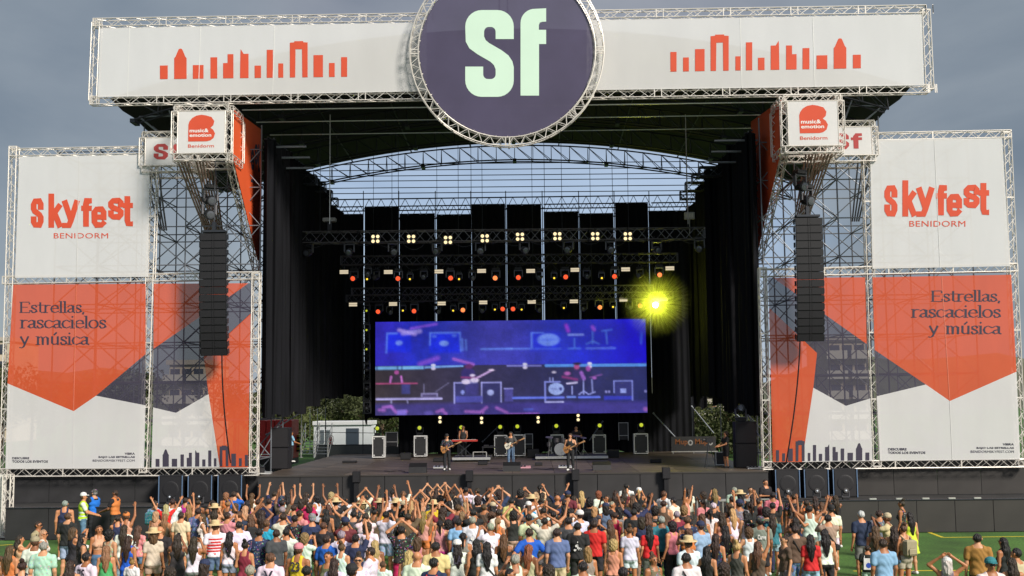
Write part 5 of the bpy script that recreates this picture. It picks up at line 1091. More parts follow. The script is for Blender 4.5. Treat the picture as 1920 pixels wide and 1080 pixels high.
# small pile of folded yellow and black crates near the stairs
a = onstage(553, 847); o = empty('crate_stack', a, 'stack of black and yellow folded crates beside the left speaker stack', 'crates'); b = MB(); b.box((-.3, 0, 0), (.3, .5, .16), bev=.01); cm2 = b.mesh('crate', mat('yellow_black_plastic', (.4, .4, .05), .5)); b = MB(); b.box((-.32, 0, 0), (.32, .5, .12), bev=.01); cm3 = b.mesh('crate', BLACK)
for k in range(4): ob('crate', cm3, o, (0, 0, k*.30)); ob('crate', cm2, o, (0, 0, k*.30+.13), scale=(1, 1, .9))
o = empty('fire_extinguisher', onstage(620, 842), 'red fire extinguisher standing before the white cabin', 'extinguisher'); b = MB(); b.lathe((0, 0, 0), [(.13, 0), (.14, .05), (.14, .75), (.05, .88), (.04, 1.0)], 12); put(b, 'cylinder', RC, o); b = MB(); b.tube((0, 0, 1.0), (.15, -.05, .98), .02, 5); b.path([(0, 0, .98), (.2, 0, .9), (.22, 0, .5)], .015, 5); put(b, 'hose', BLACK, o)
# subwoofers under the wings with lamps in front
ssub = MB(); ssub.box((-.58, 0, 0), (.58, .9, 1.35), bev=.03); SUBM = ssub.mesh('cabinet', BLACK)
sg_ = MB(); sg_.box((-.5, -.03, .08), (.5, -.0, 1.27)); sg_.lathe((0, -.03, .68), [(.40, 0), (.36, .015), (.3, .02)], 20, (0, -1, 0)); SUBG = sg_.mesh('grille', GRILLE)
se = MB(); [se.box((x-.02, -.045, .02), (x+.02, -.001, 1.33)) for x in (-.56, .56)]; SUBE = se.mesh('edge_strip', mat('bluish_edge', (.18, .28, .45), .35, .4))
for side, pts, Y in (('left', (320, 375, 431), 55.6), ('right', (1477, 1531, 1585), 55.6)):
    for i, px in enumerate(pts):
        a = P(px, 912, Y); zt = P(px, 889 if side == 'left' else 880, Y).z
        for k in (0, 1):
            if k: continue
            o = empty('subwoofer', (a.x, Y, 0), '%s big black subwoofer from the left under the %s banner tower' % (cen[i], side), 'speaker', 'subwoofers under the %s banner tower' % side)
            ob('cabinet', SUBM, o); ob('grille', SUBG, o); ob('edge_strip', SUBE, o)
        p = P(px-3, 936 if side == 'left' else 917, 55.1)
        if not (side == 'left' and i == 2):
            o = mover(px, 935 if side == 'left' else 917, 54.4, emis('silver_lens', (.8, .85, .9), .6), '%s small upturned light from the left before the %s subwoofers' % (cen[i], side), 0.75, 0, .05, grp='lights before the subwoofers'); o.rotation_euler = (math.pi, 0, math.pi); o.location.z = .02
# crowd barrier near the right end of the front row
for i, px in enumerate((1432, 1418)):
    a = G(px+6, 992 if i == 0 else 988, 0); o = empty('crowd_barrier', (P(px, 960, 40.6-i*.5).x-.9, 40.6-i*.5, 0), ['steel crowd barrier end beside the right subwoofers', 'second steel crowd barrier behind the front row at right'][i], 'barrier', 'crowd barriers')
    fb = MB(); [fb.tube(*q, .025, 6) for q in (((-1.1, 0, .0), (-1.1, 0, 1.25)), ((1.1, 0, 0), (1.1, 0, 1.25)), ((-1.1, 0, 1.25), (1.1, 0, 1.25)), ((-1.1, 0, .2), (1.1, 0, .2)))]; put(fb, 'frame', LIGHTMET, o)
    bb = MB(); bb.tube((0, 0, .2), (0, 0, 1.25), .013, 5); me = bb.mesh('bar', LIGHTMET)
    for k in range(14): ob('bar', me, o, (-.95+.146*k, 0, 0))
# ------------------------------------------------------------------ people
def nets(fn, lo, hi, h):
    lo = np.array(lo, float); hi = np.array(hi, float); n = np.ceil((hi-lo)/h).astype(int)+1
    X, Y, Z = np.meshgrid(*[lo[k]+h*np.arange(n[k]) for k in range(3)], indexing='ij')
    v = fn(X.astype(np.float32), Y.astype(np.float32), Z.astype(np.float32)); s = v < 0
    c = [s[i:n[0]-1+i, j:n[1]-1+j, k:n[2]-1+k] for i in (0, 1) for j in (0, 1) for k in (0, 1)]
    anyi = np.logical_or.reduce(c); alli = np.logical_and.reduce(c); act = anyi & ~alli
    idx = np.argwhere(act); ID = -np.ones(act.shape, int); ID[act] = np.arange(len(idx))
    acc = np.zeros((len(idx), 3)); cnt = np.zeros(len(idx))
    cor = [np.array([i, j, k]) for i in (0, 1) for j in (0, 1) for k in (0, 1)]
    cv = [v[idx[:, 0]+q[0], idx[:, 1]+q[1], idx[:, 2]+q[2]] for q in cor]
    for a in range(8):
        for b_ in range(a+1, 8):
            if np.abs(cor[a]-cor[b_]).sum() != 1: continue
            m_ = (cv[a] < 0) != (cv[b_] < 0); t = np.where(m_, cv[a]/np.where(m_, cv[a]-cv[b_], 1), 0)[:, None]
            acc += np.where(m_[:, None], cor[a]+(cor[b_]-cor[a])*t, 0); cnt += m_
    V = lo+h*(idx+acc/cnt[:, None]); Q = []
    for ax in range(3):
        e1, e2 = [(1, 2), (2, 0), (0, 1)][ax]; sl0 = [slice(None)]*3; sl1 = [slice(None)]*3; sl0[ax] = slice(0, -1); sl1[ax] = slice(1, None)
        d = s[tuple(sl0)] != s[tuple(sl1)]; E_ = np.argwhere(d); E_ = E_[(E_[:, e1] > 0) & (E_[:, e2] > 0) & (E_[:, e1] < n[e1]-1) & (E_[:, e2] < n[e2]-1)]
        if not len(E_): continue
        fl = s[tuple(sl0)][E_[:, 0], E_[:, 1], E_[:, 2]]; q = []
        for (o1, o2) in ((-1, -1), (0, -1), (0, 0), (-1, 0)):
            k = E_.copy(); k[:, e1] += o1; k[:, e2] += o2; q.append(ID[k[:, 0], k[:, 1], k[:, 2]])
        q = np.stack(q, 1); q[~fl] = q[~fl][:, ::-1]; Q.append(q)
    return V, np.concatenate(Q)
def cone(X, Y, Z, a, b_, ra, rb, sy=1., ycen=None):
    a = np.array(a, float); b_ = np.array(b_, float)
    if sy != 1.:
        yc = (a[1]+b_[1])/2 if ycen is None else ycen; Y = (Y-yc)/sy+yc; a = a.copy(); b_ = b_.copy(); a[1] = (a[1]-yc)/sy+yc; b_[1] = (b_[1]-yc)/sy+yc
    d = b_-a; L2 = max(float(d@d), 1e-9); t = np.clip(((X-a[0])*d[0]+(Y-a[1])*d[1]+(Z-a[2])*d[2])/L2, 0, 1)
    r = np.sqrt((X-a[0]-t*d[0])**2+(Y-a[1]-t*d[1])**2+(Z-a[2]-t*d[2])**2)-(ra+(rb-ra)*t)
    return r*(sy if sy < 1 else 1)
def smin(a, b_, k=.03):
    h = np.clip(.5+.5*(b_-a)/k, 0, 1); return b_*(1-h)+a*h-k*h*(1-h)
def lerp(a, b_, t): return tuple(np.array(a)*(1-t)+np.array(b_)*t)
POSES = {'wide': ((.37, .05, 1.60), (.47, .09, 1.88)), 'high': ((.21, .05, 1.73), (.17, .07, 2.0)), 'back': ((.27, -.11, 1.18), (.05, -.19, 1.03)), 'chin': ((.22, .10, 1.20), (.07, .17, 1.46)),  # elbow, wrist for the right arm; the left mirrors unless given
    'stand': ((.235, -.03, 1.15), (.25, .05, .90)), 'fold': ((.25, -.03, 1.17), (.06, .21, 1.18)), 'hips': ((.38, -.04, 1.20), (.20, .03, 1.03)),
    'up2': ((.30, .06, 1.66), (.26, .10, 1.93)), 'heart': ((.33, .06, 1.62), (.07, .09, 1.85)), 'phone': ((.24, .20, 1.36), (.09, .32, 1.58)),
    'head': ((.40, .0, 1.62), (.13, -.05, 1.79)), 'up1': ((.27, .06, 1.68), (.22, .12, 1.95)), 'clap': ((.24, .12, 1.22), (.06, .36, 1.38)),
    'guitar': ((.28, -.02, 1.14), (.02, .22, 1.06)), 'keys': ((.22, .10, 1.14), (.20, .38, 1.04)), 'drum': ((.30, .10, 1.16), (.16, .40, 1.20)), 'reach': ((.22, .12, 1.16), (.12, .42, 1.06))}
def skel(sex, pose):
    f = sex == 'f'; sh = .172 if f else .202; J = {}
    J['hip'] = .095; J['sh'] = sh; e_, w_ = POSES[pose]
    for k, s in (('R', 1), ('L', -1)):
        e2, w2 = e_, w_
        if pose in ('up1', 'chin', 'high') and s < 0: e2, w2 = POSES['stand']
        if pose == 'guitar' and s < 0: e2, w2 = ((.30, .08, 1.16), (.42, .26, 1.28))
        kx = sh/.195
        J['S'+k] = (s*sh, -.01, 1.43); J['E'+k] = (s*e2[0]*(kx if e2[0] > .2 else 1), e2[1], e2[2]); J['W'+k] = (s*w2[0], w2[1], w2[2])
        if J['ER' if s > 0 else 'EL'][2] > 1.55: J['S'+k] = (s*(sh-.01), -.005, 1.46)
        J['H'+k] = (s*.095, 0, .92); J['K'+k] = (s*.115, .015, .50); J['A'+k] = (s*.125, -.02, .09)
    return J
def torso(X, Y, Z, sex, k=0.):
    f = sex == 'f'
    d = cone(X, Y, Z, (0, -.005, 1.33), (0, -.01, 1.40), (.158 if f else .185)+k, (.135 if f else .16)+k, .62)
    d = smin(d, cone(X, Y, Z, (0, 0, 1.08), (0, -.005, 1.34), (.118 if f else .142)+k, (.15 if f else .172)+k, .66), .05)
    d = smin(d, cone(X, Y, Z, (0, -.005, .96), (0, 0, 1.08), (.165 if f else .155)+k, (.122 if f else .145)+k, .72), .05)
    s_ = .156 if f else .185
    d = smin(d, cone(X, Y, Z, (-s_, -.01, 1.425), (s_, -.01, 1.425), .052+k, .052+k), .045)
    if f:
        for s in (-1, 1): d = smin(d, cone(X, Y, Z, (s*.07, .07, 1.27), (s*.07, .085, 1.265), .062+k, .055+k), .03)
        for s in (-1, 1): d = smin(d, cone(X, Y, Z, (s*.075, -.07, .93), (s*.075, -.065, .95), .085+k, .08+k), .04)
    else:
        for s in (-1, 1): d = smin(d, cone(X, Y, Z, (s*.075, -.05, .93), (s*.075, -.05, .95), .085+k, .08+k), .04)
    return d
def leg(X, Y, Z, J, K, k=0., lo=0., thin=1.):
    d = cone(X, Y, Z, J['H'+K], J['K'+K], .088+k, .056+k)
    if lo < .9:
        d2 = smin(cone(X, Y, Z, J['K'+K], lerp(J['K'+K], J['A'+K], .35), .052+k, .056+k), cone(X, Y, Z, lerp(J['K'+K], J['A'+K], .35), J['A'+K], .056+k, .036+k), .03); d = smin(d, d2, .03)
    return d
def body_mesh(sex, pose):
    J = skel(sex, pose); h = .0175 if pose in POSES else .02
    def fn(X, Y, Z):
        d = torso(X, Y, Z, sex)
        d = smin(d, cone(X, Y, Z, (0, -.02, 1.42), (0, .005, 1.56), .062, .052), .04)
        hd_ = cone(X, Y, Z, (0, .0, 1.672), (0, -.005, 1.68), .081, .082); hd_ = smin(hd_, cone(X, Y, Z, (0, .035, 1.60), (0, .03, 1.65), .052, .065), .04)
        hd_ = smin(hd_, cone(X, Y, Z, (0, .088, 1.655), (0, .108, 1.632), .010, .017), .018)
        for s in (-1, 1): hd_ = smin(hd_, cone(X, Y, Z, (s*.088, -.005, 1.635), (s*.092, -.012, 1.67), .013, .017), .01)
        d = smin(d, hd_, .03)
        for K, s in (('R', 1), ('L', -1)):
            S, E_, W_ = J['S'+K], J['E'+K], J['W'+K]
            a = smin(cone(X, Y, Z, S, E_, .050 if sex == 'f' else .058, .038 if sex == 'f' else .043), cone(X, Y, Z, E_, W_, .040 if sex == 'f' else .045, .027), .02)
            dr = np.array(W_)-np.array(E_); dr /= np.linalg.norm(dr); a = smin(a, cone(X, Y, Z, W_, tuple(np.array(W_)+dr*.075), .028, .034), .015)
            d = smin(d, a, .022); d = smin(d, leg(X, Y, Z, J, K), .03)
            A = J['A'+K]; d = smin(d, cone(X, Y, Z, (A[0], A[1]-.02, .045), (A[0]+s*.02, A[1]+.16, .035), .040, .034), .03)
        return d
    top = max(1.8, J['WR'][2]+.2, J['WL'][2]+.2); V, Q = nets(fn, (-.62, -.30, -.03), (.62, .58, top), h)
    b = MB(); b.v = [tuple(x) for x in V]; b.f = [tuple(int(i) for i in q) for q in Q]; b.mi = [0]*len(b.f)
    for K, s in (('R', 1), ('L', -1)):
        E_, W_ = Vector(J['E'+K]), Vector(J['W'+K]); dr = (W_-E_).normalized(); sd = Vector((-s, 0, 0)); sd = (sd-dr*sd.dot(dr)).normalized(); nm = dr.cross(sd).normalized()
        curl = .45 if pose in ('stand', 'fold', 'hips') else (.7 if pose in ('guitar', 'phone', 'drum', 'reach') else .25)
        pc = W_+dr*.09
        for q, (o_, ln) in enumerate(((-.027, .062), (-.009, .075), (.009, .072), (.027, .055))):
            p0 = pc+nm*0+sd*(-o_)*1.0; p1 = p0+dr*ln*.5; p2 = p1+(dr*math.cos(curl)+sd.cross(dr)*math.sin(curl)*s).normalized()*ln*.5
            b.tube(p0-dr*.03, p1, .011, 5, r2=.010); b.tube(p1-dr*.004, p2, .010, 5, r2=.0075)
        t0 = W_+dr*.03+sd*.022; t1 = t0+(sd*.75+dr*.65).normalized()*.045; b.tube(t0, t1, .014, 5, r2=.012); b.tube(t1, t1+(sd*.3+dr).normalized()*.032, .012, 5, r2=.009)
    for s in (-1, 1): b.ball((s*.033, .094, 1.668), .012, 8, 1); b.box((s*.033-.018, .093, 1.688), (s*.033+.018, .103, 1.693), 1)
    b.ball((0, .088, 1.602), .022, 8, 2, (1, .45, .32))
    return b.mesh('person', [SKIN, EYE, LIP], True)
def cloth_mesh(kind, sex, pose):
    J = skel(sex, pose if kind not in ('shorts', 'trousers', 'skirt') else 'stand'); h = .0175
    def arms(X, Y, Z, d, t, k, kk=.02):
        for K in 'RL':
            S, E_ = J['S'+K], J['E'+K]; r = .050 if sex == 'f' else .058
            if t <= 1: a = cone(X, Y, Z, S, lerp(S, E_, t), r+k, r-.006+k*1.25)
            else: a = smin(cone(X, Y, Z, S, E_, r+k, .045+k), cone(X, Y, Z, E_, lerp(E_, J['W'+K], .93), .045+k, .034+k), .02)
            d = smin(d, a, kk)
        return d
    k = .016
    def fn(X, Y, Z):
        wr = .004*np.sin(38*Z+9*X+6*np.sin(11*X+5*Y))
        if kind in ('tee', 'long', 'shirt'):
            d = torso(X, Y, Z, sex, k); d = smin(d, cone(X, Y, Z, (0, -.01, .93), (0, 0, 1.12), (.165 if sex == 'm' else .172)+k*.6, .15+k*.4, .74), .04); d = arms(X, Y, Z, d, 1.5 if kind == 'long' else .58, k)
            return np.maximum(np.maximum(d+wr, .90-Z), np.minimum(Z-(1.475-.3*np.maximum(Y, 0)), .088-np.abs(X)))
        if kind in ('tank', 'vest', 'crop'):
            d = torso(X, Y, Z, sex, k); zl = {'tank': .93, 'vest': .95, 'crop': 1.14}[kind]
            cut = (np.abs(X)-(.118 if kind != 'vest' else .17))-np.maximum(0, (1.36-Z))*1.2
            return np.maximum(np.maximum(d+wr, zl-Z), np.maximum(cut, np.minimum(Z-1.42, (.06 if kind != 'vest' else .08)-np.abs(X))))
        if kind == 'dress':
            d = torso(X, Y, Z, sex, k); d = smin(d, cone(X, Y, Z, (0, 0, 1.0), (0, 0, .55), .165, .27, .8), .05)
            cut = np.maximum((np.abs(X)-.12)-np.maximum(0, (1.36-Z))*1.2, np.minimum(Z-1.42, .06-np.abs(X))); return np.maximum(np.maximum(d+wr, .60-Z), cut)
        if kind == 'skirt': return np.maximum(np.maximum(cone(X, Y, Z, (0, -.01, 1.03), (0, -.01, .60), .15, .235, .82)+wr, .64-Z), Z-1.03)
        d = torso(X, Y, Z, sex, .012)
        for K in 'RL':
            if kind == 'trousers': d = smin(d, leg(X, Y, Z, J, K, .018), .02)
            else: d = smin(d, cone(X, Y, Z, J['H'+K], J['K'+K], .104, .090), .02)
        zl = .07 if kind == 'trousers' else (.56 if sex == 'm' else .70)
        return np.maximum(np.maximum(d+wr, zl-Z), Z-1.03)
    lo, hi = {'shorts': ((-.3, -.26, .5), (.3, .26, 1.1)), 'trousers': ((-.3, -.26, .0), (.3, .26, 1.1)), 'skirt': ((-.36, -.3, .55), (.36, .3, 1.1)), 'dress': ((-.4, -.34, .5), (.4, .34, 1.56))}.get(kind, ((-.62, -.3, .84), (.62, .45, 1.75)))
    V, Q = nets(fn, lo, hi, h); b = MB(); b.v = [tuple(x) for x in V]; b.f = [tuple(int(i) for i in q) for q in Q]; b.mi = [0]*len(b.f)
    return b.mesh(kind, CLOTH, True)
def hair_mesh(kind):
    def fn(X, Y, Z):
        wv = .007*np.sin(62*X+9*Z+3*np.sin(12*Z))*np.cos(40*Y+7*Z)+.004*np.sin(95*X+20*Y)
        cap = cone(X, Y, Z, (0, -.010, 1.684), (0, -.016, 1.672), .090, .090)
        cut = (Y-.045)*.8-(Z-1.70)*.75+.0
        d = np.maximum(cap, np.minimum(cut, cut)); 
        d = np.maximum(d, 1.575-Z)
        if kind == 'short': return d+wv*.6
        if kind == 'curly':
            d = smin(d, np.maximum(cone(X, Y, Z, (0, -.03, 1.685), (0, -.035, 1.60), .118, .112), (Y-.05)-(Z-1.70)*.6), .03); return d+.014*np.sin(70*X)*np.sin(66*Y+1)*np.sin(72*Z)
        if kind == 'bob': d = smin(d, np.maximum(cone(X, Y, Z, (0, -.04, 1.66), (0, -.045, 1.50), .105, .105), (Y-.03)), .03); return d+wv
        if kind == 'long': d = smin(d, np.maximum(smin(cone(X, Y, Z, (0, -.045, 1.64), (0, -.075, 1.45), .095, .10, .8), cone(X, Y, Z, (0, -.095, 1.45), (.01, -.12, 1.18), .105, .055, .5), .04), Y-.02), .03); return d+wv
        if kind == 'pony': d = smin(d, cone(X, Y, Z, (0, -.10, 1.72), (0, -.135, 1.66), .035, .04), .02); d = smin(d, cone(X, Y, Z, (0, -.135, 1.66), (.005, -.115, 1.36), .042, .02), .02); return d+wv*.7
        if kind == 'bun': d = smin(d, cone(X, Y, Z, (0, -.06, 1.79), (0, -.07, 1.80), .05, .048), .02); return d+wv*.7
        return d
    V, Q = nets(fn, (-.19, -.26, 1.08 if kind == 'long' else 1.28), (.19, .15, 1.90), .0155)
    b = MB(); b.v = [tuple(x) for x in V]; b.f = [tuple(int(i) for i in q) for q in Q]; b.mi = [0]*len(b.f); return b.mesh('hair', HAIR, True)
def shoe_mesh(sex, side):
    J = skel(sex, 'stand')
    def fn(X, Y, Z):
        d = None
        for K, s in ((side, 1 if side == 'R' else -1),):
            A = J['A'+K]; q = cone(X, Y, Z, (A[0], A[1]-.025, .05), (A[0]+s*.022, A[1]+.18, .035), .052, .043); d = q if d is None else np.minimum(d, q)
        return np.maximum(d, Z-.10)
    V, Q = nets(fn, (-.24, -.15, -.04), (.24, .26, .14), .0175); V[:, 2] = np.maximum(V[:, 2], 0); b = MB(); b.v = [tuple(x) for x in V]; b.f = [tuple(int(i) for i in q) for q in Q]; b.mi = [0]*len(b.f); return b.mesh('shoe', SHOE, True)
STRAW = mat('straw', (.62, .48, .26), .8, noise=.2, nscale=40)
def small(kind):
    b = MB(); mt = CLOTH
    if kind == 'straw': b.lathe((0, -.01, 1.745), [(.20, -.025), (.19, -.008), (.105, .005), (.098, .085), (.07, .105), (.01, .10)], 18); mt = STRAW
    elif kind == 'cap':
        b.lathe((0, -.008, 1.70), [(.106, 0), (.108, .04), (.085, .09), (.04, .115), (.005, .12)], 16); b.prism([(-.07, .07, 1.71), (-.075, .12, 1.71), (-.04, .17, 1.705), (.04, .17, 1.705), (.075, .12, 1.71), (.07, .07, 1.71)], (0, 0, .012))
    elif kind == 'backpack': b.box((-.15, -.30, 1.02), (.15, -.135, 1.42), bev=.04); b.box((-.11, -.34, 1.05), (.11, -.29, 1.22), bev=.03); [b.path([(s*.1, -.15, 1.42), (s*.11, -.03, 1.495), (s*.11, .13, 1.40), (s*.13, .12, 1.2)], .018, 5) for s in (-1, 1)]
    elif kind == 'drawstring': b.prism([(-.16, -.15, 1.0), (.16, -.15, 1.0), (.15, -.15, 1.36), (-.15, -.15, 1.36)], (0, -.07, 0)); [b.path([(s*.13, -.15, 1.36), (s*.10, -.07, 1.49), (s*.11, .12, 1.40)], .01, 4) for s in (-1, 1)]
    elif kind == 'strap': b.path([(-.12, -.03, 1.50), (-.09, -.145, 1.40), (.03, -.145, 1.2), (.17, -.10, 1.03), (.19, 0, .98), (.10, .135, 1.15), (-.06, .15, 1.38), (-.12, -.03, 1.50)], .014, 5); b.box((.15, -.15, .9), (.24, .03, 1.04), bev=.02)
    elif kind == 'phone': b.box((-.04, .40, 1.60), (.04, .41, 1.76), bev=.004); mt = BLACK
    elif kind == 'stripes':
        for k in range(6): b.lathe((0, 0, 0), [(1, 0), (1, .035)], 18); b.v[-36:] = [(v[0]*.205, v[1]*.142-.005, v[2]+.97+k*.075) for v in b.v[-36:]]
    elif kind == 'reflective': [(b.lathe((0, 0, 0), [(1, 0), (1, .05)], 18), b.v.__setitem__(slice(-36, None), [(v[0]*.20, v[1]*.142-.003, v[2]+z) for v in b.v[-36:]])) for z in (1.03, 1.14)]; mt = mat('reflective_tape', (.75, .8, .8), .3)
    elif kind == 'sunglasses': b.box((-.065, .098, 1.655), (-.008, .112, 1.682)); b.box((.008, .098, 1.655), (.065, .112, 1.682)); b.box((-.01, .1, 1.672), (.01, .11, 1.68)); b.box((-.095, 0, 1.67), (-.09, .1, 1.678)); b.box((.09, 0, 1.67), (.095, .1, 1.678)); mt = BLACK
    elif kind == 'ball_print': b.lathe((0, -.222, 1.14), [(.085, 0), (.085, .004)], 16, (0, -1, 0)); mt = mat('blue_ball_print', (.03, .08, .45), .5)
    elif kind[0] == '#' or kind[0] == '@':
        t = kind[1:]; fit_text(b, t, -.10, .10, -.14 if len(t) < 3 else -.06, .06, lambda x, y: Vector((x, -.158, 1.30-y)), Vector(), .02); mt = mat('white_print') if kind[0] == '#' else NAVYP
        b.prism([(-.005, -.12, 1.25), (.005, -.12, 1.25), (.005, -.12, 1.26), (-.005, -.12, 1.26)], (0, -.03, 0))
    elif kind == 'splash':
        r = random.Random(4)
        for q in range(14): x, z, s = r.gauss(0, .05), 1.22+r.gauss(0, .08), r.uniform(.008, .03); b.lathe((x, -.152, z), [(s, 0), (s, .008)], 7, (0, -1, 0))
        mt = mat('white_print')
    return b.mesh({'straw': 'straw_hat', 'ball_print': 'print', 'splash': 'print', 'stripes': 'stripe', 'reflective': 'reflective_band', 'strap': 'shoulder_bag', 'drawstring': 'drawstring_bag'}.get(kind, 'print' if kind[0] in '#@' else kind), mt)
_c = {}
def cached(key, fn, *a):
    if key not in _c: _c[key] = fn(*a)
    return _c[key]
COL = dict(black=(.018, .018, .02), white=(.72, .72, .71), cream=(.66, .60, .46), navy=(.02, .03, .08), blue=(.01, .10, .52), red=(.62, .02, .02), pink=(.62, .22, .27), crimson=(.58, .02, .10), orange=(.62, .20, .05), peach=(.62, .33, .22),
           yellow=(.66, .45, .02), paleyellow=(.66, .57, .25), green=(.07, .36, .14), mint=(.42, .60, .48), teal=(.03, .20, .23), turquoise=(.02, .32, .50), lightblue=(.26, .48, .70), denim=(.10, .17, .30), paledenim=(.33, .45, .55), grey=(.20, .20, .21), darkgrey=(.06, .06, .065),
           beige=(.50, .42, .28), tan=(.38, .27, .16), brown=(.11, .07, .045), olive=(.14, .12, .07), mustard=(.36, .20, .04), purple=(.30, .05, .30), burgundy=(.22, .02, .04), neon=(.50, .75, .02), lime=(.5, .7, .05), khaki=(.32, .28, .18), maroon=(.16, .02, .03), royal=(.01, .16, .62), magenta=(.5, .03, .25))
CN = dict(paleyellow='pale yellow', lightblue='light blue', darkgrey='dark grey', denim='denim', paledenim='pale denim', neon='neon yellow', royal='royal blue')
HC = dict(k=(.012, .010, .010), d=(.035, .02, .013), b=(.10, .05, .025), l=(.26, .15, .06), y=(.48, .33, .15), g=(.30, .29, .28), w=(.6, .58, .55), r=(.28, .07, .03))
SK = [(.52, .23, .11), (.45, .185, .08), (.56, .28, .15), (.36, .145, .062), (.25, .10, .045)]
TOPN = dict(tee='T-shirt', long='long-sleeved top', shirt='shirt', tank='sleeveless top', crop='short top', dress='dress', vest='vest')
POSEN = dict(stand='', fold='arms folded in front', hips='hands on hips', up2='both arms raised', heart='arms making a heart overhead', phone='holding up a phone', head='hands on head', up1='one arm raised', clap='clapping', wide='arms spread high', high='one arm straight up', back='hands behind back', chin='one hand at the face')
ZX = [(70, 'by the far left edge'), (150, 'by the left tower corner'), (230, 'below the VIBRA text'), (300, 'by the left tower column'), (370, 'below the left subwoofers'), (440, 'below the left line array'), (505, 'below the left tower edge'), (570, 'below the left speaker stack'),
      (640, 'below the cabin'), (705, 'below the leftmost flight case'), (760, 'below the second flight case'), (815, 'below the left wedge'), (865, 'below the keyboardist'), (925, 'below the keyboard riser'), (985, 'below the white guitar'), (1040, 'below the bass drum'),
      (1095, 'below the bass player'), (1150, 'below the right wedge'), (1210, 'below the rightmost flight case'), (1280, 'below the logo banner'), (1350, 'below the camera operator'), (1430, 'below the right stack'), (1500, 'below the first right subwoofer'), (1580, 'below the skyline print'), (1650, 'by the right tower column'), (1760, 'on the open grass'), (2000, 'at the right corner')]
def zone(x): return next(n for l, n in ZX if x < l)
def depthn(Y): return 'front' if Y > 37.5 else ('forward' if Y > 34 else ('middle' if Y > 30.5 else ('rear' if Y > 27 else 'nearest')))
PEOPLE = []; used_labels = {}
def person(px, py, spec, loc=None, feet=0., fixed_label=None, hmul=1.):
    tk = spec.split(); sex, pose = tk[0], tk[1]; rr = random.Random(int(px*131+py*7)); hair = 'short:d'; top = ('tee', 'white'); bot = ('shorts', 'denim'); yaw = rr.gauss(0, .28); ex = []; skin = SK[int(rr.random()**1.5*len(SK))]
    for t in tk[2:]:
        if '=' in t:
            k, v = t.split('='); yaw = math.radians(float(v)) if k == 'yaw' else yaw
            if k == 'skin': skin = SK[int(v)]
            continue
        q = t.split(':')
        if q[0] in ('short', 'curly', 'bob', 'long', 'pony', 'bun', 'bald'): hair = t
        elif q[0] in ('tee', 'shirt', 'tank', 'crop', 'dress', 'sleeve'): top = (q[0] if q[0] != 'sleeve' else 'long', q[1])
        elif q[0] in ('shorts', 'trousers', 'skirt'): bot = (q[0], q[1])
        else: ex.append(q)
    child = sex == 'c'; sx = 'f' if sex == 'f' else 'm'; H = (1.27 if child else (1.66 if sx == 'f' else 1.77))*rr.uniform(.97, 1.03)*hmul; s = H/1.775
    if loc is None: g_ = G(px, py, H+feet); loc = (g_.x, g_.y, feet)
    o = ob('person', cached(('b', sx, pose), body_mesh, sx, pose), None, loc, (0, 0, -yaw), (s*rr.uniform(.96, 1.06), s, s), skin)
    o['category'] = 'person'
    jit = lambda c: tuple(max(0., v*rr.uniform(.85, 1.15)) for v in c)
    if hair != 'bald':
        hk, hc = hair.split(':'); ob('hair', cached(('h', hk), hair_mesh, hk), o, col=jit(HC[hc]))
    c_ = ob(top[0] if top[0] in ('dress',) else {'tee': 't_shirt', 'long': 'sleeved_top', 'tank': 'tank_top', 'crop': 'crop_top', 'shirt': 'shirt'}[top[0]], cached(('c', top[0], sx, pose), cloth_mesh, top[0], sx, pose), o, col=jit(COL[top[1]]))
    if top[0] != 'dress': ob(bot[0], cached(('c', bot[0], sx), cloth_mesh, bot[0], sx, 'stand'), o, col=jit(COL[bot[1]]))
    sc_ = COL['white' if rr.random() < .6 else 'black']
    for K in 'RL': ob('shoe', cached(('s', sx, K), shoe_mesh, sx, K), o, col=sc_)
    words_ = []
    for q in ex:
        k = q[0]; par = c_ if k in ('print', 'stripes', 'splash') else o
        if k == 'vest': ob('vest', cached(('c', 'vest', sx, pose), cloth_mesh, 'vest', sx, pose), o, scale=(1.1, 1.12, 1.0), col=COL[q[1]]); words_.append('%s vest' % CN.get(q[1], q[1])); continue
        if k == 'print': ob('print', cached(('x', q[1]), small, q[1]), par); continue
        if k == 'ball': ob('print', cached(('x', 'ball_print'), small, 'ball_print'), o); continue
        nm = {'straw': 'straw_hat', 'strap': 'shoulder_bag', 'drawstring': 'drawstring_bag', 'stripes': 'stripe', 'reflective': 'reflective_band', 'splash': 'print'}.get(k, k)
        kw = {}
        if len(q) > 1: kw['col'] = COL[q[1]]
        elif k not in ('phone', 'sunglasses', 'straw'): kw['col'] = COL['black']
        ob(nm, cached(('x', k), small, k), par, **kw)
        words_.append({'straw': 'straw hat', 'cap': '%s cap' % CN.get(q[-1], q[-1]), 'backpack': '%s backpack' % CN.get(q[-1], q[-1]), 'drawstring': 'white drawstring bag', 'strap': 'crossbody bag', 'stripes': '', 'reflective': '', 'splash': 'white splash print', 'sunglasses': 'sunglasses', 'phone': ''}.get(k, ''))
    if pose == 'phone': ob('phone', cached(('x', 'phone'), small, 'phone'), o)
    if top[0] == 'dress': w = '%s dress' % CN.get(top[1], top[1])
    else: w = '%s %s' % (('striped' if any(q[0] == 'stripes' for q in ex) else CN.get(top[1], top[1])), TOPN[top[0]])
    botw = '' if top[0] == 'dress' else '%s %s' % (CN.get(bot[1], bot[1]), bot[0])
    PEOPLE.append(dict(o=o, px=px, py=py, Y=loc[1], top=w, bot=botw, ex=[x for x in words_ if x], pose=POSEN.get(pose, ''), fixed=fixed_label, child=child, yaw=yaw))
    return o
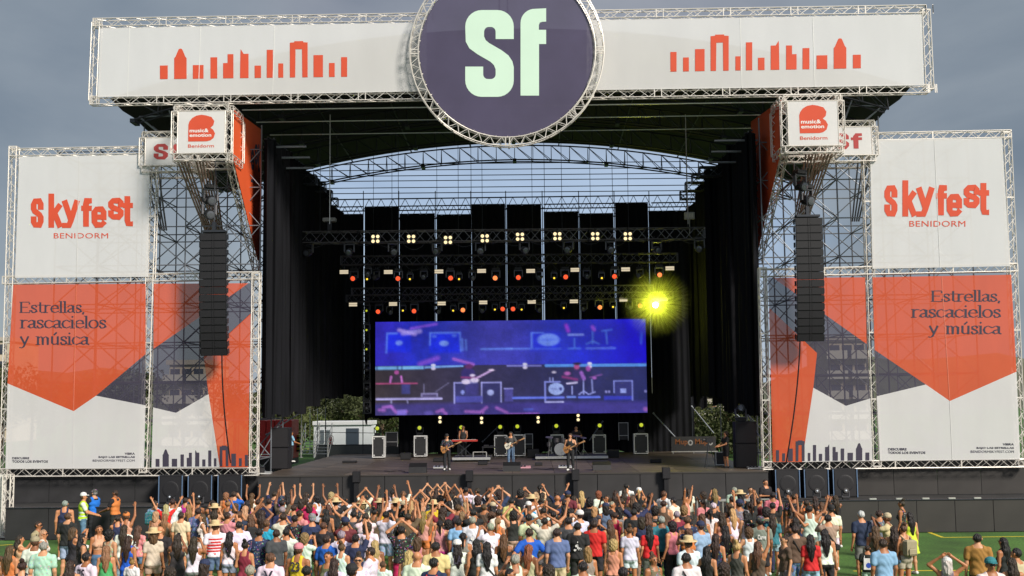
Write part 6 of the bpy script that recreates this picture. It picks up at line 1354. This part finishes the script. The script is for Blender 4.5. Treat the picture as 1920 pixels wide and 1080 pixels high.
# people on stage
GB = mat('guitar_body_white', (.72, .68, .55), .25); GBD = mat('guitar_body_brown', (.35, .16, .05), .3); GN = mat('guitar_neck', (.40, .22, .10), .4)
def guitar(o, body, label, s=1.):
    # hangs in front of the player; a thing of its own
    M_ = o.matrix_basis.copy()
    g = bpy.data.objects.new('guitar', None); C.objects.link(g); g.matrix_world = M_ @ Matrix.Translation((.06, .20, 1.06)) @ Matrix.Rotation(math.radians(25), 4, 'Y'); tag(g, label, 'guitar')
    pl = [(.26, 0), (.24, .13), (.12, .17), (.0, .11), (-.10, .13), (-.17, .11), (-.10, .04), (-.12, 0), (-.10, -.04), (-.17, -.11), (-.10, -.13), (.0, -.11), (.12, -.17), (.24, -.13)]
    b = MB(); b.prism([(x, .0, y) for x, y in pl], (0, .05, 0)); put(b, 'guitar_body', body, g)
    b = MB(); b.box((-.72, .03, -.025), (-.1, .06, .025)); b.prism([(-.72, .03, -.03), (-.90, .03, -.05), (-.90, .03, .04), (-.72, .03, .03)], (0, .02, 0)); put(b, 'neck', GN, g)
    b = MB(); b.box((.02, .052, -.04), (.05, .06, .04)); b.box((.10, .052, -.04), (.13, .06, .04)); b.box((.17, .052, -.04), (.19, .062, .04)); put(b, 'pickup', DARKST, g)
def at_stage(px, py): a = onstage(px, py); return (a.x, a.y, HS)
o = person(836, 812, 'm guitar short:d tee:black trousers:black cap:black yaw=175', at_stage(838, 881), fixed_label='guitarist in black clothes and cap playing a tan guitar at left'); bpy.context.view_layer.update(); guitar(o, GBD, 'tan electric guitar held by the left guitarist')
o = person(957, 803, 'm guitar curly:k shirt:darkgrey trousers:denim sunglasses yaw=182', at_stage(958, 871), fixed_label='guitarist in dark shirt playing the white guitar at centre stage'); guitar(o, GB, 'white electric guitar held by the centre guitarist')
o = person(1073, 805, 'm guitar curly:d tank:black trousers:black yaw=190', at_stage(1070, 882), fixed_label='bass player in black sleeveless top before the drum riser'); guitar(o, GBD, 'brown bass guitar held by the right player')
o = person(866, 805, 'm keys short:d tank:black trousers:black sunglasses yaw=180', (kx-.1, ky+.42, HS+r1H), fixed_label='keyboard player in black sleeveless top behind the red keyboard')
o = person(1085, 800, 'm drum short:d tee:black trousers:black yaw=180', (dx+.95, r2a.y+1.6, HS+r2H), fixed_label='drummer in black clothes behind the cymbals', hmul=.92)
a_ = onstage(1362, 877); person(1362, 792, 'm reach curly:d tee:black shorts:black yaw=-110', (a_.x, a_.y, HS), fixed_label='camera operator in black clothes by the right speaker stack')
o = empty('video_camera', (a_.x-.85, a_.y, HS), 'black video camera on a tripod beside the right speaker stack', 'camera'); b = MB(); b.box((-.12, -.1, 1.25), (.22, .1, 1.48), bev=.02); b.lathe((-.12, 0, 1.37), [(.07, 0), (.085, .16)], 12, (-1, 0, 0)); put(b, 'camera_body', BLACK, o)
b = MB(); [b.tube((0, 0, 1.25), (.35*math.cos(t), .35*math.sin(t), 0.0), .015, 5) for t in (0, 2.1, 4.2)]; put(b, 'tripod', DARKST, o)
a_ = onstage(546, 866); person(546, 793, 'm reach short:d tee:lightblue trousers:black yaw=60', (a_.x, a_.y, HS), fixed_label='stagehand in light blue T-shirt behind the left speaker stack')
o = person(1435, 899, 'm fold short:d tee:black trousers:black yaw=150', fixed_label='security guard in black at the stage corner facing the crowd')
CR = '''38 1003 f phone long:d tank:peach shorts:pink yaw=55
20 1022 f stand long:b tank:orange trousers:pink yaw=15
2 1042 c stand short:b tee:white shorts:beige
72 977 m stand short:d tee:khaki shorts:beige sunglasses yaw=95
82 993 f stand long:y tank:cream shorts:white sunglasses yaw=90
66 1008 m stand short:b tee:white shorts:beige cap:khaki
82 1015 m stand short:g tee:mint shorts:beige
122 938 m stand short:g tank:navy shorts:beige skin=0
128 961 m stand short:b tee:black shorts:paledenim
138 988 f phone bob:b tank:black trousers:black yaw=40
157 925 m reach short:b tee:white trousers:denim cap:white vest:neon reflective yaw=70
177 919 m reach short:g tee:black trousers:black cap:darkgrey vest:royal yaw=-60
216 919 m reach short:d tee:black trousers:black vest:orange yaw=-80
237 962 f up1 bun:b tank:peach shorts:white cap:orange
221 966 f phone short:d tank:navy shorts:beige
186 985 f stand long:b crop:peach shorts:denim yaw=150
156 1000 f stand long:k tank:black shorts:black sunglasses yaw=60
207 994 f stand curly:k tank:beige shorts:beige
187 1012 c stand short:k tee:white shorts:navy
173 1018 c stand short:y tee:grey shorts:navy
233 983 f stand long:d tee:white trousers:paledenim
260 985 f stand long:b tee:pink shorts:denim splash
242 1004 f stand long:d dress:blue
200 1022 f stand long:l dress:green
163 1035 m stand short:k tee:white shorts:navy print:@75
132 1050 f stand long:d tank:brown shorts:black
42 1052 f stand bun:d tank:black shorts:beige
248 1048 c stand bun:l tee:white shorts:pink
300 986 m stand bald tee:black shorts:darkgrey
291 938 m stand short:d tee:lightblue shorts:black backpack:teal yaw=20
293 958 f stand bob:y tank:peach shorts:white
288 994 f stand bob:b tee:cream shorts:beige straw
310 963 f stand long:l tank:olive shorts:black
324 935 m phone short:d tee:white shorts:beige
348 933 f phone short:d tank:magenta shorts:purple
340 960 m stand short:d tee:cream shorts:beige
361 980 c stand short:b tee:navy shorts:navy print:#10
372 952 m stand short:d tee:denim shorts:navy
403 948 f phone long:d tank:peach shorts:black straw
404 980 m stand short:b tee:white shorts:denim straw stripes:red
431 996 f stand long:k tank:white shorts:paledenim strap
427 960 m phone short:d tee:pink shorts:beige
333 1001 f phone long:d dress:darkgrey
364 1005 f phone long:d tank:white trousers:grey
439 921 m phone short:d tee:blue shorts:black
424 924 f stand curly:l tank:orange shorts:black
473 924 f up2 long:b tank:white shorts:paledenim
484 936 f stand short:d tank:black shorts:mint
505 934 m stand short:d tee:navy shorts:black
515 921 m up2 short:d tee:navy shorts:black
540 925 f up2 long:k crop:white shorts:darkgrey
574 922 f up2 long:d tank:white shorts:black
565 935 f stand bob:d sleeve:crimson trousers:white
580 943 f phone bob:d sleeve:crimson trousers:white
585 965 m stand short:g tee:navy shorts:black cap:grey
531 962 m phone short:d tee:cream shorts:beige
553 965 m stand short:k tee:black shorts:black
500 974 m stand short:b tee:turquoise shorts:navy
486 990 m stand short:k tee:navy trousers:navy
518 992 m stand short:d tee:darkgrey shorts:burgundy
537 990 m phone short:k tee:white shorts:denim
508 1036 m stand short:b tee:white shorts:burgundy print:@V
560 1021 m stand short:b tank:yellow shorts:beige cap:pink print:@23
575 1060 m stand short:k tank:black shorts:black
613 1002 m stand short:d tee:blue shorts:denim
572 1000 f phone curly:l tee:white shorts:denim
615 1034 f stand long:d tank:olive shorts:black yaw=-160
641 1018 f stand bun:b tank:white shorts:denim
628 1047 f stand long:d tee:white shorts:black
667 1001 m up1 short:k tee:navy shorts:beige
672 1040 f stand bun:d tee:white shorts:denim sunglasses yaw=175
695 1025 m reach short:d tee:white shorts:beige sunglasses yaw=-75
660 1060 m stand short:k tee:black shorts:black cap:black
718 1052 c stand short:b tee:white shorts:grey
753 986 m heart short:k tee:black shorts:crimson
703 1012 f stand long:y tank:peach shorts:beige
684 924 f heart long:k tee:white shorts:beige
712 938 f up1 long:d tank:yellow shorts:black straw
742 938 m stand short:d tee:black shorts:black straw
736 918 f stand pony:k tee:white shorts:denim
756 920 m up1 short:b tee:white shorts:denim
789 928 f heart long:k tank:peach shorts:black
803 915 f heart long:k tank:black shorts:denim
818 917 f heart long:d tank:orange shorts:denim
834 914 f heart long:b tank:paleyellow shorts:black
850 917 f heart bob:d tank:peach shorts:white
874 913 m phone short:k tee:white shorts:royal
895 915 m stand short:d tee:white shorts:denim yaw=-60
915 913 f stand long:k tee:white shorts:black
813 941 m stand short:d tee:yellow shorts:black straw
860 972 m stand short:k tee:lightblue shorts:navy
868 998 f stand pony:k tank:grey shorts:black
857 1014 f stand long:k tee:white shorts:white cap:white print:@LA
886 968 m stand short:g tee:white shorts:black splash
908 945 m stand short:b tee:brown shorts:brown
817 1015 m stand short:k tee:paleyellow shorts:black strap
814 1045 m stand short:k tee:navy shorts:black backpack:red
782 1033 m stand bald tee:white shorts:beige
767 1031 f stand long:y tank:white shorts:denim
783 1006 f stand bob:b tank:pink shorts:white
857 1043 c stand short:r tee:white shorts:white
893 1010 f stand long:k tank:black trousers:black
777 955 f up2 long:b tank:orange shorts:black
793 958 f up2 long:l tank:peach shorts:orange
806 962 f up2 long:l tank:orange shorts:black
765 962 m up2 short:d tee:brown shorts:navy
825 975 f stand pony:k tank:pink shorts:magenta
840 975 f stand curly:k tank:pink shorts:denim
913 1015 f stand long:k tee:white shorts:white strap
944 1001 f stand long:b tank:black shorts:paledenim
919 980 m phone short:g shirt:white shorts:black splash
959 934 m stand short:k tee:paleyellow shorts:white
1012 909 f stand pony:k tee:paleyellow shorts:black
991 942 f stand long:b tee:turquoise shorts:white cap:white
1019 951 m head short:k tee:white shorts:grey
1021 970 m head short:k tee:cream shorts:grey
992 990 m hips short:d tee:blue shorts:denim
992 1020 f stand long:r tank:beige shorts:white
1044 990 m stand short:d tee:denim shorts:beige
1045 928 m stand bald tee:black trousers:black
1066 969 m stand short:k tee:darkgrey shorts:grey
1083 979 m stand short:k tee:black trousers:black splash
1114 975 m stand short:d tee:red shorts:black
1101 1025 f stand bob:l tank:khaki shorts:black
1143 974 f stand long:b tank:brown shorts:black
1180 986 f stand bun:b tee:white shorts:white
1150 1012 f stand curly:y tank:peach shorts:darkgrey
1090 920 f stand long:y tank:navy shorts:black
1121 921 f stand curly:r tee:white shorts:denim yaw=-40
1174 906 m stand short:k tee:white trousers:navy strap
1153 960 f reach short:d tank:crimson shorts:black
1093 1052 m stand short:k tee:white shorts:black
1240 967 m stand short:g shirt:teal trousers:navy
1217 984 f stand long:k tee:red trousers:grey
1245 920 m stand short:b tee:white shorts:denim yaw=40
1244 938 m stand short:d tank:brown shorts:paledenim
1259 978 f stand curly:k tank:pink trousers:black
1290 1010 m stand short:b tee:white shorts:beige straw
1286 1036 m stand short:k tee:white trousers:beige strap
1313 979 m stand short:d tee:lightblue shorts:red cap:navy
1326 1023 f stand long:k tank:black trousers:black
1360 984 f stand long:k tank:black trousers:white
1225 1040 f stand bun:b tank:olive shorts:cream yaw=150
1318 936 f stand pony:k tee:pink shorts:orange
1338 942 m stand short:w tee:black trousers:grey
1372 930 m stand short:k tee:black shorts:black
1377 913 m stand short:g shirt:mint shorts:beige
1407 913 f phone short:d tank:white skirt:black yaw=175
1425 970 m stand short:k tee:grey shorts:black print:#Curve cap:darkgrey
1448 964 f stand long:d tee:teal shorts:paledenim
1449 922 m stand short:k tee:pink trousers:khaki
1484 934 c stand bob:r tee:red skirt:grey yaw=-60
1490 985 m stand short:d tee:brown trousers:denim strap
1382 1016 f stand bun:y tank:darkgrey shorts:white
1421 1014 f up1 long:b tank:brown trousers:paledenim
1512 937 f phone short:d tank:orange skirt:brown
1528 930 f stand long:d tank:peach skirt:brown
1552 964 m phone short:k tee:khaki shorts:beige strap
1519 1001 f stand long:k tee:red shorts:paledenim
1546 992 f stand long:k tank:white trousers:black
1558 948 m stand short:k tee:white shorts:white cap:black
1614 957 m stand short:w tee:navy shorts:grey
1648 956 m stand short:d tee:grey shorts:grey
1663 964 m phone short:b tee:beige shorts:beige cap:beige yaw=-60
1690 938 f stand bun:d tank:black trousers:black yaw=-50
1626 1022 c stand short:d tee:black shorts:mint drawstring:white ball
1655 1010 m stand short:d tee:lightblue shorts:black
1693 983 f stand bun:b crop:peach shorts:beige backpack:khaki
1705 960 f stand long:k dress:lime
1676 985 f stand long:d tank:brown shorts:denim
1641 985 f stand long:b tank:olive shorts:maroon
1775 1046 f head bob:w tank:grey shorts:black cap:white
1832 1000 m stand short:k tee:mustard shorts:black
1880 1007 f stand long:k tank:black shorts:denim yaw=-30
1905 1027 m stand short:k tee:beige shorts:khaki yaw=-40
1857 1048 m stand short:b tee:white shorts:blue cap:teal sunglasses yaw=175
1884 1036 c stand short:b tank:orange shorts:black yaw=-30
1897 1045 f stand long:d tank:brown shorts:black'''
for ln in CR.split('\n'):
    a = ln.split(' ', 2); person(float(a[0]), float(a[1]), a[2])
# everyone else in the crowd
placed = [(p['o'].location.x, p['o'].location.y) for p in PEOPLE]
def lim(px, py):
    lo = 60 if py > 1035 else (120 if py > 985 else (285 if py > 935 else 480)); hi = 1570 if 925 < py < 975 else (1555 if py < 1010 else 1440)
    if py < 925: lo, hi = 490, 1400
    return lo < px < hi
TC = ['black']*14+['white']*9+['navy']*4+['grey', 'darkgrey', 'darkgrey', 'darkgrey', 'beige', 'cream', 'peach', 'pink', 'red', 'orange', 'brown', 'brown', 'olive', 'denim', 'burgundy', 'maroon', 'purple']
BC = ['denim', 'paledenim', 'black', 'black', 'white', 'beige', 'navy', 'grey', 'khaki', 'darkgrey']
mheads = [(p['px'], p['py']) for p in PEOPLE]; heads = list(mheads)
rr = random.Random(11); n_fill = 0; tries = 0
while n_fill < 128 and tries < 3000:
    tries += 1; best = None
    for q_ in range(60):
        py = 912+(1066-912)*rr.random()**1.5; px = rr.uniform(60, 1580)
        if not lim(px, py): continue
        g_ = G(px, py, 1.70)
        if g_.y > 40.4 or any(abs(g_.x-x) < .5 and abs(g_.y-y) < .6 for x, y in placed): continue
        dm = min(math.hypot(px-x, (py-y)*1.9) for x, y in heads)/(1+max(0, (py-940)/200.))
        if py > 965 and any(-8 < py-y < 55 and abs(px-x) < 18 for x, y in mheads): dm *= .2
        if py > 990: dm *= .6
        if best is None or dm > best[0]: best = (dm, px, py, g_)
    if best is None: continue
    _, px, py, g_ = best; heads.append((px, py))
    front = py < 960; fem = rr.random() < .62; hk = rr.choice(['long', 'long', 'long', 'pony', 'bun', 'bob', 'curly']) if fem else rr.choice(['short']*6+['curly'])
    hc = rr.choice('kkkdddbbly' if fem else 'kkkkdddbg'); pose = rr.choice((['up2', 'heart', 'phone', 'up1', 'clap', 'up2', 'heart'] if front and 480 < px < 1000 else ['stand', 'phone', 'back', 'fold', 'chin'])+['stand']*(2 if front else 4)+(['wide', 'high', 'phone'] if front else ['phone', 'hips', 'back']))
    top = rr.choice(['tank', 'tank', 'tee', 'crop', 'dress', 'tank'] if fem else ['tee', 'tee', 'tee', 'tee', 'tank', 'shirt']); bt = rr.choice(['shorts', 'shorts', 'trousers', 'skirt'] if fem else ['shorts', 'shorts', 'trousers'])
    ex = ''; q = rr.random()
    if q < .02: ex = ' straw'
    elif q < .09: ex = ' cap:'+rr.choice(['white', 'black', 'navy', 'beige'])
    elif q < .18: ex = ' backpack:'+rr.choice(['black', 'grey', 'navy', 'khaki'])
    elif q < .25: ex = ' strap'
    yw = '' if rr.random() < .88 else ' yaw=%d' % rr.choice([70, -70, 110, -110, 165, -150])
    person(px, py, '%s %s %s:%s %s:%s %s:%s%s%s' % ('f' if fem else 'm', pose, hk, hc, top, rr.choice(TC), bt, rr.choice(BC), ex, yw)); placed.append((g_.x, g_.y)); n_fill += 1
# labels that single each person out
def cand(p):
    ex = ', '.join(p['ex'][:1]); dn = depthn(p['Y']); who = 'small person' if p['child'] else 'person'; z = zone(p['px'])
    base = '%s in %s' % (who, p['top']); out = []
    tails = ['%s row %s' % (dn, z), z]
    for t in tails:
        for mid in ((ex, p['pose']), (ex, p['bot']), (p['pose'], p['bot']), (ex,), (p['pose'],), (p['bot'],), ()):
            s = base+''.join(', '+x for x in mid if x)+', '+t
            if 4 <= len(s.split()) <= 16: out.append(s)
    return sorted(set(out), key=lambda s: -len(s.split()))
seen = set()
for p in PEOPLE:
    if p['fixed']: tag(p['o'], p['fixed'], 'person', 'band and crew on the stage'); seen.add(p['fixed'])
def neigh(p, side):
    c = [(abs(q['px']-p['px']), q) for q in PEOPLE if q is not p and not q['fixed'] and abs(q['Y']-p['Y']) < 2.2 and (q['px'] < p['px']) == (side == 'right')]
    c = [x for x in c if x[1]['top'] != p['top']]
    return min(c, key=lambda x: x[0])[1] if c else None
for p in PEOPLE:
    if p['fixed']: continue
    lab = next((s for s in cand(p) if s not in seen), None)
    if lab is None or any(q is not p and not q['fixed'] and q['top'] == p['top'] and q['bot'] == p['bot'] and q['pose'] == p['pose'] and zone(q['px']) == zone(p['px']) and depthn(q['Y']) == depthn(p['Y']) for q in PEOPLE):
        for side in ('left', 'right'):
            q = neigh(p, side)
            if q:
                s = 'person in %s, %s, just %s of the %s' % (p['top'], p['bot'] or p['pose'] or depthn(p['Y'])+' row', side, q['top'])
                if s not in seen: lab = s; break
    p['o']['group'] = 'crowd watching the stage'; p['o']['label'] = lab; seen.add(lab)
print('people', len(PEOPLE), 'fill', n_fill, 'objects', len(bpy.data.objects), 'tris', sum(len(m.polygons) for m in bpy.data.meshes)*2)
